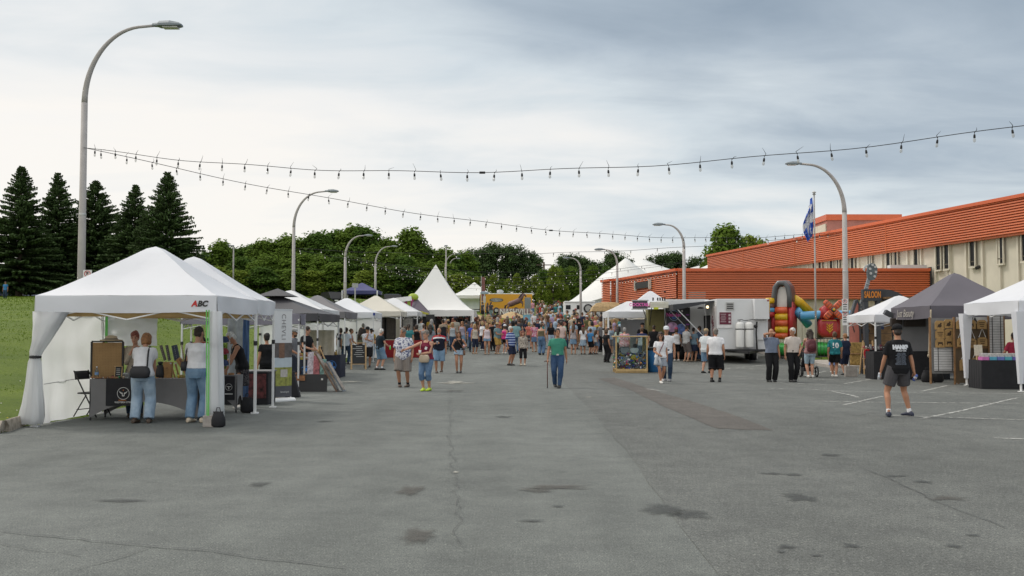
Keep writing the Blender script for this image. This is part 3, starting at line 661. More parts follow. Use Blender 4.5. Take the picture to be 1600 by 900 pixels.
MB().tube([(0, 0, -.2), (0, 0, z-zt(x, 128))], [.12, .07], 8).build('pole', CONCP, t, True); MB().box((0, 0, z-zt(x, 128)), (.4, .25, .14)).build('lamp_head', LAMPG, t)
SIGNW = mat('sign white', (.72, .71, .70), .5, .03, 3); SIGNR = mat('sign red', (.5, .03, .03), .5); INK = mat('sign black', (.03, .03, .03), .5)
def ring_mesh(mb, c, ro, ri, y, m=0, n=24):
    vs = []; 
    for j in range(n):
        a = 2*math.pi*j/n; vs += [(c[0]+ro*math.cos(a), y, c[1]+ro*math.sin(a)), (c[0]+ri*math.cos(a), y, c[1]+ri*math.sin(a))]
    mb.add(vs, [(2*j, 2*((j+1) % n), 2*((j+1) % n)+1, 2*j+1) for j in range(n)], m)
def pole_sign(par, x, y, z, w_, h, lines=3):
    b = MB().box((x, y, z), (w_, .012, h)).build('parking_sign', SIGNW, par); mb = MB(); cz = z+h/2-w_*.42
    ring_mesh(mb, (x, cz), w_*.36, w_*.28, y-.010); mb.bar((x-w_*.2, y-.011, cz+w_*.2), (x+w_*.2, y-.011, cz-w_*.2), w_*.07, .004); mb.build('ban_ring', SIGNR, b)
    lettering('P', w_*.5, INK, b, (x, y-.0095, cz), extrude=.0005, bold=.004)
    mb = MB()
    for i in range(lines): mb.box((x, y-.008, z+h/2-w_*.95-i*.1), (w_*(.7-.1*(i % 2)), .004, .04))
    mb.build('sign_lines', INK, b)
pole_sign(lampR, -.09, -.16, 1.65+(518-475)/35.6-.1-zt(14, 43.7)+.12, .26, .60); pole_sign(lampR, -.09, -.16, 1.65+(518-497)/35.6+.02, .26, .60)
for o in [q for q in C.objects if q.get('label', '').startswith('tall street lamp behind')]:
    z = 1.65+(518-432)/65.1-o.location.z; pole_sign(o, .20, -.12, z, .21, .30, 0)
# ------------------------------------------------------------------ festoon lights
WIRE = mat('black cable', (.015, .015, .016), .6); BULB = mat('clear bulb', (.55, .54, .5), .08, .02, 5, alpha=.4); BULBF = mat('white lit bulb', (.9, .86, .78), .2, .02, 5, emit=.05)
def bulb_mesh():
    mb = MB(); mb.lathe([(.004, 0), (.018, -.005), (.024, -.03), (.026, -.075), (.022, -.085)], n=8, m=0); mb.lathe([(.018, -.083), (.030, -.11), (.033, -.135), (.024, -.165), (.006, -.176)], n=8, m=1)
    mb.bar((0, 0, 0), (0, 0, .05), .008, m=0); return mb.mesh('bulb', [WIRE, BULB], True)
def bulb_far():
    mb = MB(); mb.lathe([(.016, .05), (.022, -.07), (.02, -.08)], n=6, m=0); mb.lathe([(.016, -.08), (.032, -.12), (.024, -.16), (.006, -.17)], n=6, m=1); return mb.mesh('bulb', [WIRE, BULBF], True)
BM, BF = bulb_mesh(), bulb_far()
def strand(a, b, sag, sp_, label, far=False, r=.011, s0=.35, tails=True):
    a, b = Vector(a), Vector(b); L_ = (b-a).length; n = 60
    f = lambda t: a.lerp(b, t)-Vector((0, 0, 4*sag*t*(1-t)-.02*math.sin(t*37)))
    t_ = thing('festoon_lights', label, 'string lights', a, 0, 'strings of festoon bulbs')
    pts = [f(i/n)-a for i in range(n+1)]; mb = MB(); mb.tube(pts, r*.65, 5); mb.build('cable', WIRE, t_, True)
    k = int(L_/sp_); mb = MB()
    for i in range(k):
        t = (s0+i*sp_)/L_
        if t > .995: break
        p = f(t)-a; o = obj('bulb', BF if far else BM, t_); o.location = p-Vector((0, 0, .045)); o.scale = (.82,)*3; o.rotation_euler = (rnd.uniform(-.12, .12), rnd.uniform(-.15, .15), 0)
        if tails: mb = MB().tube([p-Vector((0, 0, .02)), p+Vector((rnd.uniform(-.03, .05), 0, .03)), p+Vector((rnd.uniform(-.06, .12), 0, rnd.uniform(.04, .17)))], [.009, .006, .002], 4); mb.build('cable_tie', WIRE, t_)
    if tails: MB().tube([f(.47)-a-Vector((.06, 0, 0)), f(.47)-a+Vector((.06, 0, -.0))], .025, 8).build('connector', WIRE, t_)
x0, z0 = P(133, 232, 23.9); xB, zB = P(1760, 172, 16.6)
strand((x0, 23.8, z0), (xB, 16.6, zB), .80, .60, 'nearest string of black-socketed bulbs sagging across the whole sky')
xr, zr = P(1314, 362, 43.7)
strand((x0+.02, 23.9, z0+.01), (xr-.1, 43.6, zr), 1.02, .62, 'string of bulbs falling from the left lamp to the right-hand lamp', r=.012)
t = thing('street_lamp', 'plain lamp post at the right that holds the nearest bulb string', 'street lamp', (xB+.1, 16.6, 0)); MB().tube([(0, 0, 0), (0, 0, 6.5)], [.14, .1], 12).build('pole', CONCP, t, True); MB().box((0, 0, 6.55), (.3, .5, .12)).build('lamp_head', LAMPG, t)
def pz(px, py, Y): x, z = P(px, py, Y); return (x, Y, z)
for a, b, sag, lab in [((459, 388, 52), (1314, 366, 43.7), 0.55, 'far string of bulbs from the gazebo lamp to the right-hand lamp'), ((459, 390, 52), (1068, 408, 56.3), .9, 'far string of bulbs from the gazebo lamp to the annex corner lamp'),
        ((540, 398, 80), (1068, 410, 56.4), 1.3, 'far string of bulbs from the third left lamp to the annex corner lamp'), ((540, 402, 80), (964, 432, 68), 1.0, 'far string of bulbs crossing above the big peaked tent to the annex end lamp'),
        ((587, 415, 104), (964, 434, 68), 1.2, 'far string of bulbs from the fourth left lamp to the annex end lamp'), ((587, 418, 104), (907, 440, 95), 1.0, 'low far string of bulbs across the row of young trees'), ((540, 410, 80), (907, 446, 95), 1.2, 'lowest far string of bulbs, just above the yellow trailer'),
        ((1060, 424, 57.4), (958, 440, 69.2), .05, 'short string of bulbs fixed along the edge of the annex roof')]:
    strand(pz(*a), pz(*b), sag, 1.25 if sag > .5 else .6, lab, True, .014, tails=False)
# ------------------------------------------------------------------ flag and utility pole
x, zt_ = P(1272, 302, 50); zb = zt(x, 50)
t = thing('flagpole', 'slim white flagpole behind the right-hand lamp', 'flagpole', (x, 50, zb)); hh = zt_-zb
MB().tube([(0, 0, 0), (0, 0, hh-.1)], [.055, .035], 10).build('pole', CONCP, t, True); MB().lathe([(.02, hh-.1), (.1, hh-.05), (.03, hh+.0), (.11, hh+.04), (.02, hh+.12)], n=12).build('finial', STEEL, t)
FBL = mat('flag blue', (.03, .11, .50), .7, .1, 4, trans=.2); FWH = mat('flag white', (.75, .76, .78), .7, .05, 4, trans=.2)
fl = thing('flag', 'limp blue flag with a white cross and lilies on the flagpole', 'flag', (x-.06, 50, zb+hh-2.15))
def flag_pt(u, v):                    # hanging cloth, u along the fly, v up the hoist
    dr = u*1.35*(.5+.5*(1-v)); return Vector((-.04-.50*u*(.35+.65*math.sin(v*2.6+.3))+.05*math.sin(u*15+v*3), .13*math.sin(u*17), 1.95*v-.95*u*(.35+.6*v)))
mbB, mbW = MB(), MB()
nu, nv = 30, 24
for j in range(nv):
    for i in range(nu):
        u, v = (i+.5)/nu, (j+.5)/nv; cross = abs(u-.5) < .11 or abs(v-.5) < .13; lily = False
        for cu_ in (.22, .78):
            for cv in (.22, .78):
                a, b = abs(u-cu_), v-cv; lily = lily or (a < .035 and abs(b) < .14) or (a < .09 and abs(b-.01) < .04) or (a < .06 and abs(b+.10) < .03)
        (mbW if cross or lily else mbB).grid(lambda p, q: flag_pt((i+p)/nu, (j+q)/nv), 1, 1)
mbB.build('blue_field', FBL, fl, True); mbW.build('white_cross', FWH, fl, True)
x, z = P(850, 414, 210); t = thing('utility_pole', 'thin utility pole with cross arms between the dark pine clumps', 'utility pole', (x, 210, zt(x, 210)))
MB().tube([(0, 0, -.3), (0, 0, z-zt(x, 210)+.6)], [.25, .18], 8).build('pole', BARK, t, True); mb = MB(); mb.box((0, 0, z-zt(x, 210)), (3.2, .2, .2)); mb.box((0, 0, z-zt(x, 210)-1.2), (2.4, .2, .2)); mb.build('cross_arm', BARK, t)
# ------------------------------------------------------------------ tents
def canopy(label, X0, X1, Y0, Y1, eave, peak, m, val=.28, legs=True, leg_m=None, conc=1.25, rz=0, vent=None, group='pop-up market tents', name='canopy_tent', wav=.02, truss=True, legw=.045, skip=(), zb=None, frame=None):
    cx, cy = (X0+X1)/2, (Y0+Y1)/2; zb = zt(max(cx, -8), cy) if zb is None else zb; t = thing(name, label, 'tent', (cx, cy, zb), rz, group)
    a, b = (X1-X0)/2, (Y1-Y0)/2; eave -= zb; peak -= zb; mb = MB(); n = 12; sd_ = rnd.random()*50
    def hgt(r): return eave+(peak-eave)*((1-r)**conc*.75+.25*(1-r)) - .05*math.exp(-((r)/.05)**2)
    for q in range(4):
        def fn(u, v):                # v: 0 eave .. 1 peak ; u along the edge
            r = 1-v; e = (2*u-1)*r
            p = [(e*a, -r*b), (r*a, e*b), (-e*a, r*b), (-r*a, -e*b)][q]
            sg = -.045*math.sin(math.pi*u)*math.sin(math.pi*min(1, v*1.3)) + .012*mnoise.noise((p[0]*1.7+sd_, p[1]*1.7, q))
            return (p[0], p[1], hgt(r)+sg)
        mb.grid(fn, n, n)
    cn = mb.build('canopy', m, t, True)
    mb = MB(); cs = [(-a, -b), (a, -b), (a, b), (-a, b)]
    for q in range(4):
        p, r = Vector(cs[q]), Vector(cs[(q+1) % 4]); d = (r-p).normalized(); nn = Vector((d.y, -d.x))
        def fn(u, v):
            s = p.lerp(r, u); o = wav*math.sin(u*9+q*2)*v+.012*mnoise.noise((u*6, v*2, sd_+q))
            z = hgt(1.0)-.01*math.sin(math.pi*u)-v*val-.02*math.sin(math.pi*u)*(v)
            s = s+nn*(.012+o); return (s.x, s.y, z)
        mb.grid(fn, 16, 3)
    mb.build('valance', m, t, True)
    if vent:
        mv = MB()
        for q in range(4):
            def fn(u, v):
                r = 1-v; e = (2*u-1)*r; p = [(e, -r), (r, e), (-e, r), (-r, -e)][q]; return (p[0]*a*.33, p[1]*b*.33, peak-.06+.28*v)
            mv.grid(fn, 4, 4)
        mv.build('vent_cap', m, t, True)
    if legs:
        lm = leg_m or ALU
        for i, (x, y) in enumerate(cs):
            if i in skip: continue
            x, y = x*.985, y*.985; l = MB().box((x, y, eave/2-.02), (legw, legw, eave+.04)).build('leg', lm, t); MB().box((x, y, .012), (.13, .13, .024)).build('foot_plate', lm, l)
            MB().box((x, y, eave*.62), (legw*1.35, legw*1.35, .09)).build('slider', BLACK, l)
    if truss:
        mb = MB()
        for q in range(4):
            p, r = Vector(cs[q])*.97, Vector(cs[(q+1) % 4])*.97
            for k in range(2):
                s, e = p.lerp(r, k/2), p.lerp(r, (k+1)/2)
                mb.bar((s.x, s.y, eave-.10), (e.x, e.y, eave-.42), .022); mb.bar((s.x, s.y, eave-.42), (e.x, e.y, eave-.10), .022)
        for x, y in cs: mb.bar((x*.97, y*.97, eave-.12), (0, 0, eave+.25), .022)
        mb.tube([(0, 0, eave+.1), (0, 0, peak-.05)], .025, 6); mb.build('frame', frame or lm if legs else ALU, t)
    return t
def hang(mb, p, q, z0, z1, folds=9, amp=.04, nrm=None, belly=0, m=0, low=None):
    p, q = Vector(p), Vector(q); d = (q-p).normalized(); n = Vector(nrm) if nrm else Vector((d.y, -d.x)); s0 = rnd.random()*9
    def fn(u, v):
        s = p.lerp(q, u)+n*(amp*math.sin(u*folds*6.283+s0+v*1.5)*(.25+.75*v)*(.6+.8*mnoise.noise((u*3, v*2, s0)))+belly*math.sin(math.pi*v)+.05*mnoise.noise((u*4+s0, v*5, 2)))
        zl = z0 if low is None else low(s.x, s.y); return (s.x, s.y, z1+(zl-z1)*v)
    mb.grid(fn, max(24, folds*6), 14, m)
T1 = canopy('nearest white pop-up tent with a tied side curtain and the letters ABC', -8.30, -5.15, 17.35, 20.15, 2.28, 3.30, WTENT, conc=1.18, leg_m=WHITE, skip=())
SIDEC = mat('white side wall fabric', (.85, .86, .87), .6, .03, 1, trans=.6, bump=.4, bscale=3)
STRAP = mat('neon green strap', (.12, .48, .09), .5, .05, 5); TAPE = mat('black strap', (.015, .015, .016), .6)
def local(t): return t.location.x, t.location.y, t.location.z
ox, oy, oz = local(T1); a_, b_ = 1.575, 1.40
mb = MB(); hang(mb, (-a_+.01, b_), (-a_+.01, -b_+.25), .1, 1.98, 4, .03, low=lambda x, y: zt(x+ox, y+oy)+.03); mb.build('side_wall', SIDEC, T1, True)
MB().tube([(-a_+.03, b_-.1, .78), (-a_+.03, -b_+.3, .72)], .008, 4).build('wall_seam', mat('grey seam', (.45, .45, .46), .7), T1)
mb = MB(); hang(mb, (-a_, b_+.02), (-.46, b_+.02), 1.36, 2.0, 3, .02); mb.build('back_wall', SIDEC, T1, True)
mb = MB(); rg = []                   # curtain gathered round the front left leg
for z, cx_, rx_, ry_ in [(2.0, .27, .29, .05), (1.75, .19, .22, .07), (1.45, .085, .14, .085), (1.30, .02, .105, .08), (1.20, .0, .075, .07), (1.12, 0, .10, .09), (.8, -.01, .125, .11), (.4, -.02, .165, .13), (.16, -.04, .205, .14), (.05, -.03, .17, .13)]:
    k = 28; rg.append([(-a_+cx_+(rx_*(1+.16*math.sin(j*2.6+z*1.3)+.12*mnoise.noise((j*.5, z*3, 1))))*math.cos(6.283*j/k), -b_+.02+(ry_*(1+.2*math.sin(j*2.6+z)))*math.sin(6.283*j/k), z+(.05*mnoise.noise((j*.6, z, 4)) if z < .3 else 0)) for j in range(k)])
mb.loft(rg); c_ = mb.build('curtain', SIDEC, T1, True); MB().lathe([(.075, 1.18), (.10, 1.19), (.10, 1.225), (.075, 1.235)], (-a_, -b_+.02, 0), 14).build('tie', TAPE, c_)
mb = MB(); rg = []                   # narrow curtain on the front right leg
for z in (2.0, 1.6, 1.2, .8, .4, .12):
    k = 20; rg.append([(a_-.02+(.10+.05*(2-z)/2)*(1+.25*math.sin(j*1.9+z*2))*math.cos(6.283*j/k), -b_+.04+.09*(1+.2*math.sin(j*2.3))*math.sin(6.283*j/k), z) for j in range(k)])
mb.loft(rg); mb.build('curtain', SIDEC, T1, True)
for dx, m_ in ((-.10, STRAP), (-.135, STRAP)):
    mb = MB(); mb.box((a_+dx, -b_-.07, 1.05), (.02, .006, 1.95), M=Matrix.Rotation(.015+dx*.25, 3, 'Y')); mb.build('strap', m_, T1)
mb = MB(); mb.box((-a_+.12, b_-.05, 1.45), (.05, .01, 1.2)); mb.build('strap', STRAP, T1)
mb = MB(); mb.box((-.0, b_-.1, 1.99), (2.5, .07, .15)); mb.box((0, -b_+.25, 1.965), (2.95, .06, .10)); mb.box((a_-.1, 0, 1.965), (.06, 2.5, .10)); mb.build('roof_beam', mat('tan roof lining', (.48, .32, .13), .8), T1)
lettering('A', .135, mat('red print', (.5, .02, .02), .5), T1, (1.195, -b_-.03, 2.13), extrude=.001, bold=.007, shear=.25); lettering('BC', .135, INK, T1, (1.335, -b_-.03, 2.13), extrude=.001, bold=.007, shear=.25)
T2 = canopy('second white pop-up tent, narrow, directly behind the nearest one', -8.25, -5.18, 20.2, 21.75, 2.30, 3.28, WTENT, conc=1.18, leg_m=WHITE)
mb = MB(); hang(mb, (.40, 1.15), (.74, 1.15), .2, 2.0, 2, .02); mb.build('back_wall', mat('silver grey tarp', (.33, .36, .38), .5, .2, 6, bump=.4), T2, True)
mb = MB(); hang(mb, (.74, 1.17), (.88, 1.17), .2, 2.0, 1, .02); mb.build('back_wall', mat('blue tarp', (.06, .12, .25), .6), T2, True)
GREYT = mat('lilac grey tent fabric', (.20, .19, .235), .6, .05, 1.5, trans=.1, bump=.1, bscale=5); DGREY = mat('dark grey tent fabric', (.045, .045, .052), .6, .08, 1.5, trans=.05, bump=.1, bscale=5)
T3 = canopy('lilac grey pop-up tent with a low eave behind the roll-up banner', -9.1, -5.84, 27.4, 28.2, 2.14, 2.26, GREYT, wav=.03)
T4 = canopy('dark charcoal gazebo with a vented top behind the lilac grey tent', -9.9, -6.3, 32.4, 36.4, 2.24, 2.92, DGREY, vent=True, val=.24, conc=1.15)
T5 = canopy('white pop-up tent right behind the charcoal gazebo, with a thick white leg', -10.2, -7.0, 37.0, 40.3, 2.48, 3.30, WTENT2, legw=.075, leg_m=WHITE)
T6 = canopy('mid grey pop-up tent between two white tents, by the chalkboard', -10.4, -7.3, 43.6, 47.0, 2.52, 3.35, mat('mid grey tent fabric', (.15, .145, .155), .6, .05, 1.5, trans=.08), legw=.05)
T7 = canopy('white pop-up tent with a small blue mark on its corner, behind the grey one', -9.75, -6.66, 48, 51, 2.58, 3.36, WTENT, val=.26)
T8 = canopy('cream peaked pop-up tent over the red-clothed stall', -8.9, -5.85, 52.5, 55.5, 2.72, 3.64, CREAM, conc=1.1, val=.24, legw=.06)
T9 = canopy('white peaked pop-up tent just left of the purple awning', -8.5, -5.4, 57, 60, 2.80, 3.68, WTENT2, conc=1.1, val=.24)
mb = MB(); hang(mb, (-1.55, 1.6), (1.5, 1.6), .1, 2.0, 5, .03); mb.build('back_wall', CREAM, T8, True)
mb = MB(); hang(mb, (-1.55, 1.6), (1.5, 1.6), .1, 2.0, 5, .03); mb.build('back_wall', SIDEC, T5, True)
mb = MB(); hang(mb, (-1.55, 1.5), (1.5, 1.5), .1, 2.1, 5, .03); mb.build('back_wall', SIDEC, T7, True)
mb = MB(); hang(mb, (.6, 1.5), (1.7, 1.5), .1, 1.7, 4, .05); mb.build('back_wall', mat('beige curtain', (.5, .45, .36), .7, trans=.2), T4, True)
MB().box((1.56, -1.52, 2.28), (.10, .01, .13)).build('corner_mark', mat('navy print', (.03, .05, .25), .6), T7)
def marquee(label, cx, Y0, hw, eave, peak, val=.36):
    Y1 = Y0+2*hw; zb = zt(cx, Y0+hw); t = canopy(label, cx-hw, cx+hw, Y0, Y1, eave, peak, mat('white marquee vinyl', (.80, .80, .78), .45, .02, 1, trans=.15), val=val, conc=1.75, legs=True, leg_m=WHITE, legw=.12, wav=.01, truss=False, group='peaked marquees', name='marquee_tent')
    return t
MQ = marquee('large white high-peaked marquee with hats hanging under its eave', -4.95, 62, 2.55, 2.98, 6.05)
mb = MB(); hang(mb, (-2.4, 2.4), (2.4, 2.4), .0, 2.2, 6, .04); hang(mb, (-2.5, -2.4), (-2.5, 2.4), .0, 2.2, 4, .04, (1, 0)); mb.build('side_wall', SIDEC, MQ, True)
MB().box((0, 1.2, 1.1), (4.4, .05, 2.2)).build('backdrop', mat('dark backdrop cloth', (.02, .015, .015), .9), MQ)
MQ2 = marquee('distant white high-peaked marquee left of the yellow trailer', -4.85, 125, 3.0, 6.2, 8.05)
mb = MB(); hang(mb, (-2.5, 2.5), (2.5, 2.5), .0, 2.2, 5, .04); mb.build('side_wall', SIDEC, MQ2, True)
# big multi-peak marquee behind the annex
bm_ = thing('big_marquee', 'huge white multi-peaked marquee rising behind the annex', 'marquee', (14.0, 104, zt(14, 104)), 0); z0 = bm_.location.z
pk = [(P(978, 404, 100)[0]-14, -4, 5.6), (P(1004, 402, 106)[0]-14, 2, 5.9), (P(1092, 409, 108)[0]-14, 4, 5.3), (P(1112, 403, 102)[0]-14, -2, 5.2), (P(1060, 410, 118)[0]-14, 12, 5.6), (P(1150, 400, 112)[0]-14, 8, 5.6)]
def bmh(x, y):
    e = min(x+8.6, 13.5-x, y+7.5, 19-y); base = 1.6+min(1, max(0, e)/8)**.9*3.2; h = base
    for (a, b, zz) in pk:
        r = math.hypot((x-a), (y-b)); h = max(h, base+(zz+.6-base)*max(0, 1-r/5.6)**1.55)
    return h
mb = MB(); mb.grid(lambda u, v: (-8.6+22.1*u, -7.5+26.5*v, bmh(-8.6+22.1*u, -7.5+26.5*v)), 70, 60); mb.build('canopy', mat('white marquee vinyl', (.80, .80, .78), .45, .02, 1, trans=.15), bm_, True)
mb = MB(); hang(mb, (-8.6, -7.5), (13.5, -7.5), -.5, 1.62, 30, .04); hang(mb, (-8.6, 19), (-8.6, -7.5), -.5, 1.62, 30, .04); mb.build('side_wall', SIDEC, bm_, True)
# right-hand tents
R1 = canopy('white pop-up tent at the far right with tapering white leg covers', 13.90, 17.0, 27.3, 30.6, 2.50, 3.42, WTENT, val=.34, leg_m=WHITE)
for (x, y) in ((-1.53, -1.62), (-1.53, 1.62), (1.53, -1.62)):
    mb = MB(); mb.loft([[(x+s*wd, y+q*wd, z) for s, q in ((-1, -1), (1, -1), (1, 1), (-1, 1))] for z, wd in ((2.2, .15), (1.8, .13), (1.0, .085), (.22, .055))]); mb.build('leg_cover', WTENT, R1)
TAUPE = mat('taupe grey tent fabric', (.115, .105, .125), .6, .05, 1.5, trans=.1, bump=.1, bscale=5)
R2 = canopy('taupe grey pop-up tent with script lettering on its valance', 13.45, 16.5, 32.0, 35.3, 2.48, 3.68, TAUPE, conc=1.1, val=.40, leg_m=BLACK, frame=BLACK)
lettering('Just Beauty', .36, mat('silver print', (.45, .42, .38), .5), R2, (-1.56, .35, 1.0+1.26), (math.pi/2, 0, -math.pi/2), extrude=.001, shear=.3, sx=.9)
R3 = canopy('white pop-up tent beyond the taupe one, in front of the saloon', 13.55, 16.6, 37.2, 40.3, 2.28, 3.10, WTENT2, val=.26, leg_m=WHITE)
mb = MB(); hang(mb, (-.4, -1.6), (1.5, -1.6), .1, 2.1, 5, .05); mb.build('side_wall', mat('grey canvas', (.27, .27, .28), .7, .08, 2, bump=.2), R3, True)
mb = MB(); hang(mb, (-1.4, 1.6), (1.5, 1.6), .1, 2.1, 4, .03); mb.build('side_wall', mat('grey canvas', (.27, .27, .28), .7, .08, 2, bump=.2), R2, True)
R4 = canopy('white peaked tent behind the food trailer with the round neon-style emblem', 6.3, 9.25, 54.6, 57.3, 2.85, 3.98, WTENT, conc=1.05, val=.3)
R5 = canopy('low white tent behind the can collection crate', 4.95, 7.45, 51.4, 54.2, 2.68, 3.30, WTENT2, conc=1.1, val=.28, leg_m=WHITE, legw=.08)
mb = MB(); hang(mb, (-.3, 1.35), (1.2, 1.35), .1, 2.0, 3, .03); mb.build('back_wall', mat('grey canvas', (.27, .27, .28), .7, .08, 2, bump=.2), R5, True)
x, z = P(562, 449, 95); t = canopy('small navy blue pop-up tent far behind the left tents by the wood', x-1.7, x+1.7, 95, 98.2, z-.3, z+.55, mat('navy tent fabric', (.05, .055, .17), .6, trans=.1), val=.3, leg_m=WHITE, legw=.1, truss=False, zb=z-2.6)
# ------------------------------------------------------------------ leather stall (nearest tent)
STRETCH = mat('grey stretch tablecloth', (.19, .185, .185), .75, .05, 4, bump=.08, bscale=60)
BLKC = mat('black cloth', (.016, .016, .019), .85, .15, 5, bump=.1, bscale=40)
CARD = mat('tan hardboard', (.36, .22, .095), .8, .1, 5); LEATH = mat('tan leather', (.30, .15, .06), .5, .25, 14, bump=.2)
def fitted_table(label, x0, x1, y0, y1, h, m, z=0, group=None):
    t = thing('stall_table', label, 'table', ((x0+x1)/2, (y0+y1)/2, z), 0, group); a, b = (x1-x0)/2, (y1-y0)/2; mb = MB()
    def arch(s): return .04+.30*max(0, 1-abs(s)**2.2)
    for sx, sy, along in ((0, -1, a), (0, 1, a), (-1, 0, b), (1, 0, b)):
        def fn(u, v):
            s = 2*u-1; zb = arch(s); zz = h+(zb-h)*v; pull = .05*math.sin(math.pi*v)*(abs(s)**3)
            if sy: return (s*a*(1-.03*math.sin(math.pi*v)), sy*(b-.03*math.sin(math.pi*v)*(1-s*s)), zz)
            return (sx*(a-.03*math.sin(math.pi*v)*(1-s*s)), s*b*(1-.03*math.sin(math.pi*v)), zz)
        mb.grid(fn, 24, 10)
    mb.grid(lambda u, v: (a*(2*u-1), b*(2*v-1), h), 4, 2); mb.build('tablecloth', m, t, True)
    for sx in (-1, 1):
        for sy in (-1, 1): MB().tube([(sx*(a-.02), sy*(b-.02), 0), (sx*(a-.02), sy*(b-.02), h-.05)], .018, 8).build('leg', BLACK, t)
    return t
x0, y_ = G(138, 657); x1 = x0+2.05; YT = y_+.02
tb = fitted_table('grey stretch-cloth table of the leather stall, with a black runner', x0, x1, YT, YT+.72, .765, STRETCH)
# black runner with round bull-horn badge
ru = MB(); ru.box((-.42, -.372, .52), (.58, .008, .50)); ru.box((-.42, 0, .769), (.58, .74, .006)); ru_ = ru.build('runner', BLKC, tb)
LW = mat('printed white', (.62, .62, .60), .6); LO = mat('printed orange', (.45, .14, .03), .6)
mb = MB(); cz, cx_ = .50, -.385; ring_mesh(mb, (cx_, cz), .115, .106, -.380, 0, 40)
def fpoly(mb, pts, y, m=0): mb.add([(p[0], y, p[1]) for p in pts], [tuple(range(len(pts)))], m)
for s in (-1, 1):
    fpoly(mb, [(cx_+s*x, cz+z) for x, z in ((.0, -.055), (.022, -.05), (.024, -.01), (.048, .0), (.07, .025), (.078, .055), (.066, .035), (.042, .02), (.014, .012), (.012, -.03), (.0, -.038))], -.380)
mb.build('badge', LW, ru_); mb = MB(); mb.ell((cx_, -.381, cz+.06), (.009, .002, .012), nu=8, nv=4); mb.build('badge_flame', LO, ru_)
lettering('WESTERN STYLE', .042, LW, ru_, (-.375, -.380, .335), extrude=.0006, bold=.001, spacing=1.1); lettering('BUFFALO', .034, LO, ru_, (-.40, -.380, .370), extrude=.0006, bold=.001)
tx, ty = tb.location.x, tb.location.y
def at_tab(px, py, dy=0.0): 
    Y = ty+dy; x, z = P(px, py, Y); return x, Y, z
# pegboard
x, Y, z = at_tab(167, 590, .18); pb = thing('pegboard', 'tan perforated display board in a black frame on the leather stall table', 'display board', (x, Y, .77))
MB().box((0, 0, .34), (.58, .012, .66)).build('board', CARD, pb); mb = MB()
for a, b in (((-.30, 0, .34), (.035, .03, .69)), ((.30, 0, .34), (.035, .03, .69)), ((0, 0, .69), (.6, .03, .025)), ((0, 0, .008), (.6, .03, .016))): mb.box(a, b)
mb.build('frame', BLACK, pb); mb = MB()
for i in range(19):
    for j in range(21): mb.box((-.27+i*.03, -.0065, .04+j*.03), (.006, .002, .006))
o = mb.build('peg_holes', mat('peg hole shadow brown', (.06, .035, .015), .9), pb); o['kind'] = 'stuff'
hat = thing('straw_hat', 'crumpled beige hat lying on top of the tan display board', 'hat', (x+.05, Y+.05, .77+.70)); MB().lathe([(.02, .0), (.20, .0), (.21, .02), (.12, .03), (.10, .09), (.04, .11), (.01, .10)], n=18).build('crown', mat('beige straw', (.42, .34, .22), .8), hat, True); MB().lathe([(.124, .028), (.128, .03), (.126, .045), (.12, .046)], n=18).build('band', BLACK, hat)
def item(name, label, cat, px, py, dy, fn, grp=None, rz=0, dz=0):
    x, Y, _ = at_tab(px, py, dy); t = thing(name, label, cat, (x, Y, .772+dz), rz, grp); fn(t); return t
def bottle(t):
    MB().lathe([(.034, 0), (.036, .02), (.036, .13), (.015, .175), (.014, .2)], n=12).build('body', glass('bottle plastic', (.8, .9, .95)), t, True); MB().lathe([(.037, .06), (.0375, .11)], n=12).build('wrapper', mat('blue label', (.2, .35, .6), .5), t); MB().lathe([(.016, .2), (.016, .22), (.002, .222)], n=10).build('cap', WHITE, t)
item('water_bottle', 'clear water bottle in front of the tan display board', 'bottle', 151, 590, -.1, bottle)
def menu(t):
    MB().box((0, 0, .11), (.12, .012, .21), M=Matrix.Rotation(-.15, 3, 'X')).build('slate', mat('slate black', (.025, .027, .03), .7), t); mb = MB()
    for a, b in (((-.065, 0, .11), (.014, .02, .23)), ((.065, 0, .11), (.014, .02, .23)), ((0, -.017, .22), (.144, .02, .014)), ((0, .017, .005), (.144, .02, .014))): mb.box(a, b, M=Matrix.Rotation(-.15, 3, 'X'))
    mb.build('frame', WOOD, t); mb = MB()
    for i in range(4): mb.box((0, -.012+.0, .17-i*.035), (.07, .002, .008), M=Matrix.Rotation(-.15, 3, 'X'))
    mb.build('chalk_lines', LW, t)
item('chalk_price_board', 'small wood-framed slate price board on the leather stall table', 'price board', 185, 592, -.05, menu)
def cuff(t, s=1):
    MB().lathe([(.034*s, 0), (.037*s, .002), (.037*s, .03), (.034*s, .032), (.031*s, .03), (.031*s, .002)], n=14).build('band', LEATH, t, True); MB().box((0, -.037*s, .016), (.014, .008, .018)).build('buckle', STEEL, t)
for i in range(11): item('leather_cuff', 'small tan leather cuff in the row at the left table end', 'cuff', 144+i*4.2+rnd.uniform(-1, 1), 598, -.24+rnd.uniform(-.05, .12), cuff, 'leather cuffs on the stall table', rnd.random()*3, 0)
for i, (px, c, lab) in enumerate([(186, (.05, .3, .12), 'small green jar among the goods beside the slate price board'), (193, (.5, .4, .3), 'small cream jar among the goods beside the slate price board'), (176, (.3, .04, .04), 'small red jar at the end of the cuff row')]):
    def jar(t): MB().lathe([(.022, 0), (.024, .035), (.02, .045)], n=10).build('body', mat('jar'+str(i), c, .3), t, True); MB().lathe([(.021, .045), (.021, .056), (.002, .057)], n=10).build('lid', BLACK, t)
    item('jar', lab, 'jar', px, 598, -.22, jar)
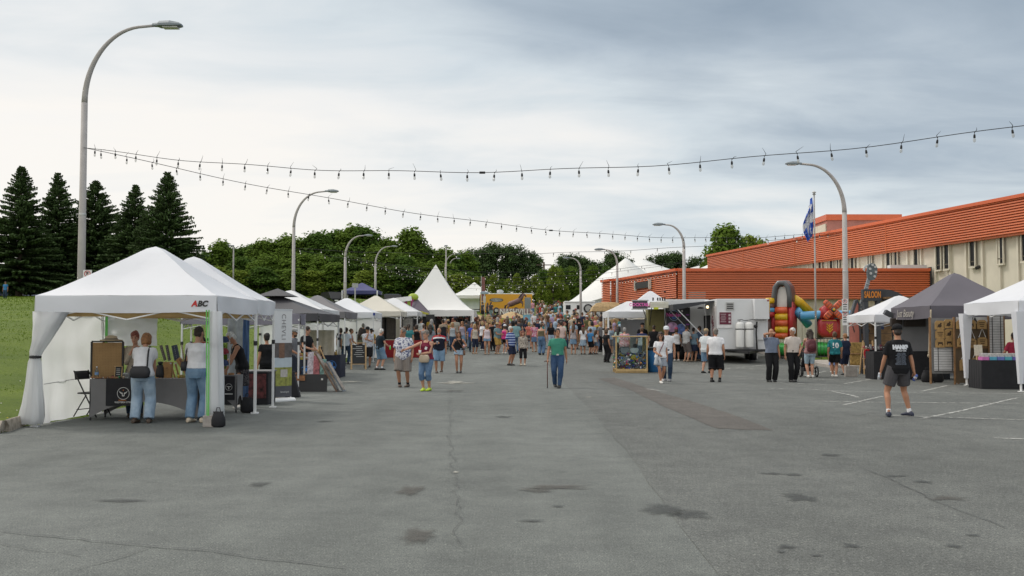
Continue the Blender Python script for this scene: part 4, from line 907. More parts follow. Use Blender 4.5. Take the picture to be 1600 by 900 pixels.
def cagebox(t):
    MB().box((0, 0, .05), (.10, .08, .10)).build('body', mat('grey tin', (.4, .42, .42), .4), t); mb = MB()
    for i in range(4): mb.box((-.036+i*.024, -.041, .05), (.013, .004, .06))
    mb.build('panel_print', INK, t)
item('display_tin', 'small grey tin box beside the slate price board', 'box', 197, 596, -.12, cagebox)
def handstand(t):
    MB().lathe([(.075, 0), (.08, .01), (.085, .08), (.075, .2), (.055, .24), (.03, .25)], n=16).build('bust', BLACK, t, True); MB().lathe([(.03, .25), (.05, .27), (.05, .30), (.02, .31)], n=12).build('neck', BLACK, t, True); MB().ell((-.05, -.06, .19), (.012, .008, .018)).build('pendant', LEATH, t)
item('necklace_bust', 'black necklace display bust between the two women at the stall', 'display bust', 250, 600, .02, handstand)
def blk(w_, d, h, tilt=0, m=WOOD):
    def f(t):
        MB().box((0, 0, h/2), (w_, d, h), M=Matrix.Rotation(tilt, 3, 'Y')).build('block', m, t, bevel=.004); MB().box((0, -d/2-.001, h*.6), (w_*.3, .004, h*.12), M=Matrix.Rotation(tilt, 3, 'Y')).build('burnt_mark', LEATH, t)
    return f
CAMEL = mat('camel leather', (.40, .22, .08), .6, .2, 9)
item('leather_bag', 'camel brown leather case standing upright mid-table', 'case', 262, 600, .05, blk(.16, .10, .30, .04, CAMEL))
for i, (px, lab) in enumerate([(270, 'slim dark leather strap with a bright tip leaning mid-table, left one'), (277, 'slim dark leather strap with a bright tip leaning mid-table, right one')]):
    def strapf(t):
        Mr = Matrix.Rotation(-.30, 3, 'Y'); MB().box((0, 0, .13), (.028, .012, .30), M=Mr).build('strap', LEATH, t); MB().box((-.045, 0, .275), (.03, .014, .03), M=Mr).build('tip', STEEL, t)
    item('leather_strap', lab, 'strap', px, 598, -.04, strapf)
def belt_display(t):
    Mr = Matrix.Rotation(-.6, 3, 'Y'); MB().box((0, 0, .12), (.10, .05, .44), M=Mr).build('board', CAMEL, t); MB().box((.03, -.03, .12), (.03, .02, .42), M=Mr).build('belt', mat('brown belt', (.2, .10, .05), .5), t)
item('belt_display', 'tilted camel board carrying a belt, right of the slim straps', 'belt display', 288, 600, .04, belt_display, dz=.06)
for i, (px, c, ti, lab) in enumerate([(254, (.10, .08, .07), -.3, 'studded brown guitar strap sticking up, leftmost of the three'), (262, (.07, .06, .06), -.2, 'studded dark guitar strap sticking up, middle of the three'), (274, (.03, .045, .07), -.22, 'wide black and blue guitar strap sticking up'), (285, (.35, .25, .16), -.18, 'pale narrow strap sticking up beside the wide one')]):
    def gs(t):
        Mr = Matrix.Rotation(ti, 3, 'Y'); ww = (.05, .05, .11, .02)[i]; MB().box((0, 0, .47), (ww, .02, .30), M=Mr).build('strap', mat('strap'+str(i), c, .5, .3, 30), t); MB().tube([(.03, .0, 0), (.02, 0, .36)], .006, 6).build('stand', STEEL, t)
        mb = MB()
        for k in range(7): mb.ell((-.0+math.sin(ti)*(-.12+.04*k), -.012, .35+.038*k), (.006, .004, .006), nu=6, nv=3)
        mb.build('stud', STEEL, t)
    item('guitar_strap', lab, 'strap', px, 600, .14, gs)
def jarlying(t): MB().tube([(-.06, 0, .035), (.04, 0, .035)], .034, 12).build('body', mat('amber jar', (.30, .22, .05), .3), t, True); MB().tube([(-.085, 0, .035), (-.06, 0, .035)], .036, 12).build('lid', mat('yellow lid', (.6, .45, .02), .4), t, True)
item('jar', 'jar with a yellow lid lying on its side by the right-hand woman', 'jar', 285, 599, -.2, jarlying)
for i in range(9): item('earring_card', 'small earring card lying flat along the table edge between the two women', 'card', 246+i*5.2, 601, -.27+.02*(i % 3), lambda t: (MB().box((0, 0, .004), (.045, .05, .006)).build('card', mat('card white', (.55, .53, .5), .7), t), MB().ell((0, 0, .011), (.012, .012, .006), nu=8, nv=4).build('charm', LEATH, t)), 'earring cards on the stall table', rnd.uniform(-.3, .3))
item('leather_wallet', 'flat brown wallet lying near the black bust', 'wallet', 243, 600, -.2, blk(.10, .09, .02, 0, LEATH))
# folding chair
x, y = G(131, 642)
ch = thing('folding_chair', 'black folding chair against the white side wall', 'chair', (-7.95, 18.95, .04), R(75))
MB().box((0, 0, .45), (.40, .38, .03)).build('seat', BLACK, ch, bevel=.01)
mb = MB(); mb.grid(lambda u, v: (-.20+.40*u, .24+.03*v-.03*math.sin(math.pi*u)*-1, .70+.16*v), 10, 3); o = mb.build('backrest', BLACK, ch, True); so = o.modifiers.new('s', 'SOLIDIFY'); so.thickness = .02
for s in (-1, 1):
    MB().tube([(s*.21, -.25, .01), (s*.21, .02, .45), (s*.20, .27, .87)], .013, 8).build('leg', BLACK, ch, True); MB().tube([(s*.185, .27, .01), (s*.185, .0, .42)], .012, 8).build('leg', BLACK, ch, True)
MB().tube([(-.2, -.17, .16), (.2, -.17, .16)], .009, 6).build('stretcher', BLACK, ch, True); MB().tube([(-.19, .2, .14), (.19, .2, .14)], .009, 6).build('stretcher', BLACK, ch, True)
# weights and straps at the right leg
x, y = G(336, 667)
w1 = MB().box((0, 0, .10), (.26, .18, .20)).build('concrete_block', CONC, None, bevel=.012, loc=(x-.07, y+.03, 0)); setp(w1, 'grey concrete block weighing down the right front leg of the nearest tent', 'tent weight')
def sandbag(x, y, s, label, cat='sandbag', z=0):
    t = thing('sandbag', label, cat, (x, y, z)); mb = MB(); mb.loft([[(s*wd*(1 if abs(math.cos(a)) < .9 else 1)*math.cos(a)*(1+.1*math.sin(3*a)), s*dp*math.sin(a), s*zz) for a in [6.283*j/16 for j in range(16)]] for zz, wd, dp in ((0, .10, .06), (.04, .15, .09), (.16, .15, .085), (.26, .12, .07), (.30, .10, .03), (.34, .11, .02))])
    mb.build('bag', BLKC, t, True); MB().tube([(-.05*s, 0, .33*s), (-.03*s, 0, .42*s), (.03*s, 0, .42*s), (.05*s, 0, .33*s)], .01*s, 6).build('handle', BLKC, t); return t
sandbag(x+.07, y-.06, .8, 'slumped black sandbag in front of the concrete block at the nearest tent'); x2, y2 = G(386, 645); sandbag(x2, y2, .92, 'black sandbag at the foot of the second tent leg')
# second table
x3, y3 = -6.55, 20.35; tb2 = fitted_table('short grey stretch-cloth table under the second tent, with a black badge cloth', x3, x3+.95, y3, y3+.45, .76, STRETCH)
r2 = MB().box((.30, -.235, .50), (.26, .008, .48)).build('runner', BLKC, tb2); mb = MB(); ring_mesh(mb, (.31, .52), .07, .064, -.242, 0, 24); mb.box((.31, -.243, .50), (.016, .002, .05)); mb.box((.31, -.243, .53), (.09, .002, .012)); mb.box((.31, -.243, .38), (.16, .002, .02)); mb.build('badge', LW, r2)
CAPM = [mat('capcol%d' % i, c, .8) for i, c in enumerate([(.02, .02, .025), (.25, .03, .04), (.35, .35, .06), (.45, .12, .03), (.03, .05, .12), (.3, .28, .25)])]
def capmesh(t, k):
    MB().loft([[(.09*r*math.cos(a), .10*r*math.sin(a), z) for a in [6.283*j/14 for j in range(14)]] for z, r in ((0, 1), (.04, 1.0), (.085, .8), (.11, .45), (.118, .05))]).build('crown', CAPM[k], t, True); MB().loft([[(.08*math.sin(a)*1, -.09-.08*math.cos(a)*q, .008-.02*q) for a in [-1.3+2.6*j/8 for j in range(9)]] for q in (.0, 1)], cap=False, closed=False).build('visor', CAPM[k], t)
rk = thing('hat_rack', 'chrome tiered rack of caps on the second stall table', 'rack', (x3+.35, y3+.3, .765)); mb = MB()
for z in (.18, .42, .66): mb.tube([(-.35, -.1, z), (.35, -.1, z)], .008, 6); mb.tube([(-.35, .1, z), (.35, .1, z)], .008, 6)
for s in (-1, 1): mb.tube([(s*.35, 0, 0), (s*.35, 0, .72)], .012, 6); 
mb.build('frame', STEEL, rk)
names_ = ['black', 'dark red', 'olive yellow', 'rust orange', 'navy', 'beige']
for j, z in enumerate((.19, .43, .67)):
    for i in range(3):
        k = (i*2+j*3+(i == 1)) % 6; t = thing('baseball_cap', '%s cap on the %s tier of the chrome hat rack, %s' % (names_[k], ('bottom', 'middle', 'top')[j], ('left end', 'middle', 'right end')[i]), 'cap', (x3+.12+i*.24, y3+.28, .765+z), 0, 'caps on the hat rack'); capmesh(t, k)
for i in range(6):
    t = thing('leather_pouch', 'small tan leather pouch lying along the front of the second stall table', 'pouch', (x3+.06+i*.15, y3+.06, .765), rnd.random(), 'leather pouches'); MB().box((0, 0, .02), (.11, .08, .04)).build('body', LEATH, t, bevel=.01); MB().box((0, -.042, .03), (.05, .006, .03)).build('flap', WOODD, t)
# roll-up banner, green pole
x, y = G(441, 627); bn = thing('rollup_banner', 'tall white roll-up banner with vertical lettering and a field photo', 'banner', (x, y+.05, 0), R(50))
MB().loft([[(s, q*.11, z) for s in (-.30, .30)][::1]+[(s, q*.11, z) for s in ()] for q, z in ((-1, .0), (-1, .03), (-.5, .075), (.5, .075), (1, .03), (1, 0))], cap=False, closed=False).build('base', WHITE, bn)
MB().box((0, .02, .035), (.58, .14, .065)).build('cassette', WHITE, bn, bevel=.015)
MB().box((0, 0, 1.13), (.50, .008, 2.06)).build('sheet', mat('banner white', (.68, .68, .68), .6, .03, 3), bn); MB().tube([(.27, .05, .04), (.27, .05, 2.0)], .014, 8).build('support_pole', ALU, bn); MB().box((0, 0, 2.17), (.52, .02, .03)).build('top_rail', ALU, bn)
def pan(nm, z0, z1, m): MB().box((0, -.006, (z0+z1)/2), (.50, .006, z1-z0)).build(nm, m, bn)
pan('grey_panel', 1.03, 1.38, mat('banner grey brown', (.12, .105, .10), .6, .3, 8)); pan('sky_photo', .80, 1.03, mat('banner sky', (.50, .56, .6), .6, .1, 4)); pan('field_photo', .36, .80, mat('banner field', (.30, .31, .07), .6, .45, 9)); pan('footer', .10, .36, mat('banner slate', (.09, .09, .10), .6, .1, 4))
MB().box((-.05, -.011, 1.2), (.16, .004, .36)).build('portrait_panel', mat('banner brown', (.2, .11, .07), .6, .3, 12), bn); MB().box((.02, -.011, .66), (.2, .004, .18)).build('house_photo', mat('banner cream', (.5, .46, .42), .6, .2, 15), bn)
lettering('CHEVLI', .17, mat('banner lettering grey', (.22, .2, .2), .6), bn, (0, -.008, 1.76), (math.pi/2, math.pi/2, 0), extrude=.0006, spacing=1.15)
lettering('boutique', .07, LW, bn, (.05, -.012, .22), extrude=.0006)
x, y = G(431, 624); gp = thing('flag_pole_base', 'neon green pole standing in a concrete block beside the roll-up banner', 'pole', (x-.12, y+.3, 0)); MB().tube([(0, 0, 0), (.06, .1, 2.2)], .018, 8).build('pole', mat('neon green pole', (.06, .42, .05), .4), gp); MB().box((0, 0, .12), (.28, .24, .24)).build('block', CONC, gp, bevel=.012)
x, y = G(445, 622); dr = thing('black_wedge_bag', 'black triangular weight bag behind the roll-up banner', 'weight bag', (x+.1, y+.35, 0)); MB().prism([(-.18, 0), (.22, 0), (.05, .62), (-.1, .62)], -.1, .1).build('bag', BLKC, dr, bevel=.03); MB().box((.0, 0, .63), (.16, .12, .03)).build('flap', BLKC, dr)
# red-black print stall behind woman in black
dk = thing('draped_table', 'black draped table with a reddish printed front under the second tent', 'table', (-6.15, 22.9, 0)); MB().box((0, 0, .37), (1.3, .7, .74)).build('drape', BLKC, dk, bevel=.02); MB().box((0, 0, .75), (1.34, .74, .03)).build('top', STRETCH, dk)
MB().box((.35, -.356, .42), (.5, .008, .55)).build('printed_panel', mat('red floral print', (.12, .03, .03), .7, .9, 9), dk)
# slanted print boards by the lilac tent
x, y = G(492, 612); sg_ = thing('ground_sign', 'low black sign with burnt-orange artwork leaning on the ground', 'sign', (x-.33, y, 0), R(2)); Mt = Matrix.Rotation(-.18, 3, 'X')
ppm = F/y; wv = 57/ppm; x, _ = P(484, 600, y); sg_.location.x = x; w2 = 54/ppm; h2 = 27/ppm
MB().box((0, 0, h2/2), (w2, .03, h2), M=Mt).build('board', mat('black board', (.012, .012, .013), .4), sg_); mb = MB(); OR = mat('burnt orange art', (.22, .09, .03), .6, .4, 12)
for a, b, c, d in ((-.44, -.12, .62, .95), (-.44, -.30, .28, .58), (-.28, -.13, .1, .62), (-.45, -.3, .04, .26), (-.1, .46, .06, .24)):
    mb.box(((a+b)/2*w2, -.018-.04*((c+d)/2-.5), (c+d)/2*h2), ((b-a)*w2*.92, .006, (d-c)*h2*.9), M=Mt)
mb.build('artwork', OR, sg_); MB().box((.36*w2, -.02-.03, .72*h2), (.05, .006, .05)).build('emblem', LW, sg_); MB().bar((-.3, .05, .4), (-.3, .3, 0), .03).build('strut', WOODD, sg_)
ez = thing('easel', 'wooden A-shaped easel with small colourful prints next to the low black sign', 'easel', (sg_.location.x+.15, y+.5, 0))
mb = MB(); mb.bar((-.55, 0, .0), (.05, 0, 1.25), .045, .03); mb.bar((.55, 0, 0), (.0, 0, 1.25), .045, .03); mb.bar((0, .5, 0), (0, .02, 1.2), .04, .03); mb.box((0, -.03, .45), (.8, .06, .03)); mb.build('frame', WOOD, ez)
for i, (px_, c, lab) in enumerate([(-.22, (.55, .5, .55), 'pale purple print standing on the easel'), (-.05, (.45, .15, .17), 'crimson patterned print standing on the easel'), (.14, (.25, .45, .42), 'turquoise print standing on the easel'), (.26, (.55, .42, .35), 'peach print standing low on the easel')]):
    t = thing('art_print', lab, 'print', (ez.location.x+px_, y+.44-.03*i, .47), 0, 'prints on the easel'); MB().box((0, 0, .3-.05*i), (.17, .012, .62-.1*i), M=Matrix.Rotation(-.14, 3, 'X')).build('sheet', mat('print%d' % i, c, .6, .5, 14), t); MB().box((0, -.01, .02), (.17, .015, .02)).build('edge', WOOD, t)
x5, _ = P(514, 600, y+.2)
for i, (dx, c, lab) in enumerate([(0, (.16, .09, .055), 'brown framed panel leaning outwards from the easel'), (.17, (.14, .16, .18), 'grey framed panel leaning outermost from the easel')]):
    t = thing('framed_artwork', lab, 'panel', (x5+.28+dx, y+.12+.02*i, 0)); Mr = Matrix.Rotation(-.52, 3, 'Y'); h_ = (1.25, .95)[i]; MB().box((-.26*h_, 0, .43*h_), (.03, .42, h_), M=Mr).build('board', mat('panel%d' % i, c, .5, .3, 9), t); MB().box((-.26*h_+.018, 0, .43*h_+.012), (.01, .36, h_*.9), M=Mr).build('face', mat('panelface%d' % i, (.3, .25, .2), .5, .5, 11), t)
# interior furniture of the dark gazebo / white tent
def draped(label, px, py, wd, dp, h, m, emblem=None, rz=0, Y=None, name='draped_table', goods=None):
    if Y is None: x, Y = G(px, py)
    else: x, _ = P(px, py, Y)
    t = thing(name, label, 'table', (x, Y+dp/2, zt(max(x, -8), Y)), rz); mb = MB()
    def fn(u, v):
        u *= 4; k = int(min(3, u)); f = u-k; a, b = wd/2, dp/2; c = [(-a, -b), (a, -b), (a, b), (-a, b), (-a, -b)]
        p = Vector(c[k]).lerp(Vector(c[k+1]), f); o = .018*math.sin(u*34)*(1-v); n = p.normalized()*o; return (p.x+n.x, p.y+n.y, .01+v*h)
    mb.grid(fn, 120, 4); mb.grid(lambda u, v: (wd*(u-.5), dp*(v-.5), h), 1, 1); mb.build('drape', m, t, True)
    if emblem: mb = MB(); ring_mesh(mb, (emblem[0], h*.55), .17, .155, -dp/2-.03); mb.box((emblem[0], -dp/2-.031, h*.58), (.10, .002, .18)); mb.box((emblem[0]+.05, -dp/2-.031, h*.48), (.14, .002, .05)); mb.build('emblem', mat('emblem blue', (.05, .22, .6), .6), t)
    return t
NAVY = mat('navy cloth', (.018, .022, .04), .85, .15, 5); REDC = mat('red cloth', (.28, .015, .02), .85, .1, 4)
dt1 = draped('navy draped table with a blue round emblem, in the charcoal gazebo', 470, 590, 1.3, .7, .78, NAVY, (.15, 0), Y=30.5); dt2 = draped('navy draped table with a blue emblem facing the aisle, beside the thick white leg', 505, 580, 1.2, 1.2, .8, NAVY, (.3, 0), Y=35.6)
def goods(tab, n, wd, dp, h, cols, what, label, grp, hh=(.08, .22)):
    for i in range(n):
        x = tab.location.x+wd*(-.45+.9*(i+.5)/n); yv = tab.location.y+dp*rnd.uniform(-.35, .35); c = cols[i % len(cols)]; s = rnd.uniform(*hh)
        t = thing(what, label, what.replace('_', ' '), (x, yv, tab.location.z+h+.002), rnd.random(), grp)
        if what in ('bottle', 'jar', 'vase'): MB().lathe([(.045, 0), (.05, s*.1), (.05, s*.6), (.02, s*.8), (.018, s)], n=8).build('body', mat('good'+str(c), c, .35), t, True); MB().lathe([(.022, s), (.022, s+.025), (.002, s+.026)], n=8).build('cap', BLACK, t)
        else: MB().box((0, 0, s/2), (.14, .10, s)).build('body', mat('good'+str(c), c, .6, .2), t, bevel=.008); MB().box((0, -.052, s*.6), (.08, .004, s*.4)).build('tag', LW, t)
goods(dt1, 8, 1.3, .7, .78, [(.4, .3, .05), (.3, .12, .05), (.1, .2, .06)], 'basket', 'small basket of goods on the navy table in the charcoal gazebo', 'baskets on the navy table'); goods(dt2, 9, 1.2, .9, .8, [(.05, .02, .02), (.3, .2, .05), (.4, .4, .35)], 'bottle', 'bottle standing on the navy table beside the thick white leg', 'bottles on the navy table', (.15, .3))
pl = thing('potted_plant', 'leafy green potted plant in the back of the lilac grey tent', 'plant', (-8.6, 29.3, .3))
def plant(t, h, r, n, m, seed=1, pot=True):
    rg = np.random.default_rng(seed); p = rg.normal(size=(n, 3)); p /= np.linalg.norm(p, axis=1)[:, None]; c = p*(rg.random(n)[:, None]**.5)*np.array([r, r, h*.45])+np.array([0, 0, h*.6]); nn = p+rg.normal(size=(n, 3))*.5; nn /= np.linalg.norm(nn, axis=1)[:, None]
    v, f = leaf_quads(c, nn, .05+r*.08, rg, .5); foliage('foliage', v, f, m, t)
    if pot: MB().lathe([(r*.35, 0), (r*.5, h*.28), (r*.52, h*.3), (r*.4, h*.29)], n=12).build('pot', mat('clay pot', (.3, .12, .06), .8), t, True)
plant(pl, 1.1, .6, 500, LEAFS[0])
# white leg gear: chalkboard
x, y = G(570, 577); cbx = thing('chalkboard', 'tall A-frame chalkboard in a light wooden frame by the grey tent', 'sign board', (x-.27, y, zt(x, y)), R(12)); ppm = F/y; W_, H_ = 22/ppm*1.0, 41/ppm; Mt = Matrix.Rotation(-.16, 3, 'X')
MB().box((0, 0, H_*.56), (W_*.9, .02, H_*.74), M=Mt).build('slate', mat('slate black', (.025, .027, .03), .7), cbx); mb = MB()
for s in (-1, 1): mb.bar((s*W_/2, -.16, 0), (s*W_/2, -.0+.02, H_), .06, .03); mb.bar((s*W_/2, .3, 0), (s*W_/2, .03, H_*.98), .05, .03)
mb.bar((-W_/2, .01, H_), (W_/2, .01, H_), .06, .03); mb.bar((-W_/2, -.12, H_*.2), (W_/2, -.12, H_*.2), .05, .03); mb.build('frame', WOOD, cbx)
mb = MB()
for i in range(9): mb.box((rnd.uniform(-.06, .06), -.018-.10*(.45-i*.08), H_*(.86-i*.075)), (W_*rnd.uniform(.35, .7), .003, .022), M=Mt)
mb.build('chalk_writing', mat('chalk', (.45, .45, .44), .9), cbx)
# red table in the cream tent, framed panels
rt = draped('red draped table in the cream tent', 632, 556, 2.0, .7, .9, REDC, Y=52.0)
for i, (px, lab) in enumerate([(609, 'large dark framed panel hanging at the back of the cream tent'), (637, 'grey framed panel hanging right of the dark one'), (600, 'narrow dark framed panel hanging left in the cream tent')]):
    x, z = P(px, 510, 55.0); t = thing('wall_hanging', lab, 'panel', (x, 55.0, z-.6)); ww = (.62, .6, .25)[i]; MB().box((0, 0, .5), (ww, .03, 1.15)).build('panel', mat('pan%d' % i, ((.06, .05, .045), (.25, .24, .22), (.05, .04, .04))[i], .6, .3, 8), t); mb = MB(); mb.box((-ww/2, -.01, .5), (.05, .05, 1.2)); mb.box((ww/2, -.01, .5), (.05, .05, 1.2)); mb.box((0, -.01, 1.08), (ww, .05, .05)); mb.box((0, -.01, -.08), (ww, .05, .05)); mb.build('frame', BLACK, t)
# purple awning stall with green and magenta panels
x, z = P(655, 480, 60.5); aw = thing('awning_stall', 'food stall with a sloping purple awning and green and magenta panels', 'stall', (x-.2, 62, zt(x, 62))); zl = lambda py, Y: P(660, py, Y)[1]-aw.location.z
mb = MB(); xa, xb = P(643, 470, 61)[0]-aw.location.x, P(672, 470, 61)[0]-aw.location.x
mb.add([(xa, .2, zl(466, 61)), (xa+.1, -2, zl(481, 60)), (xb+.05, -2, zl(490, 60)), (xb-.05, -.6, zl(487, 60)), (xa+.25, .2, zl(466, 61))], [(0, 1, 2, 3, 4)]); o = mb.build('awning', mat('purple awning', (.065, .045, .07), .6), aw); so = o.modifiers.new('s', 'SOLIDIFY'); so.thickness = .04
mb = MB(); mb.box((xa+.55, -2.02, zl(487, 60)), (1.2, .05, .12), M=Matrix.Rotation(.25, 3, 'Y')); mb.build('awning_trim', mat('yellow green trim', (.45, .42, .06), .6), aw)
for dx, c, nm in ((-.42, (.30, .02, .10), 'magenta_panel'), (-.23, (.30, .42, .03), 'green_panel'), (-.03, (.38, .03, .16), 'magenta_panel')): MB().box((xa+dx, -.3, zl(480, 61.5)), (.18, .05, 1.0)).build(nm, mat(nm+str(dx), c, .5), aw)
MB().box((xa-.9, .2, zl(469, 62)), (1.7, 1.4, .28), M=Matrix.Rotation(-.12, 3, 'Y')).build('roof', WHITE, aw); MB().ell((xa+.02, -.1, zl(464, 61.5)), (.33, .2, .24)).build('lime_sign', mat('lime sign', (.32, .42, .04), .5), aw)
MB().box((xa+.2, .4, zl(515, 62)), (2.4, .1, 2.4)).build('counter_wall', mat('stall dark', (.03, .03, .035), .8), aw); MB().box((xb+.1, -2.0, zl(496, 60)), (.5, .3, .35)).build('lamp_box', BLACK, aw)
# hats under the marquee
for i in range(22):
    Y = 63.2+.5*(i % 2); px = 668+62*(i+.5)/22; x, z = P(px, 499+9*(i % 3), Y); c = rnd.choice([(.02, .02, .02), (.12, .05, .03), (.03, .02, .02), (.4, .36, .3), (.1, .03, .03)])
    t = thing('cowboy_hat', 'cowboy hat hanging in the rows inside the big peaked marquee', 'hat', (x, Y, z), rnd.random(), 'hats in the marquee'); mh = mat('felt%s' % (c,), c, .9)
    MB().loft([[(.24*r*math.cos(a), .19*r*math.sin(a), z_+.06*abs(math.cos(a))**2*(r > .9)) for a in [6.283*j/14 for j in range(14)]] for z_, r in ((0, 1), (.015, .95), (.02, .55), (.14, .45), (.16, .2))]).build('crown', mh, t, True); MB().tube([(0, 0, .15), (0, 0, .35)], .006, 4).build('hook', STEEL, t)
for i in range(7):
    px = 684+i*8; x, z = P(px, 492, 62.2); c = [(.55, .2, .2), (.6, .6, .55), (.2, .4, .35)][i % 3]; t = thing('bandana', 'folded bandana hanging along the eave of the big peaked marquee', 'bandana', (x, 62.25, z), 0, 'bandanas on the marquee eave'); MB().add([(-.14, 0, .1), (.14, 0, .1), (0, -.03, -.18)], [(0, 1, 2)]).build('cloth', mat('bandana%d' % (i % 3), c, .8, .4, 20), t); MB().box((0, 0, .11), (.28, .02, .02)).build('hanger', STEEL, t)
# ------------------------------------------------------------------ yellow trailer etc up the slope
x, _ = P(791, 480, 121); ytz = zt(x, 121); YEL = mat('yellow trailer paint', (.62, .30, .012), .4, .04, 1.5)
tr = thing('yellow_trailer', 'bright yellow show trailer parked up the slope, with a black and white oval badge', 'trailer', (x, 121, ytz)); x0, z1 = P(750, 459, 120); x1, z0 = P(832, 485, 120); Wt = x1-x0; zb_ = z0-ytz-.25; zh = z1-ytz
MB().box((0, 1.2, (zb_+zh)/2), (Wt, 2.4, zh-zb_)).build('body', YEL, tr, bevel=.05); MB().box((0, 1.2, zh+.05), (Wt+.02, 2.42, .10)).build('roof_trim', WHITE, tr)
MB().box((Wt/2-.55, -.02, (zb_+zh)/2-.1), (.75, .03, (zh-zb_)*.72)).build('door', mat('grey shutter', (.20, .22, .23), .5, .1, 3), tr); MB().box((-Wt/2-.05, .5, (zb_+zh)/2), (.08, .8, (zh-zb_)*.9)).build('end_frame', BLACK, tr)
bd = MB().loft([[(-1.2+.0+.85*math.cos(a)*(1+.0), -.03, zh-.72+.24*math.sin(a)) for a in [6.283*j/24 for j in range(24)]]]*1+[[(-1.2+.85*math.cos(a), -.005, zh-.72+.24*math.sin(a)) for a in [6.283*j/24 for j in range(24)]]]).build('badge', INK, tr)
MB().loft([[(-1.2+.78*math.cos(a), q, zh-.72+.19*math.sin(a)) for a in [6.283*j/24 for j in range(24)]] for q in (-.04, -.03)]).build('badge_face', mat('badge grey', (.4, .4, .38), .5), bd); lettering('ROCK TOWN', .24, INK, bd, (-1.2, -.045, zh-.72), extrude=.002, bold=.008)
for wx in (-1.2, 1.2):
    w_ = MB().tube([(wx-.0, -.05, .36), (wx, .25, .36)], .38, 18).build('wheel', BLACK, tr, True); MB().tube([(wx, -.07, .36), (wx, -.05, .36)], .2, 14).build('rim', STEEL, w_); 
mb = MB(); mb.box((0, 1.2, .55), (Wt, 2.2, .2)); mb.box((-Wt/2-.6, 1.2, .5), (1.3, .12, .12)); mb.build('chassis', BLACK, tr); MB().lathe([(.25, 0), (.42, .15), (.42, .32), (.25, .45), (.1, .48)], (-.75, 1.2, zh+.1), 14).build('roof_globe', mat('pale globe', (.45, .47, .48), .4), tr, True)
# horse sculpture and letters
x, _ = P(806, 480, 117); zb0 = zt(x, 117); ns = thing('nashville_sign', 'white letters spelling NASHVILLE on a low stage front before the yellow trailer', 'sign', (P(807, 485, 116)[0], 116, zt(x, 116))); zc = P(806, 487.5, 116)[1]-ns.location.z
lettering('NASHVILLE', .92, mat('letter white', (.72, .70, .68), .5), ns, (0, -.1, zc), extrude=.05, bold=.012, sx=.86); MB().box((0, .1, zc-.15), (4.2, .1, 1.1)).build('backboard', mat('letter back grey', (.30, .22, .22), .7, .3, 4), ns); mb = MB()
for s in (-1, 0, 1): mb.bar((s*1.8, .2, zc-.6), (s*1.8, .2, -.1), .1)
mb.build('post', BLACK, ns)
hz = thing('horse_sculpture', 'rearing brown horse figure above the white NASHVILLE letters', 'sculpture', (P(806, 480, 117.5)[0], 117.5, P(806, 484, 117.5)[1]-.05)); HM = mat('painted horse brown', (.14, .075, .07), .6, .35, 3); mb = MB()
Mh = Matrix.Rotation(-.45, 3, 'Y'); mb.tube([(-.95, 0, .62), (-.6, 0, .72), (-.1, 0, .92), (.35, 0, 1.12), (.6, 0, 1.25)], [.20, .34, .31, .34, .26], 10)
mb.tube([(.5, 0, 1.2), (.75, 0, 1.6), (.92, 0, 1.9)], [.26, .18, .12], 8); mb.tube([(.88, 0, 1.9), (1.05, 0, 1.82), (1.25, 0, 1.58)], [.12, .11, .07], 8)
for s in (-.13, .13): mb.tube([(-.75, s, .6), (-.95, s, .28), (-.75, s, -.02), (-.85, s, -.35)], [.16, .09, .06, .06], 7); mb.tube([(.45, s, 1.05), (.85, s, .85+s), (.75, s, .55+s)], [.13, .07, .05], 7); mb.tube([(.86, s*.4, 1.98), (.86, s*.4, 2.12)], [.05, .01], 5)
mb.build('body', HM, hz, True); mb = MB(); mb.tube([(.85, 0, 2.0), (.62, 0, 1.75), (.42, 0, 1.45), (.25, .0, 1.35)], [.05, .15, .14, .04], 7); mb.build('mane', mat('dark mane', (.03, .02, .025), .8), hz, True); MB().tube([(-.98, 0, .66), (-1.25, 0, .5), (-1.3, 0, .1), (-1.2, 0, -.2)], [.05, .10, .10, .03], 7).build('tail', mat('dark mane', (.03, .02, .025), .8), hz, True); MB().box((-.8, 0, -.38), (.5, .5, .08)).build('base', BLACK, hz)
x, z = P(757, 457.5, 112); t = thing('round_sign_post', 'thin grey post with a flat rounded sign in front of the yellow trailer', 'sign post', (x, 112, zt(x, 112))); MB().tube([(0, 0, 0), (0, 0, z-t.location.z)], .05, 8).build('post', STEEL, t); MB().ell((0, 0, z-t.location.z), (.5, .06, .17)).build('sign_plate', mat('blue grey plate', (.3, .37, .45), .5), t); MB().box((0, -.07, z-t.location.z-.75), (.28, .02, .75)).build('small_board', STEEL, t)
# banner flag beyond
x, z = P(752, 433, 118); t = thing('feather_flag', 'narrow dark red feather flag by the distant peaked marquee', 'flag', (x, 118, zt(x, 118))); h = P(752, 431, 118)[1]-t.location.z; MB().tube([(0, 0, 0), (0, 0, h)], .04, 6).build('pole', STEEL, t); MB().grid(lambda u, v: (.05+.5*u*(1-.3*v), .08*math.sin(u*5), h*(.35+.62*v)), 4, 10).build('cloth', mat('dull red cloth', (.22, .09, .09), .7), t, True)
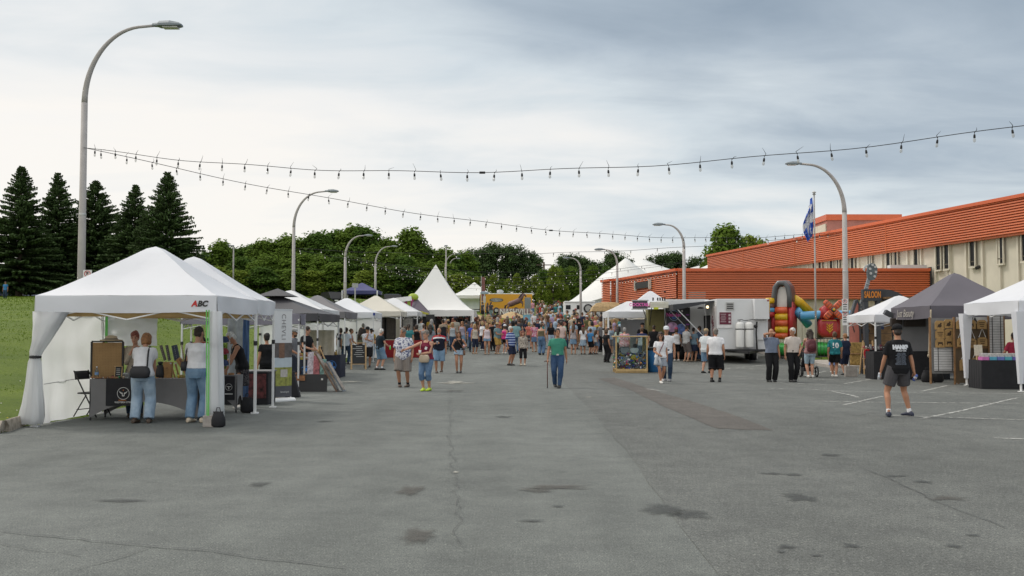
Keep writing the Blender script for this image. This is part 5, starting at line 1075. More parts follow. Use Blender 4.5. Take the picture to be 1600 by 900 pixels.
# umbrellas
RAF = mat('straw thatch', (.42, .30, .155), .9, .25, 10, bump=.5)
def parasol(px, py, Y, r, label):
    x, z = P(px, py, Y); zb = zt(x, Y); t = thing('straw_parasol', label, 'parasol', (x, Y, zb), 0, 'straw-coloured parasols'); h = z-zb; mb = MB(); n = 24
    mb.loft([[(r*q*math.cos(6.283*j/n)*(1+.02*math.sin(j*5)), r*q*math.sin(6.283*j/n), zz+.03*math.sin(j*3)*q) for j in range(n)] for zz, q in ((h-.62, 1.0), (h-.42, .8), (h-.22, .52), (h-.06, .22), (h, .04))], cap=False); mb.build('canopy', RAF, t, True); MB().tube([(0, 0, 0), (0, 0, h-.05)], .04, 8).build('pole', WOODD, t); MB().lathe([(.3, 0), (.3, .06), (.06, .1)], n=12).build('base', BLACK, t)
parasol(800, 487, 92, 1.35, 'straw parasol below the yellow trailer, in front of the stage letters'); parasol(853, 489, 88, 1.25, 'straw parasol in the crowd, left of a touching pair'); parasol(874, 488, 88.6, 1.25, 'straw parasol in the crowd, right of a touching pair'); parasol(748, 492, 72, 1.0, 'straw parasol just right of the big peaked marquee')
x, z = P(758, 503, 70); t = thing('screen_panel', 'turquoise screen panel beside the big peaked marquee', 'panel', (x, 70, zt(x, 70))); MB().box((0, 0, .62), (1.0, .06, 1.25)).build('panel', mat('turquoise', (.10, .33, .31), .6, .2, 3), t); MB().box((0, .1, .1), (1.1, .3, .1)).build('foot', BLACK, t)
x, z = P(823, 508, 66); t = thing('screen_panel', 'pale blue screen panel in the middle of the crowd', 'panel', (x, 66, zt(x, 66))); MB().box((0, 0, .9), (.5, .06, 1.8)).build('panel', mat('pale blue', (.18, .40, .5), .6, .2, 3), t); MB().box((0, .1, .1), (1.1, .3, .1)).build('foot', BLACK, t)
x, z = P(749, 520, 66); t = thing('potted_plant', 'leafy plant in a white pot by the marquee leg', 'plant', (x, 66, zt(x, 66))); plant(t, 1.5, .5, 400, LEAFS[1], 4)
# white trailer with black ring, thatched hut
x0, z1 = P(882, 470.5, 96); x1, _ = P(930, 470, 96); xm = (x0+x1)/2; zb = zt(xm, 96); t = thing('white_trailer', 'white box trailer with a black ring on its side', 'trailer', (xm, 96, zb)); h = z1-zb; W_ = x1-x0
MB().box((0, 1.1, h/2+.2), (W_, 2.2, h-.4)).build('body', WHITE, t, bevel=.04); MB().tube([(W_*.27, -.08, h*.66), (W_*.27, .05, h*.66)], .44, 20).build('ring', BLACK, t, True); MB().tube([(W_*.27, -.1, h*.66), (W_*.27, -.07, h*.66)], .30, 18).build('ring_face', mat('badge grey', (.4, .4, .38), .5), t)
for wx, ww in ((-W_*.38, .45), (-W_*.05, .30)): MB().box((wx, -.02, h*.72), (ww, .04, .4)).build('window', DGLASS, t)
MB().box((0, -.012, h-.12), (W_, .03, .12)).build('roof_trim', STEEL, t)
for wx in (-.5, .4): MB().tube([(wx, -.03, .33), (wx, .2, .33)], .33, 14).build('wheel', BLACK, t, True)
x, z = P(950, 472, 66.5); th = thing('thatched_bar', 'straw-thatched bar hut under the end of the annex', 'hut', (x, 67, zt(x, 67))); h = z-th.location.z; mb = MB()
mb.loft([[(sx*q*1.0, sy*q*1.0, zz) for sx, sy in ((-1.15, -1.0), (1.1, -1.0), (1.1, 1.0), (-1.15, 1.0))] for zz, q in ((h-.62, 1), (h-.30, .86), (h-.05, .62), (h, .3))]); mb.build('roof', RAF, th)
for sx in (-1, 1):
    for sy in (-1, 1): MB().tube([(sx*.9, sy*.8, 0), (sx*.9, sy*.8, h-.4)], .05, 6).build('post', WOODD, th)
MB().box((0, -.75, .5), (1.8, .15, 1.0)).build('counter', WOODD, th)
for i, (px, Y) in enumerate(((952, 65), (960, 65.3))):
    x, z = P(px, 492, Y); t = thing('hay_bale', ('tall stack of straw in the shade under the annex, left column', 'tall stack of straw in the shade under the annex, right column')[i], 'straw', (x, Y, zt(x, Y))); MB().box((0, 0, .95), (.5, .5, 1.9)).build('straw', RAF, t, bevel=.05); MB().box((0, 0, 1.2), (.51, .51, .03)).build('twine', WOODD, t)
# cars beyond the tents
def car(px, py, Y, label, col, rz):
    x, z = P(px, py, Y); t = thing('parked_car', label, 'car', (x, Y, z-1.6), rz); m = mat('car paint%s' % (col,), col, .25, .03, 2, metal=.2)
    mb = MB(); mb.loft([[(xx, sy*.88*k, zz) for xx, zz in ((-2.1, .35), (2.15, .35), (2.2, .7), (1.2, .95), (-2.15, 1.0))] for sy, k in ((-1, .95), (-1, 1), (1, 1), (1, .95))]); mb.build('body', m, t, True); mb = MB(); mb.loft([[(xx*q, sy, zz) for xx, zz in ((-1.9, .95), (1.2, .95), (.5, 1.58), (-1.5, 1.6))] for sy, q in ((-.82, 1), (-.66, .98), (.66, .98), (.82, 1))]); mb.build('cabin', DGLASS, t); MB().box((-.5, 0, 1.6), (1.8, 1.3, .05)).build('roof', m, t)
    for xx in (-1.35, 1.35):
        for s in (-1, 1): MB().tube([(xx, s*.72, .33), (xx, s*.92, .33)], .33, 14).build('wheel', BLACK, t, True)
    for s in (-1, 1): MB().box((2.17, s*.6, .72), (.08, .35, .14)).build('headlight', WHITE, t)
car(523, 456.5, 96, 'dark parked car seen above the charcoal gazebo and white tent roofs', (.03, .035, .04), R(-60)); car(612, 460, 96, 'blue-grey parked car between the cream and white tent peaks', (.10, .13, .17), R(-75))
for i, (px, c, lab) in enumerate([(55, (.06, .08, .12), 'dark blue car far off behind the left spruce'), (98, (.3, .3, .3), 'silver car far off behind the second spruce'), (120, (.05, .05, .05), 'black car far off left of the tall lamp'), (165, (.35, .36, .38), 'pale grey car far off right of the tall lamp'), (20, (.06, .07, .1), 'navy car far off at the left edge')]):
    x, z = P(px, 449, 142); car(px, 449, 142, lab, c, R(10*i)); C.objects  # parked beyond the lawn
# signs on posts behind the tents
x, z = P(555, 446, 70); t = thing('road_sign', 'back of a small grey road sign on a post behind the tents', 'road sign', (x, 70, zt(-8, 70))); h = z-t.location.z; MB().tube([(0, 0, 0), (0, 0, h)], .05, 6).build('post', STEEL, t); MB().box((0, -.05, h), (.42, .02, .3)).build('plate', mat('sign grey', (.33, .34, .34), .5), t)
# ------------------------------------------------------------------ food trailers
TWH = mat('white trailer panel', (.66, .67, .68), .4, .03, 2, dirt=.08)
Y = 47.5; x0 = P(1120, 500, Y)[0]; x1 = P(1200, 500, Y)[0]; zb = zt(x0, Y); W_ = x1-x0; t = FT = thing('food_trailer', 'white food trailer with two white propane tanks and a dark awning', 'food trailer', ((x0+x1)/2, Y, zb), 0)
zz = lambda py, YY=Y: P(1160, py, YY)[1]-zb
top, bot = zz(467), zz(546); LN = 6.6
MB().box((0, LN/2, (top+bot)/2), (W_, LN, top-bot)).build('body', TWH, t, bevel=.03)
mb = MB(); mb.box((0, LN/2, bot-.05), (W_-.1, LN, .12)); mb.bar((-.7, 0, bot-.08), (0, -1.2, bot-.12), .12); mb.bar((.7, 0, bot-.08), (0, -1.2, bot-.12), .12); mb.box((0, -.32, bot-.02), (1.5, .5, .06)); mb.build('chassis', BLACK, t)
X = lambda px: P(px, 500, Y)[0]-t.location.x
MB().box(((X(1176)+X(1199))/2, -.20, (zz(467.5)+zz(499))/2), (X(1199)-X(1176), .40, zz(467.5)-zz(499))).build('utility_box', TWH, t, bevel=.02)
MB().box(((X(1182)+X(1195))/2, -.04, (zz(501)+zz(531))/2), (X(1195)-X(1182), .08, zz(501)-zz(531))).build('lower_cabinet', TWH, t, bevel=.01)
MB().tube([(X(1197), -.41, zz(470)), (X(1197), -.40, zz(470))], .05, 10).build('marker_light', mat('red lens', (.25, .03, .03), .3), t)
v_ = MB().box((X(1140.5), -.02, zz(478.5)), (.38, .06, .38)).build('vent', STEEL, t); mb = MB()
for i in range(3): mb.box((X(1140.5), -.06, zz(478.5)-.10+i*.10), (.30, .03, .05))
mb.build('louver', BLACK, v_)
mn = MB().box((X(1133), -.03, zz(500)), (X(1144)-X(1122.5), .05, zz(487.5)-zz(512.5))).build('menu_board', mat('white board', (.7, .68, .68), .5), t); MB().box((X(1133), -.06, zz(497.5)), (.56, .02, .58)).build('menu_panel', mat('maroon panel', (.12, .008, .03), .5), mn)
mb = MB()
for i in range(5): mb.box((X(1131)-.04, -.075, zz(491)-i*.09), (.26-.05*(i % 2), .006, .025)); 
for i in range(3): mb.box((X(1139.5), -.075, zz(492.5)-i*.16), (.10, .006, .10))
mb.build('menu_print', mat('menu print', (.5, .4, .42), .6), mn)
for i, px in enumerate((1153.5, 1168)):
    pt = thing('propane_tank', ('left white propane tank on the trailer tongue', 'right white propane tank on the trailer tongue')[i], 'gas tank', (P(px, 520, Y)[0], Y-.34, zb+zz(543.5)), 0, 'propane tanks'); h = zz(503)-zz(543.5); r_ = .20
    MB().lathe([(.04, 0), (r_*.96, .02), (r_, .08), (r_, h*.70), (r_*.99, h*.705), (r_, h*.72), (r_, h*.9), (r_*.8, h*.97), (.05, h)], n=20).build('body', mat('tank white', (.72, .72, .70), .35, .04, 4), pt, True); MB().tube([(0, 0, h), (0, 0, h+.08)], .04, 8).build('valve', STEEL, pt); MB().lathe([(r_*1.02, h*.70), (r_*1.03, h*.705), (r_*1.03, h*.735), (r_*1.02, h*.74)], n=20).build('strap', BLACK, pt)
mb = MB(); mb.tube([(X(1150), -.34, zz(503)+.08), (X(1156), -.34, zz(501)+.05), (X(1161), -.3, zz(501)), (X(1168), -.34, zz(503)+.08), (X(1175), -.2, zz(499))], .018, 6); mb.tube([(X(1181), -.2, zz(503)), (X(1179), -.3, zz(520)), (X(1180), -.3, zz(548))], .035, 6); mb.tube([(X(1178), -.3, zz(510)), (X(1178), -.36, zz(510))], .09, 10); mb.build('gas_hose', BLACK, t, True)
mb = MB(); mb.tube([(X(1182), -.1, zz(535)), (X(1181.5), -.1, zz(560))], .03, 6); mb.build('jack', STEEL, t)
for yy in (2.6, 3.5): w_ = MB().tube([(-W_/2-.02, yy, .36), (-W_/2+.25, yy, .36)], .36, 16).build('wheel', BLACK, t, True); MB().tube([(-W_/2-.05, yy, .36), (-W_/2-.02, yy, .36)], .2, 12).build('rim', STEEL, w_)
for yy in (2.6, 3.5): MB().tube([(W_/2-.25, yy, .36), (W_/2+.02, yy, .36)], .36, 16).build('wheel', BLACK, t, True)
# service side faces left
sx = -W_/2; MB().box((sx-.012, 2.4, 1.75), (.03, 2.6, 1.1)).build('hatch_opening', mat('dark interior', (.02, .02, .022), .8), t)
for yy in (1.2, 3.7, 2.45): MB().box((sx-.03, yy, 1.75), (.05, .06, 1.15)).build('hatch_frame', ALU, t)
MB().box((sx-.2, 2.4, 1.15), (.42, 2.6, .05)).build('counter', STEEL, t)
GR = mat('grey and maroon graphics', (.50, .48, .48), .5, .05, 3); pnl = MB().box((sx-.02, .6, 1.6), (.03, 1.1, 2.2)).build('graphic_panel', GR, t); mb = MB()
for i in range(10):
    a = i*.63; mb.tube([(sx-.04, .3+.06*i+.15*math.sin(a*2+q), .8+.14*i+.18*math.cos(a+q)) for q in (0, .8, 1.6, 2.4, 3.2)], .022, 5)
mb.build('scroll_graphic', mat('maroon scroll', (.16, .02, .04), .5), pnl)
MB().box((sx-.025, .35, .95), (.03, .42, .55)).build('maroon_patch', mat('maroon scroll', (.16, .02, .04), .5), pnl)
o = MB().add([(sx, .5, top-.12), (sx, 2.9, top-.12), (sx-2.0, 2.9, top-.55), (sx-2.0, .5, top-.55), (sx, .5, top-.06), (sx, 2.9, top-.06), (sx-2.0, 2.9, top-.25), (sx-2.0, .5, top-.25)], [(0, 1, 2, 3), (4, 5, 6, 7), (0, 3, 7, 4), (1, 2, 6, 5), (3, 2, 6, 7)]).build('awning', mat('charcoal awning', (.035, .038, .045), .6), t)
for yy in (.55, 2.85): mb = MB(); mb.bar((sx-1.95, yy, top-.32), (sx-.02, yy, .75), .035); mb.build('awning_strut', ALU, t)
MB().ell((sx-.35, .45, top-.38), (.07, .07, .07)).build('lamp_globe', mat('lit bulb warm', (1, .75, .4), .3, .02, 5, emit=2.0), t); MB().lathe([(.16, 0), (.12, .06), (.03, .08)], (sx-.6, .9, top-.45), 12).build('lamp_shade', BLACK, t)
# second trailer with round emblem
Y2 = 50.6; x0, x1 = P(1036, 500, Y2)[0], P(1108, 500, Y2)[0]; zb2 = zt(x0, Y2); t = thing('food_trailer', 'black-fronted food trailer with a round neon-style emblem and an open yellowish hatch', 'food trailer', ((x0+x1)/2, Y2, zb2)); W2 = x1-x0; q = lambda py: P(1060, py, Y2)[1]-zb2; XX = lambda px: P(px, 500, Y2)[0]-t.location.x
MB().box((0, 1.1, (q(471)+.45)/2+.1), (W2, 2.2, q(471)-.45)).build('body', TWH, t, bevel=.03); pn = MB().box(((XX(1041)+XX(1078))/2, -.03, q(505)), (XX(1078)-XX(1041), .05, q(481)-q(530))).build('front_panel', mat('black panel', (.012, .012, .018), .4), t)
ec = XX(1053); mb = MB(); ring_mesh(mb, (ec, q(493)), .26, .235, -.062, 0, 36); mb.build('emblem_ring', mat('emblem pale blue', (.25, .4, .6), .5), pn); lettering('Nebulae', .26, mat('emblem pink', (.75, .10, .42), .5), pn, (ec-.02, -.068, q(492)), extrude=.002, bold=.006, sx=.85)
MB().ell((ec, -.06, q(496)), (.13, .006, .09)).build('emblem_planet', mat('emblem blue deep', (.06, .14, .4), .5), pn); 
for py in (492, 500, 507): MB().box((XX(1074), -.06, q(py)), (.16, .01, .07)).build('side_print', mat('violet print', (.25, .05, .35), .5), pn)
MB().box((XX(1065.5), -.06, q(486)), (.09, .01, .09)).build('sticker', WHITE, pn)
for px, c, s in ((1050, (.5, .3, .5), .28), (1065, (.12, .2, .5), .30), (1047, (.6, .35, .5), .2)): MB().ell((XX(px), -.055, q(511+(px == 1065)*3)), (s, .012, s*.9)).build('picture_bubble', mat('bubble%d' % px, c, .5, .5, 5), pn)
MB().box((XX(1025), .6, (q(483)+q(528))/2), (XX(1037)-XX(1012), 1.4, q(483)-q(528))).build('hatch_interior', mat('olive interior', (.14, .125, .04), .7), t); MB().box((XX(1024), -.75, q(477)), (XX(1038)-XX(1010), 1.3, .10), M=Matrix.Rotation(-.12, 3, 'X')).build('hatch_door', mat('cream panel', (.62, .6, .5), .5), t)  # inside of the hatch in a plain olive colour
MB().box((XX(1024), -1.37, q(477.5)), (XX(1038)-XX(1010), .04, .30)).build('hatch_face', mat('cream panel', (.62, .6, .5), .5), t)
for px in (1013, 1036): mb = MB(); mb.bar((XX(px), -1.3, q(479)), (XX(px+2), .0, q(510)), .035); mb.build('gas_strut', BLACK, t)
MB().box((XX(1019), -1.4, q(482.7)), (.24, .03, .10)).build('yellow_tag', mat('fluo yellow', (.55, .6, .03), .5), t)
sgn = MB().box((XX(995), -1.3, q(477.5)), (XX(1006)-XX(983.5), .12, q(471)-q(483.5))).build('light_box_sign', mat('dark led panel', (.05, .045, .055), .4), t); lettering('COCKTAILS', .22, mat('pink led text', (.6, .1, .35), .5, emit=.25), sgn, (XX(995), -1.37, q(477.3)), extrude=.002, bold=.006, sx=.92)
mb = MB(); mb.box((XX(995), -1.3, q(470.6)), (.85, .14, .05)); mb.box((XX(995), -1.3, q(484)), (.85, .14, .05)); mb.bar((XX(1000), -1.25, q(484)), (XX(1010), -.1, q(500)), .04); mb.build('sign_frame', STEEL, sgn)
for wx in (-.3, .6): MB().tube([(wx, -.04, .34), (wx, .2, .34)], .34, 16).build('wheel', BLACK, t, True)
MB().box((0, -.3, q(529)), (W2*.8, .5, .05)).build('counter', STEEL, t)
for i in range(6):
    if i != 1: MB().box((XX(1018+i*3.6), -.6, q(470.5)+.08), (.07, .05, .16)).build('roof_letter', INK, t)
# ------------------------------------------------------------------ can crate and barrel
xl, yl = G(962, 583); xr_, _ = P(1012, 560, yl); ppm = F/yl; t = thing('can_collection_crate', 'clear-sided wooden crate on a pallet full of crushed drink cans', 'crate', (xl, yl, 0)); W_ = xr_-xl; D_ = 1.15; H_ = 57/ppm
PAL = mat('pine timber', (.52, .36, .16), .65, .15, 7, bump=.1); zp = .17
for (a, b) in ((0, 0), (W_, 0), (0, D_), (W_, D_)): MB().box((a+(.03 if a == 0 else -.03), b+(.03 if b == 0 else -.03), (zp+H_)/2), (.06, .06, H_-zp)).build('post', PAL, t)
mb = MB(); mb.box((W_/2, 0, H_), (W_+.06, .10, .04)); mb.box((W_/2, D_, H_), (W_+.06, .10, .04)); mb.box((0, D_/2, H_), (.10, D_, .038)); mb.box((W_, D_/2, H_), (.10, D_, .038)); mb.build('top_rail', PAL, t)
mb = MB(); mb.box((W_/2, D_/2, H_+.03), (W_+.04, D_+.04, .02)); mb.build('lid', mat('lid grey', (.25, .25, .26), .4), t)
mb = MB()
for yy in (.05, .57, 1.1): mb.box((W_/2, yy, .025), (W_, .10, .05)); 
for i in range(7): mb.box((.07+i*(W_-.14)/6, D_/2, .155), (.13, D_, .03))
for xx in (.07, W_/2, W_-.07):
    for yy in (.05, .57, 1.1): mb.box((xx, yy, .095), (.13, .10, .09))
mb.build('pallet', PAL, t); mb = MB(); mb.box((W_/2, -.015, .115), (W_, .03, .11)); mb.build('front_board', PAL, t)
for nm, c, d in (('clear_panel', (W_/2, .0, (zp+H_)/2), (W_-.1, .008, H_-zp-.05)), ('clear_panel', (0, D_/2, (zp+H_)/2), (.008, D_-.1, H_-zp-.05)), ('clear_panel', (W_/2, D_, (zp+H_)/2), (W_-.1, .008, H_-zp-.05)), ('clear_panel', (W_, D_/2, (zp+H_)/2), (.008, D_-.1, H_-zp-.05))): MB().box(c, d).build(nm, glass(), t)
def sgnm(dx, c, yy=.02, z=.95):
    mb = MB(); pts = [(.17*math.cos(a)*(1 if a > 3.14 or True else 1), .17*math.sin(a) if math.sin(a) < 0 else .05*math.sin(a)) for a in [6.283*j/20 for j in range(20)]]; mb.prism([(p[0]+dx, p[1]+z) for p in pts], yy, yy+.01); mb.build('round_notice', c, t)
sgnm(.36, mat('grey notice', (.36, .36, .38), .5)); sgnm(.75, mat('white notice', (.66, .67, .67), .5)); MB().ell((.78, .03, 1.08), (.10, .01, .09)).build('face_print', INK, t); MB().box((.36, .025, .5), (.34, .01, .34)).build('grey_card', mat('grey notice', (.36, .36, .38), .5), t); MB().ell((.77, .03, .62), (.17, .012, .11)).build('yellow_badge', mat('badge yellow', (.6, .45, .03), .5), t)
canm = MB().lathe([(.022, 0), (.031, .008), (.031, .108), (.025, .118), (.022, .116)], n=8).mesh('drink_can', BLACK, True); cols = [(.55, .56, .58), (.05, .09, .38), (.5, .05, .06), (.07, .25, .12), (.6, .6, .6), (.45, .12, .30), (.06, .2, .5), (.55, .4, .05), (.3, .32, .34), (.05, .06, .15), (.62, .63, .65), (.50, .22, .06)]
CANM = [mat('can%d' % i, c, .3, .25, 25, metal=.5) for i, c in enumerate(cols)]
def can(px, py, pz):
    o = bpy.data.objects.new('drink_can', canm); C.objects.link(o); o.location = (t.location.x+px, t.location.y+py, pz); o.rotation_euler = (rnd.uniform(.6, 2.5), rnd.uniform(-.8, .8), rnd.uniform(0, 6.28)); o.scale = (1.05, 1.05, 1.1)
    o.material_slots[0].link = 'OBJECT'; o.material_slots[0].material = rnd.choice(CANM); setp(o, 'crushed drink can in the heap inside the clear-sided crate', 'can', 'cans in the crate')
def ctop(u): return .62+.10*math.sin(u*5)+.28*u*u
for k in range(225):
    u = rnd.random(); zz_ = rnd.uniform(.20, ctop(u)); can(.09+u*(W_-.18), .06+.05*rnd.random()+(.04 if k % 3 == 0 else 0), zz_)
for k in range(45): can(.06+.05*rnd.random(), .1+rnd.random()*(D_-.2), rnd.uniform(.2, .68))
for k in range(28): u = rnd.random(); can(.1+u*(W_-.2), rnd.uniform(.15, .9), ctop(u)-.03)
mb = MB(); rg = []
for i in range(9):
    u = i/8; rg.append([(.15+u*(W_-.3), .17, .19), (.15+u*(W_-.3), D_-.1, .19), (.15+u*(W_-.3), D_-.1, ctop(u)-.12), (.15+u*(W_-.3), .17, ctop(u)-.10)])
o = mb.loft(rg).build('drink_cans', mat('heap of cans', (.3, .32, .38), .4, .9, 28, metal=.4), None, loc=t.location); o['kind'] = 'stuff'
x, y = G(1026, 582); b_ = thing('blue_bin', 'blue round bin with a black rim beside the can crate', 'bin', (x, y+.3, 0)); MB().lathe([(.30, 0), (.33, .03), (.36, .95), (.34, .96)], n=22).build('body', mat('blue plastic', (.025, .14, .33), .45, .06, 4), b_, True); MB().lathe([(.37, .90), (.39, .91), (.39, 1.0), (.33, 1.02), (.30, .98)], n=22).build('rim', BLACK, b_)
# ------------------------------------------------------------------ inflatable
zg = zt(15, 52)+.12
inf = thing('bouncy_castle', 'colourful inflatable course with an arch, step wall, slide and red windmill', 'inflatable', (P(1225, 530, 52)[0], 52, zg))
def im(n, c): return mat('vinyl '+n, c, .3, .05, 3, spec=.6)
IR, IO, IY, IB, IG, IBR, IGR = im('red', (.42, .025, .03)), im('orange', (.62, .10, .03)), im('yellow', (.68, .42, .015)), im('blue', (.09, .33, .58)), im('green', (.03, .33, .06)), im('brown', (.13, .06, .045)), im('grey', (.075, .08, .085))
x_ = lambda px, Y=52: P(px, 500, Y)[0]-inf.location.x
z_ = lambda py, Y=52: P(1225, py, Y)[1]-zg
def puff(mb, c, d, M=None, r=.35):
    n = 10; rgs = []
    for i in range(9):
        t_ = -1+2*i/8; s = (1-abs(t_)**4)**.35 if abs(t_) < 1 else .55; s = max(s, .55)
        rgs.append([Vector((d[0]/2*s*math.copysign(abs(math.cos(a))**.45, math.cos(a)), d[1]/2*s*math.copysign(abs(math.sin(a))**.45, math.sin(a)), d[2]/2*t_)) for a in [6.283*j/16+.2 for j in range(16)]])
    mb.loft([[Vector(c)+(M @ p if M else p) for p in rg] for rg in rgs])
fa = Matrix.Rotation(R(-28), 3, 'Z'); ax = (x_(1213)+x_(1231))/2
def FA(u, v, z): p = fa @ Vector((u, v, 0)); return (ax+p.x, p.y, z)     # arch frame: u across, v depth
for i, py in enumerate((485, 495, 505, 515, 525)): mb = MB(); c_ = [FA(-.36, 0, z_(py)), FA(.36, 0, z_(py))]; mb.tube([FA(-.30, -.08, z_(py)), FA(0, -.1, z_(py)), FA(.30, -.08, z_(py))], .185, 12); mb.build('step_roll', (IO, IY)[i % 2], inf, True)
mb = MB(); mb.add([FA(-.30, .12, z_(480)), FA(.30, .12, z_(480)), FA(.27, .14, z_(455)), FA(.12, .15, z_(448)), FA(-.12, .15, z_(448)), FA(-.27, .14, z_(455))], [tuple(range(6))]); mb.build('back_sheet', im('cream', (.62, .6, .56)), inf)
arc = [(-.40, 480), (-.40, 462), (-.33, 449), (-.15, 442), (.15, 442), (.33, 449), (.40, 462), (.40, 480)]
for v0, m_, nm, r in ((-.05, IGR, 'arch_front', .13), (.22, IBR, 'arch_back', .16), (.5, IBR, 'arch_back', .16), (.78, IBR, 'arch_back', .16)): mb = MB(); mb.tube([FA(u, v0, z_(py)) for u, py in arc], r, 12); mb.build(nm, m_, inf, True)
mb = MB()
for v0 in (.05, .32, .6, .85): mb.tube([FA(.42, v0, z_(530)), FA(.43, v0, z_(500)), FA(.41, v0, z_(472))], .16, 12)
mb.build('side_wall', IR, inf, True); mb = MB(); mb.tube([FA(-.42, .0, z_(530)), FA(-.43, .0, z_(500)), FA(-.41, .0, z_(474))], .13, 12); mb.build('side_wall', IR, inf, True)
mb = MB(); mb.tube([(x_(1244), .3, z_(467)), (x_(1254), .5, z_(472)), (x_(1274), .8, z_(489))], .24, 12); mb.build('slide_rail', IY, inf, True); mb = MB(); mb.tube([(x_(1242), .9, z_(475)), (x_(1268), 1.2, z_(496))], .28, 12); mb.build('slide_bed', IBR, inf, True)
mb = MB(); mb.tube([(x_(1246), .2, z_(484)), (x_(1268), .5, z_(508))], .22, 12); mb.build('slide_side', IB, inf, True)
mb = MB(); mb.tube([(x_(1246), -.5, z_(494)), (x_(1280), -.5, z_(492)), (x_(1320), -.5, z_(492)), (x_(1346), -.4, z_(493))], .22, 14); bt_ = mb.build('top_beam', IB, inf, True)
for px, m_ in ((1278, IBR), (1305, IR), (1330, IBR), (1345, IG)): mb = MB(); mb.tube([(x_(px), -.2, z_(530)), (x_(px), -.2, z_(497))], .2, 12); mb.build('pillar', m_, inf, True)
mb = MB(); puff(mb, (x_(1287), -.6, z_(512)), (1.0, .5, z_(497)-z_(528))); mb.build('windmill_body', IR, inf, True); mb = MB(); mb.loft([[(x_(1287)+sx*w, -.6+sy*.25, zq) for sx, sy in ((-1, -1), (1, -1), (1, 1), (-1, 1))] for w, zq in ((.42, z_(497)), (.32, z_(482)), (.08, z_(477)))]); mb.build('windmill_top', IR, inf, True)
hb = (x_(1292), -1.05, z_(484.5))
for k in range(4):
    a = R(45+90*k); d = Vector((math.cos(a), 0, math.sin(a))); mb = MB(); Mq = Matrix.Rotation(-(a-math.pi/2), 3, 'Y'); puff(mb, Vector(hb)+d*.36, (.30, .14, .55), Mq); b__ = mb.build('blade', IO, inf, True); mb = MB()
    for s in range(3): p = Vector(hb)+d*(.2+.15*s); mb.box((p.x, p.y-.075, p.z), (.26, .02, .025), M=Mq)
    mb.build('blade_slat', IBR, b__)
MB().ell(hb, (.14, .16, .14)).build('hub', IGR, inf, True); MB().ell((hb[0], hb[1]-.12, hb[2]), (.07, .08, .07)).build('hub_cap', IY, inf, True)
mb = MB(); mb.tube([(x_(1288), -.87, z_(521)), (x_(1288), -.87, z_(506))], .015, 5)
for s in (-1, 1):
    for k in range(3): mb.tube([(x_(1288), -.87, z_(519-k*4)), (x_(1288)+s*.16, -.87, z_(514-k*4))], .022, 5)
mb.build('wheat_emblem', IY, inf); mb = MB(); mb.box((x_(1287), -.87, z_(501)), (.75, .02, .03)); mb.build('trim', IY, inf)
for i, (py, m_) in enumerate(((470, IY), (478, IBR), (484, IB), (491, IR))): mb = MB(); mb.tube([(x_(1199), .1, z_(py)), (x_(1210), .1, z_(py))], .16, 10); mb.build('back_roll', m_, inf, True)
mb = MB(); mb.tube([(x_(1200), .0, z_(466)), (x_(1200), 0, z_(490))], .12, 8); mb.build('back_post', IY, inf, True); mb = MB(); mb.tube([(x_(1203), .5, z_(530)), (x_(1203), .5, z_(495))], .3, 10); mb.build('back_wall', IBR, inf, True)
mb = MB(); puff(mb, ((x_(1200)+x_(1346))/2, .3, .32), (x_(1346)-x_(1200), 3.2, .75), None); mb.build('base', IG, inf, True)
x, _ = P(1290, 540, 49.5); fe = thing('crowd_barrier', 'black metal barrier in front of the red windmill', 'barrier', (x, 49.5, zt(x, 49.5)+.1)); mb = MB(); mb.tube([(-.55, 0, .1), (-.55, 0, 1.0), (1.0, 0, 1.0), (1.0, 0, .1), (-.55, 0, .1)], .025, 8); mb.build('frame', BLACK, fe)
for k in range(9): MB().tube([(-.4+.16*k, 0, .1), (-.4+.16*k, 0, 1.0)], .012, 6).build('bar', BLACK, fe)
for s in (-.3, .8): MB().box((s, 0, .03), (.06, .6, .05)).build('foot', BLACK, fe)
# ------------------------------------------------------------------ guitar, saloon, hay
x, z0 = P(1334, 540, 45.1); gt = thing('giant_guitar', 'giant cut-out electric guitar with a coral body leaning by the saloon', 'cut-out', (x, 45.1, .19)); gx = lambda px: P(px, 500, 45.1)[0]-x; gz = lambda py: P(1334, py, 45.1)[1]-.19
def poly3(name, pts, y, th, m, par): mb = MB(); mb.prism([(gx(a), gz(b)) for a, b in pts], y, y+th); return mb.build(name, m, par)
gb = poly3('body', [(1324, 560), (1321, 545), (1322, 515), (1325, 500), (1331, 489), (1335, 476), (1337, 469), (1341, 468), (1344, 475), (1343, 488), (1342, 500), (1345, 515), (1346, 535), (1343, 560)], 0, .25, mat('guitar grey edge', (.07, .075, .085), .5), gt); poly3('face', [(1326, 560), (1324, 545), (1325, 517), (1328, 503), (1334, 492), (1338, 478), (1340, 473), (1341.5, 478), (1340.5, 490), (1340, 502), (1342, 516), (1342, 535), (1340, 560)], -.02, .02, mat('guitar coral', (.50, .17, .13), .5, .15, 2), gb); poly3('sound_slot', [(1331, 508), (1332, 507), (1335, 518), (1334, 520)], -.04, .02, INK, gb)
poly3('neck', [(1340, 492), (1345, 492), (1362, 437), (1358, 434)], .06, .12, mat('guitar neck grey', (.20, .22, .24), .5, .1, 3), gt); mb = MB()
for k in range(9): a = k/9; px, py = 1343+17*a, 488-50*a; mb.box((gx(px), .05, gz(py)), (.16, .02, .03), M=Matrix.Rotation(.35, 3, 'Y'))
mb.build('fret', STEEL, gt); hd = poly3('headstock', [(1358, 436), (1357, 425), (1359, 415), (1363, 411), (1369, 412), (1373, 419), (1372, 430), (1368, 437), (1364, 438)], .04, .16, mat('guitar neck grey', (.10, .12, .13), .5, .1, 3), gt); mb = MB()
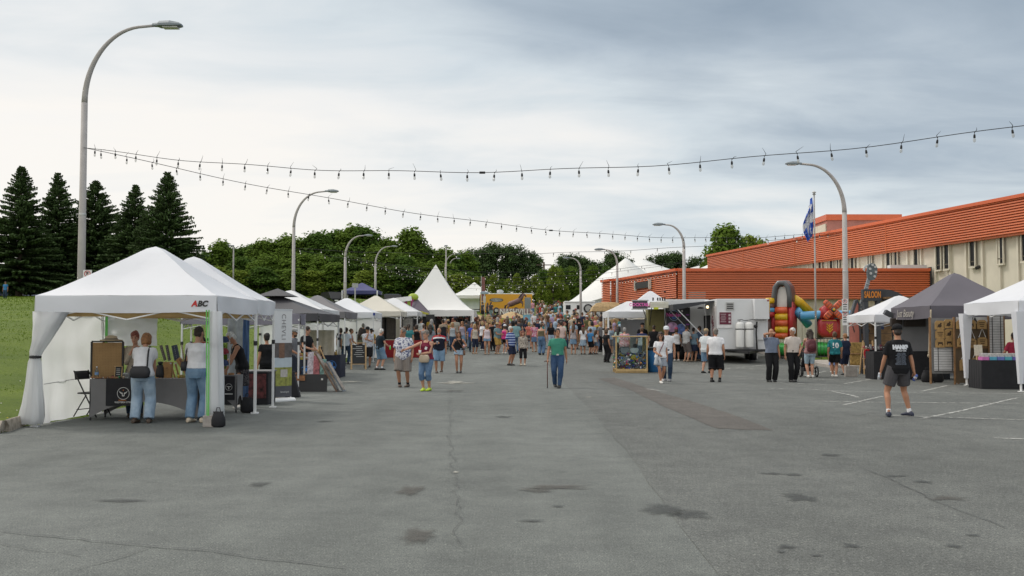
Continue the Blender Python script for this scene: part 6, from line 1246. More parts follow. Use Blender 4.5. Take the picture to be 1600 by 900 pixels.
for px, py in ((1361, 420), (1362, 427), (1369, 417), (1370, 425), (1368, 432), (1365, 414)): mb.tube([(gx(px), .0, gz(py)), (gx(px), .06, gz(py))], .06, 10)
mb.build('tuning_peg', STEEL, hd); poly3('side_curve', [(1352, 421), (1355, 415), (1361, 412), (1360, 415), (1356, 419), (1355, 424)], .2, .05, LGREY, hd)
sx0, sx1 = 1349, 1374; x, _ = P(1362, 500, 44.7); sa = thing('saloon_facade', 'dark grey false-front booth with a SALOON sign in orange letters', 'booth', (x, 44.7, .19)); W_ = P(sx1, 500, 44.7)[0]-P(sx0, 500, 44.7)[0]; q = lambda py: P(1362, py, 44.7)[1]-.19
SDK = mat('saloon dark paint', (.045, .05, .058), .7, .15, 3); SWD = mat('saloon plank', (.20, .12, .055), .8, .3, 6)
for s in (-1, 1): MB().box((s*(W_/2-.08), 0, q(470)/2), (.18, .25, q(470))).build('pillar', SDK, sa)
hd_ = MB().box((0, 0, (q(452)+q(470))/2), (W_+.1, .3, q(452)-q(470))).build('header', SDK, sa); lettering('SALOON', .40, mat('saloon orange', (.65, .22, .02), .5), hd_, (0, -.165, (q(453)+q(469))/2), extrude=.01, bold=.012, sx=.46)
mb = MB(); n = 10; mb.prism([(W_/2+.05, q(470))]+[(W_/2+.05+1.15*math.sin(math.pi/2*i/n)*1, q(470)+(q(451.5)-q(470))*math.cos(math.pi/2*i/n)) for i in range(n+1)], .05, .9); mb.build('curved_header', SDK, sa); MB().box((W_/2+.9, -.2, q(466)), (1.6, .7, .09)).build('awning_board', SWD, sa)
MB().box((.45, 1.0, q(520)), (W_+.9, .08, 2.4)).build('back_wall', SWD, sa); mb = MB()
for k in range(7): mb.box((.45, .95, .35+k*.34), (W_+.9, .03, .015))
mb.build('plank_joint', BLACK, sa); MB().box((.1, .5, .5), (W_-.3, .3, 1.0)).build('counter', SWD, sa)
for k in range(3): MB().tube([(-.35+k*.22, .8, q(517)), (-.35+k*.22, .9, q(517))], .11, 12).build('hanging_hat', BLACK, sa)
MB().box((.62, .7, q(505)), (.35, .1, .55)).build('jeans_display', mat('denim dark', (.03, .05, .11), .8), sa)
x, y = P(1338, 550, 44.2)[0], 44.2; hb_ = thing('hay_bale', 'golden hay bale stack standing at the foot of the giant guitar', 'hay', (x, y, zt(x, y)+.1)); mb = MB()
rgs = [[((.36+.02*mnoise.noise((j*.9, zq*4, 1)))*math.cos(6.283*j/20), (.30+.03*mnoise.noise((j*.9, zq*4, 3)))*math.sin(6.283*j/20), zq) for j in range(20)] for zq in (0, .1, .3, .45, .5, .55, .75, .95, 1.0)]
mb.loft(rgs); mb.build('straw', mat('hay straw', (.34, .22, .07), .95, .4, 14, bump=.8), hb_, True); MB().lathe([(.375, .48), (.38, .49), (.38, .51), (.375, .52)], n=20).build('twine', WOODD, hb_)
x, y = G(1322, 590)[0]+.25, 36.5; x = P(1329, 580, y)[0]; bk = MB().box((0, 0, .2), (.42, .2, .4)).build('concrete_block', CONC, None, bevel=.012, loc=(x, y, 0)); setp(bk, 'lone grey concrete block on the asphalt beside the two children', 'tent weight')
# ladder shelf, black table, taupe tent goods
x, y = P(1358, 580, 38.6)[0], 38.6; ls = thing('ladder_shelf', 'wooden ladder shelf of small goods left of the white tent', 'shelf', (x, y, 0)); mb = MB()
for s in (-1, 1): mb.bar((s*.28, -.25, 0), (s*.18, .1, 1.3), .045); mb.bar((s*.26, .3, 0), (s*.18, .12, 1.28), .04)
mb.build('frame', WOOD, ls)
for zq, yy in ((.22, -.18), (.60, -.09), (.98, .0)): MB().box((0, yy, zq), (.55-.1*zq, .22, .025)).build('shelf', WOOD, ls)
for j, (zq, yy) in enumerate(((.235, -.2), (.615, -.11), (.995, -.02))):
    for i in range(5):
        t = thing('mug', 'small patterned mug on the wooden ladder shelf', 'mug', (x-.2+.1*i, y+yy, zq), 0, 'mugs on the ladder shelf'); k = mat('mug%d' % ((i+j) % 3), ((.5, .5, .5), (.12, .13, .2), (.4, .1, .1))[(i+j) % 3], .4, .5, 30); MB().lathe([(.03, 0), (.036, .005), (.038, .10), (.034, .10), (.03, .02)], n=10).build('body', k, t, True); MB().tube([(.036, 0, .03), (.06, 0, .05), (.036, 0, .08)], .007, 5).build('handle', k, t)
bt2 = draped('small black draped table beside the ladder shelf', 1374, 585, .9, .7, .95, BLKC, Y=38.3); x = bt2.location.x
sc = thing('red_scarf', 'red cloth hanging over the corner of the small black table', 'scarf', (x-.46, 38.28, .2)); mb = MB(); mb.grid(lambda u, v: (-.1+.2*u+.05*math.sin(v*6), -.02-.03*math.sin(u*9), .1+.65*v), 6, 8); mb.build('cloth', mat('bright red cloth', (.5, .02, .03), .7), sc, True); MB().box((0, 0, .76), (.16, .1, .03)).build('fold', mat('bright red cloth', (.5, .02, .03), .7), sc)
for i in range(8):
    t = thing('jewellery_box', 'small dark box in the row on the small black table', 'box', (x-.35+.1*i, 38.5, .955), 0, 'boxes on the small black table'); k = mat('jb%d' % (i % 3), ((.05, .05, .06), (.4, .4, .42), (.2, .05, .08))[i % 3], .4); MB().box((0, 0, .07+.03*(i % 2)), (.07, .06, .14+.06*(i % 2))).build('body', k, t); MB().box((0, -.032, .08), (.04, .004, .05)).build('label_plate', LW, t)
for i, (px, py, lab) in enumerate(((1379, 588, 'white bucket weight beneath the leg of the white tent by the saloon'),)):
    x, y = G(px, py); t = thing('weight_bucket', lab, 'tent weight', (x, y+.1, 0)); MB().lathe([(.13, 0), (.15, .3), (.14, .3)], n=16).build('body', mat('grey bucket', (.4, .4, .4), .5), t, True); MB().tube([(-.14, 0, .3), (0, 0, .42), (.14, 0, .3)], .012, 6).build('handle', STEEL, t)
x, y = G(1455, 598); sandbag(x-.05, y+.2, 1.15, 'black sandbag at the near leg of the taupe tent, left one'); sandbag(x+.3, y+.15, 1.15, 'black sandbag at the near leg of the taupe tent, right one')
rope = thing('hanging_rope', 'thick pale rope hanging along the near leg of the taupe tent', 'rope', (13.42, 31.95, .9)); mb = MB(); mb.tube([(.06*math.sin(k*.5)*.1-.1*(1-k/20), -.06, 1.45*k/20) for k in range(21)], [.022+.006*(k % 2) for k in range(21)], 7); mb.build('strand', mat('pale rope', (.45, .38, .28), .9, .2, 30), rope, True); MB().ell((-.1, -.06, -.02), (.04, .04, .06)).build('knot', mat('pale rope', (.45, .38, .28), .9, .2, 30), rope)
dt = draped('black draped table under the taupe tent', 1425, 590, 2.6, .8, .95, BLKC, Y=34.3)
TAG = mat('kraft wood board', (.38, .235, .09), .7, .2, 8); DARK = mat('burnt print', (.05, .03, .015), .8)
for i, px in enumerate((1400, 1421, 1437)):
    x, z = P(px, 497, 34.9); t = thing('hanging_bag', ('dark bag hanging left inside the taupe tent', 'dark bag hanging in the middle inside the taupe tent', 'dark bag hanging right inside the taupe tent')[i], 'bag', (x, 34.9, z)); MB().box((0, 0, -.15), (.40, .14, .30)).build('body', mat('dark brown leather', (.03, .02, .015), .5), t, bevel=.03); MB().tube([(-.14, 0, 0), (-.1, 0, .15), (.1, 0, .15), (.14, 0, 0)], .012, 6).build('handle', BLACK, t)
sp_ = thing('speaker_lamp', 'dark flood lamp clamped at the left corner of the taupe tent', 'lamp', (13.35, 35.2, P(1386, 490, 35.2)[1])); MB().box((-.05, 0, 0), (.28, .2, .16), M=Matrix.Rotation(.5, 3, 'Y')).build('housing', mat('dark grey box', (.06, .065, .07), .5), sp_); MB().bar((0, 0, 0), (.12, 0, -.15), .03).build('bracket', BLACK, sp_)
# wooden racks with burnt-wood signs
def plaque(x, y, z, w_, h, lab, grp, motif=0, cord=False):
    t = thing('wooden_plaque', lab, 'plaque', (x, y, z), 0, grp); mb = MB(); mb.prism([(-w_/2, -h/2), (w_/2, -h/2), (w_/2, h/2-.06), (w_/2-.06, h/2), (-w_/2+.06, h/2), (-w_/2, h/2-.06)], -.012, .012); mb.build('board', TAG, t); mb = MB()
    if motif == 0: mb.ell((0, -.014, -.02), (w_*.22, .003, h*.2), nu=8, nv=4); mb.ell((w_*.12, -.014, h*.18), (w_*.1, .003, h*.1), nu=8, nv=4); mb.box((-w_*.1, -.014, -h*.2), (w_*.4, .003, h*.08))
    elif motif == 1:
        for k in range(3): mb.box((0, -.014, h*(.2-.2*k)), (w_*(.6-.1*k), .003, h*.08))
    else: mb.box((0, -.014, 0), (w_*.5, .003, h*.22)); mb.box((w_*.22, -.014, -h*.16), (.03, .003, h*.2)); mb.box((-w_*.2, -.014, -h*.16), (.03, .003, h*.2))
    mb.build('burnt_motif', DARK, t)
    if cord: MB().tube([(-w_*.35, 0, h/2), (0, 0, h/2+.28), (w_*.35, 0, h/2)], .008, 5).build('cord', WHITE, t)
yr = 31.4; g = 'wooden plaques'; rk_ = thing('plaque_rack', 'tall wooden grid rack of plaques between the taupe and white tents', 'rack', (P(1477, 540, yr)[0], yr+.06, 0)); mb = MB()
for s in (-.45, .42): mb.box((s, 0, 1.05), (.05, .05, 2.1))
mb.build('post', WOODD, rk_); MB().box((0, .02, 1.2), (.8, .02, 1.75)).build('mesh_panel', mat('rack shade grey', (.2, .2, .2), .8), rk_)
pb_ = MB().box((0, -.03, .78), (.70, .015, .72)).build('white_shutter', mat('white slats', (.6, .6, .6), .6), rk_); mb = MB()
for s in (-.22, .22): mb.box((s, -.04, .78), (.02, .01, .72))
for k in range(9): mb.box((0, -.039, .46+.08*k), (.7, .006, .008))
mb.build('shutter_strap', INK, pb_)
for px, py, mo, lab in ((1468, 508, 0, 'plaque with a dark figure, top left on the tall rack'), (1482, 506, 0, 'plaque with a howling figure, top right on the tall rack'), (1469, 522, 1, 'plaque with three lines, middle left on the tall rack'), (1483, 521, 0, 'plaque with a horse shape, middle right on the tall rack'), (1469, 536, 2, 'plaque at the bottom left on the tall rack'), (1483, 535, 2, 'plaque at the bottom right on the tall rack')):
    x, z = P(px, py, yr-.05); plaque(x, yr-.05, z, .30, .28, lab, g, mo)
yq = 31.0; wr = thing('plaque_rack', 'wide dark rack of hanging plaques behind the far right white tent', 'rack', (P(1520, 540, yq)[0], yq+.08, 0)); MB().box((0, 0, 1.0), (1.15, .02, 1.9)).build('back_board', mat('rack brown', (.12, .085, .05), .8), wr); mb = MB()
for s in (-.55, .57): mb.box((s, -.02, 1.05), (.05, .06, 2.1))
mb.box((0, -.02, 1.15), (1.1, .05, .05)); mb.build('post', WOODD, wr); MB().box((.0, -.03, 2.0), (.95, .02, .2)).build('name_sign', mat('grey sign', (.45, .46, .46), .6), wr); lettering('NOVA', .2, INK, wr, (-.12, -.045, 2.0), extrude=.002, bold=.01)
for px, py, mo, cd_, lab in ((1502, 507, 1, 0, 'plain plaque at the top left of the wide rack'), (1517, 507, 2, 0, 'plaque with a black bull in the top row of the wide rack'), (1534, 507, 1, 0, 'plaque with text at the top right of the wide rack'), (1503, 535, 0, 1, 'corded plaque at left in the middle row of the wide rack'), (1518, 536, 1, 1, 'corded plaque in the centre of the wide rack'), (1535, 534, 1, 1, 'corded plaque at right in the middle row of the wide rack'), (1509, 570, 0, 1, 'large corded plaque with a rider at the bottom of the wide rack'), (1527, 568, 0, 1, 'corded plaque lower right on the wide rack')):
    x, z = P(px, py, yq-.03); b = 1.25 if py > 560 else 1; plaque(x, yq-.03, z, .30*b, .28*b, lab, g, mo, cd_)
xx, zz1 = P(1559, 515, 30.9); sh = thing('slat_shutter', 'white slatted shutter panels with black straps in the far right tent', 'shutter', (xx, 31.0, .55)); MB().box((0, 0, .8), (.44, .03, 1.65)).build('panel', mat('white slats', (.6, .6, .6), .6), sh); mb = MB()
for s in (-.13, .13): mb.box((s, -.02, .8), (.02, .015, 1.6))
for k in range(20): mb.box((0, -.018, .05+.08*k), (.44, .006, .008))
mb.build('strap', INK, sh)
for s in (-.24, .24): MB().box((s, 0, .55), (.04, .05, 2.2)).build('frame', WOODD, sh)
x, y = P(1590, 590, 28.0)[0], 28.05
ct = draped('black draped table with boxes of cards in the far right white tent', 1568, 590, 2.4, .8, .82, BLKC, Y=28.6); ct.location.x = P(1534, 590, 28.6)[0]+1.2
bxc = [(.55, .15, .4), (.08, .35, .5), (.12, .18, .5), (.08, .4, .5), (.15, .12, .45), (.05, .4, .42), (.1, .45, .5), (.4, .1, .4)]; bxn = ['pink', 'teal blue', 'royal blue', 'aqua', 'violet', 'sea green', 'light aqua', 'magenta']
for i in range(8):
    t = thing('card_box', '%s box of filed cards on the black table in the far right tent' % bxn[i], 'box', (ct.location.x-1.05+.22*i, ct.location.y-.22, ct.location.z+.822)); MB().box((0, 0, .05), (.20, .26, .10)).build('box', mat('cardbox%d' % i, bxc[i], .4), t)
    for k in range(5): MB().box((0, -.1+.05*k, .12), (.17, .008, .15+.02*(k % 2)), M=Matrix.Rotation(.2, 3, 'X')).build('card', mat('filed card', (.6, .58, .56), .6, .2, 20), t)
t = thing('notice_card', 'cream notice card standing at the left end of the card table', 'notice', (ct.location.x-1.05, ct.location.y+.1, ct.location.z+.822)); MB().box((0, 0, .28), (.24, .01, .32), M=Matrix.Rotation(-.1, 3, 'X')).build('card', mat('cream card', (.55, .5, .4), .7, .15, 20), t); MB().box((0, .02, .06), (.10, .06, .12)).build('holder', WOOD, t)
x, y = P(1523, 590, 30.2)[0], 30.2; t = thing('leaning_board', 'white board leaning on the ground under the wide plaque rack', 'board', (x, y, 0)); MB().box((.05, 0, .32), (.06, .3, .66), M=Matrix.Rotation(.22, 3, 'Y')).build('board', mat('white board', (.7, .68, .68), .5), t); MB().box((.05, -.16, .32), (.065, .02, .66), M=Matrix.Rotation(.22, 3, 'Y')).build('edge', LGREY, t)
t = thing('yellow_board', 'bright yellow sign board at the back of the far right tent', 'board', (P(1594, 520, 30.3)[0]+.15, 30.35, .9)); MB().box((0, 0, .6), (.4, .03, 1.2)).build('board', mat('bright yellow', (.7, .5, .02), .5), t); MB().box((0, .03, .0), (.3, .1, 1.8)).build('stand', BLACK, t)
# ------------------------------------------------------------------ people
def rot_about(p, c, M): return c+M @ (p-c)
def solid(mb, vox, name, disp=0, seed=0, smooth=4, fscale=5):
    me = bpy.data.meshes.new(name); me.from_pydata(mb.v, [], mb.f); o = bpy.data.objects.new(name, me); TMP.collection.objects.link(o)
    r = o.modifiers.new('r', 'REMESH'); r.mode = 'VOXEL'; r.voxel_size = vox; s = o.modifiers.new('s', 'SMOOTH'); s.factor = .5; s.iterations = smooth
    vl = TMP.view_layers[0]; vl.update(); m2 = bpy.data.meshes.new_from_object(o.evaluated_get(vl.depsgraph)); bpy.data.objects.remove(o); bpy.data.meshes.remove(me)
    if disp:
        n = len(m2.vertices); co = np.empty(n*3, 'f'); no = np.empty(n*3, 'f'); m2.vertices.foreach_get('co', co); m2.vertices.foreach_get('normal', no); c3 = co.reshape(-1, 3)
        d = np.array([mnoise.noise((a*fscale*1.4+seed, b*fscale*1.4, c*fscale*.55))+.5*mnoise.noise((a*fscale*3+seed, b*fscale*3, c*fscale*1.6)) for a, b, c in c3]); c3 += no.reshape(-1, 3)*d[:, None]*disp; m2.vertices.foreach_set('co', c3.ravel())
    m2.polygons.foreach_set('use_smooth', [True]*len(m2.polygons)); m2.name = name; return m2
TORSO = {'m': [(-.12, .120, .092), (-.02, .166, .115), (.06, .158, .112), (.16, .150, .108), (.28, .168, .118), (.38, .186, .118), (.45, .182, .098), (.50, .145, .078), (.535, .075, .062)],
         'f': [(-.12, .125, .100), (-.02, .176, .122), (.06, .160, .110), (.16, .132, .094), (.28, .144, .106), (.35, .152, .126), (.42, .152, .098), (.475, .138, .074), (.515, .062, .056)]}
def ik(a, c, l1, l2, pole):
    d = c-a; L_ = min(d.length, (l1+l2)*.999); d = d.normalized(); c = a+d*L_; x = (l1*l1-l2*l2+L_*L_)/(2*L_); h = math.sqrt(max(0, l1*l1-x*x))
    p = (pole-d*pole.dot(d)); p = p.normalized() if p.length > 1e-5 else d.orthogonal(); return a+d*x+p*h, c
def figure(sex='m', H=1.75, wd=1.0, belly=0, lean=0, feet=None, hands=(None, None), hyaw=0, hpitch=0, top='tee', sleeve=.55, hem=-.06, bottom='long', blen=1.0, ease=.016, hair='short', vox=.010, twist=0, hs=1.0, elbow=0, shoe='shoe', loose=.0, stance=.10, face=True, bent=0):
    V = Vector; k = H/1.75; out = {}; sh = .178 if sex == 'm' else .158; T = TORSO[sex]; feet = feet or ((-stance, 0, 0, .15), (stance, 0, 0, -.15))
    hz = .93
    ank = []
    for (x, y, lift, yaw) in feet: ank.append(V((x, y+.03, .085+lift)))
    for s, a in zip((-1, 1), ank): hh = math.hypot(a.x-s*.09, a.y); hz = min(hz, a.z+math.sqrt(max(.01, .842**2-hh*hh)))
    hz -= bent; hc = V((0, sum(a.y for a in ank)/2*.55, hz)); ML = Matrix.Rotation(lean, 3, 'X') @ Matrix.Rotation(twist, 3, 'Z')
    I3 = Matrix.Identity(3)
    def tp(p): w = min(1, max(0, p.z/.22)); M = Matrix.Rotation(lean*w, 3, 'X') @ Matrix.Rotation(twist*w, 3, 'Z'); return hc+M @ p
    def tring(z, rx, ry, n=20, off=0):
        b = belly*math.exp(-((z-.14)/.13)**2); r = []
        for j in range(n):
            a = 6.283*j/n; x, y = math.cos(a), math.sin(a); ex = .82
            px, py = math.copysign(abs(x)**ex, x)*(rx*wd+off), math.copysign(abs(y)**ex, y)*(ry*wd+off); py -= b*max(0, -y)*1.0; r.append(tp(V((px, py, z))))
        return r
    def trad(z): return np.interp(z, [t[0] for t in T], [t[1] for t in T]), np.interp(z, [t[0] for t in T], [t[2] for t in T])
    hips = [hc+V((s*.088*wd, 0, -.03)) for s in (-1, 1)]; knees = []
    for i, s in enumerate((-1, 1)):
        kn, a2 = ik(hips[i], ank[i], .435, .415, V((s*.12, -1, .1))); knees.append(kn); ank[i] = a2
    shs = [tp(V((s*sh*wd**.6, 0, .448))) for s in (-1, 1)]; elb, wri, hdir = [], [], []
    for i, s in enumerate((-1, 1)):
        h = hands[i]
        if h is None: tgt = shs[i]+V((s*.075, -.03, -.525)); pole = V((s*.35, 1, -.1))
        elif len(h) == 1: tgt = shs[i]+V((s*.07, h[0], -.51)); pole = V((s*.3, 1, 0))
        else: tgt = V(h); pole = V((s*.75, .55, -.75)) if elbow == 0 else V((s*elbow, .2, -.4))
        e, w_ = ik(shs[i], tgt, .285, .255, pole); elb.append(e); wri.append(w_); hdir.append((w_-e).normalized())
    # --- head frame
    MH = ML @ Matrix.Rotation(hyaw, 3, 'Z') @ Matrix.Rotation(hpitch, 3, 'X'); nb = tp(V((0, .01, .50))); hd = nb+ML @ V((0, -.01, .09))+MH @ V((0, -.02, .105*hs))
    HP = lambda x, y, z: hd+MH @ V((x*hs, y*hs, z*hs))
    body = MB(); body.loft([tring(z, rx, ry) for z, rx, ry in T]); body.tube([nb-V((0, 0, .03)), hd-MH @ V((0, -.015, .06))], [.060 if sex == 'm' else .050, .052 if sex == 'm' else .044], 12)
    body.ell(hd+MH @ V((0, .012*hs, .022*hs)), (.076*hs, .094*hs, .098*hs), M=MH, nu=16, nv=12); body.loft([[HP(rx*math.cos(6.283*j/14), yo+ry*math.sin(6.283*j/14), z) for j in range(14)] for z, rx, ry, yo in ((-.118, .024, .026, -.056), (-.10, .045, .055, -.035), (-.06, .060, .078, -.012), (.0, .070, .088, .0))])
    body.tube([HP(0, -.085, .025), HP(0, -.108, -.018), HP(0, -.088, -.028)], [.010, .016, .010], 6)
    for s in (-1, 1): body.ell(HP(s*.077, .012, -.005), (.010*hs, .020*hs, .032*hs), M=MH, nu=8, nv=6)
    f_ = wd**.5
    for i, s in enumerate((-1, 1)):
        kn, a, hp = knees[i], ank[i], hips[i]; body.tube([hp+V((0, 0, .04)), hp.lerp(kn, .35), kn+(hp-kn)*.08, kn.lerp(a, .06), kn.lerp(a, .32)+V((0, .012, 0)), kn.lerp(a, .75), a], [.092*wd, .084*f_, .060*f_, .055*f_, .058*f_, .041*f_, .036], 12)
        yaw = feet[i][3]; fd = V((math.sin(yaw)*1, -math.cos(yaw), 0)); pit = -.9 if feet[i][2] > .06 else 0; lift = feet[i][2]
        if lift > .06: fd = (fd+V((0, 0, -lift*3.2))).normalized()
        up = V((0, 0, 1)); up = (up-fd*up.dot(fd)).normalized(); sd = fd.cross(up); feet_c = a-up*.085
        def foot(mb, g=0, sole=0):
            mb.loft([[feet_c+fd*l+sd*(w_*math.cos(t)*1.0)+up*(max(0, z0+(h_)*(.5+.5*math.sin(t)))-sole) for t in [6.283*j/14 for j in range(14)]] for l, w_, z0, h_ in ((-.075-g, .020+g, .004, .05+g), (-.05, .034+g, 0, .085+g), (.02, .040+g, 0, .095+g), (.09, .046+g, 0, .062+g), (.15, .046+g, 0, .046+g), (.185+g, .028+g, .004, .030+g))])
        foot(body)
        sh_mb = out.setdefault('_shoe', MB()); foot(sh_mb, .011)
        if shoe == 'shoe': sh_mb.tube([a-up*.05, a-up*.012], [.047, .046], 12)
        out.setdefault('_sock', MB()).tube([a-up*.05, a+(kn-a)*.16], [.043, .043*f_], 12)
        e, w_, d = elb[i], wri[i], hdir[i]; body.ell(shs[i]+V((0, 0, -.01)), (.056*f_, .055*f_, .056*f_)); body.tube([shs[i], shs[i].lerp(e, .45), e, e.lerp(w_, .25), e.lerp(w_, .7), w_], [.050*f_, .046*f_, .039*f_, .041*f_, .032*f_, .026], 10)
        # hand
        ac = V((-s, .25, 0)); ac = (ac-d*ac.dot(d)).normalized(); bn = d.cross(ac)   # ac: palm normal-ish, bn: across the knuckles
        if bn.y > 0: bn = -bn
        if vox < .013:
            body.loft([[w_+d*l+bn*(wd_*math.cos(t))+ac*(th*math.sin(t)) for t in [6.283*j/10 for j in range(10)]] for l, wd_, th in ((-.01, .024, .020), (.03, .036, .017), (.075, .041, .014), (.092, .038, .011))])
            for q, (o_, ln) in enumerate(((.030, .070), (.0105, .080), (-.0095, .075), (-.029, .058))):
                p0 = w_+d*.085+bn*o_; c1 = .30+.1*q*.3; p1 = p0+(d*math.cos(c1)+ac*math.sin(c1)).normalized()*ln*.5; p2 = p1+(d*math.cos(c1*2.6)+ac*math.sin(c1*2.6)).normalized()*ln*.5; body.tube([p0-d*.02, p1, p2], [.0095, .009, .0075], 6)
            p0 = w_+d*.025+bn*.030; p1 = p0+d*.035+bn*.026+ac*.008; p2 = p1+d*.030+bn*.004+ac*.008; body.tube([p0, p1, p2], [.013, .011, .008], 6)
        else: body.ell(w_+d*.07, (.03, .03, .07), M=d.to_track_quat('Z', 'Y').to_matrix(), nu=8, nv=6)
    S = out; S['body'] = body
    # --- clothes
    def leg_path(t0):     # points and radii down the leg to fraction t0 of its length
        res = []
        for i in range(2):
            hp, kn, a = hips[i]+V((0, 0, .05)), knees[i], ank[i]; tot = (kn-hp).length+(a-kn).length; l1 = (kn-hp).length/tot; pts, rs = [], []
            for q in range(13):
                t = t0*q/12; p = hp.lerp(kn, t/l1) if t < l1 else kn.lerp(a, (t-l1)/(1-l1)); r = np.interp(t, [0, .2, .46, .55, .66, .85, 1.0], [.098*wd, .088*f_, .063*f_, .058*f_, .061*f_, .046*f_, .043]); fl = ease*(.75+.8*t/t0) if ease > .02 or t0 < .8 else ease
                pts.append(p); rs.append(r+fl)
            res.append((pts, rs))
        return res
    if bottom in ('long', 'shorts', 'capri'):
        mb = MB(); mb.loft([tring(z, *trad(z), off=.018) for z in (-.13, -.06, 0, .06, .10)])
        for pts, rs in leg_path(blen): mb.tube(pts, rs, 14)
        S['trousers' if bottom != 'shorts' else 'shorts'] = mb
    elif bottom == 'skirt':
        mb = MB(); lo = -blen; zs = [.10, .04, -.04, -.12, lo*.5-.05, lo]; mb.loft([[hc+V(((np.interp(z, [-.6, -.04, .1], [.23+ease, .185, .15])*wd)*math.cos(6.283*j/20), (np.interp(z, [-.6, -.04, .1], [.19+ease+abs(ank[0].y-ank[1].y)*.35, .14, .11])*wd)*math.sin(6.283*j/20), z)) for j in range(20)] for z in zs]); S['skirt'] = mb
    if top != 'none':
        mb = MB(); zt_ = .53 if sex == 'm' else .505
        if top == 'tank': zs = [hem, 0, .06, .16, .28, .36, .41, .455]
        elif top == 'tube': zs = [.08, .16, .28, .36, .40]
        else: zs = [hem, 0, .06, .16, .28, .36, .43, .475, zt_]
        rg = []
        for z in sorted(set(z for z in zs if z >= hem)):
            rx, ry = trad(z); o_ = .023+loose*(1 if z < .3 else .4)+(.010 if z < .05 else 0)
            if top == 'tank' and z > .40: rx *= .86; o_ = .013
            rg.append(tring(z, rx, ry, off=o_))
        mb.loft(rg)
        if top == 'tank':
            for s in (-1, 1): mb.tube([tp(V((s*.085, -.10*wd, .40))), tp(V((s*.095, -.055, .485))), tp(V((s*.095, .02, .505))), tp(V((s*.085, .085*wd, .42)))], .022, 8)
        if top in ('tee', 'polo', 'shirt'):
            for i, s in enumerate((-1, 1)):
                a, e, w_ = shs[i], elb[i], wri[i]; pts = [a-(e-a)*.05+V((-s*.04, 0, .0)), a]; L1 = .285; L2 = .255; rs = [.062*f_, .068*f_]
                for q in (.25, .5, .75, 1.0):
                    l = sleeve*q*L1; 
                    if l <= L1: pts.append(a.lerp(e, l/L1)); rs.append(np.interp(l/L1, [0, .5, 1], [.066, .060, .050])*f_+.010*q+loose*.4)
                    else: pts += ([e] if q > .74 and sleeve*q*L1 > L1 and len(pts) < 6 else []); rs += ([.054] if len(rs) < len(pts) else []); pts.append(e.lerp(w_, min(1, (l-L1)/L2))); rs.append(.046)
                mb.tube(pts, rs, 12)
        if top in ('polo', 'shirt'):
            mb.loft([[tp(V((.062*q*math.cos(t), .01+.058*q*math.sin(t), z))) for t in [6.283*j/14 for j in range(14)]] for z, q in ((.50, 1.25), (.53, 1.12), (.552, 1.05))])
        S['shirt'] = mb
    hmb = MB(); E = lambda x, y, z, rx, ry, rz: hmb.ell(HP(x, y, z), (rx*hs, ry*hs, rz*hs), M=MH, nu=14, nv=10)
    if hair in ('short', 'crew'): q = 1.03 if hair == 'short' else 1.0; E(0, .020, .038, .084*q, .096*q, .094*q); E(0, .050, -.02, .076*q, .062, .075)
    elif hair == 'bald': E(0, .052, -.012, .080, .056, .050)
    elif hair == 'bob': E(0, .018, .040, .090, .100, .094); E(0, .045, -.035, .098, .078, .105); E(.068, .0, -.04, .026, .05, .09); E(-.068, .0, -.04, .026, .05, .09)
    elif hair in ('long', 'curly'):
        E(0, .018, .040, .090, .100, .094); E(0, .05, -.03, .096, .072, .11); hmb.tube([HP(0, .06, 0), HP(0, .085, -.13), tp(V((0, .115*wd, .40))), tp(V((0, .135*wd, .30)))], [.085, .095, .085, .035], 12)
        for s in (-1, 1): hmb.tube([HP(s*.07, .0, .02), HP(s*.082, .01, -.10), HP(s*.085, .0, -.20)], [.028, .032, .015], 8)
        if hair == 'curly': E(.07, .04, -.06, .06, .07, .11); E(-.07, .04, -.06, .06, .07, .11); E(0, .03, .06, .10, .10, .08)
    elif hair == 'bun': E(0, .020, .036, .085, .097, .094); E(0, .052, -.02, .078, .06, .07); E(0, .105, .03, .045, .042, .045)
    elif hair == 'pony': E(0, .020, .036, .085, .097, .094); E(0, .048, -.02, .078, .06, .06); hmb.tube([HP(0, .10, .04), HP(0, .15, -.02), HP(0, .13, -.16), HP(0, .12, -.22)], [.025, .035, .03, .01], 8)
    if hair != 'none': S['hair'] = hmb
    meta = dict(hd=hd, MH=MH, HP=HP, tp=tp, wri=wri, hdir=hdir, shs=shs, hc=hc, k=k, hs=hs, elb=elb, ML=ML); return out, meta
SKIN = [mat('skin %s' % n, c, .5, .10, 6, spec=.35) for n, c in (('fair', (.50, .27, .18)), ('tan', (.40, .20, .12)), ('light', (.46, .25, .165)), ('brown', (.22, .11, .065)))]
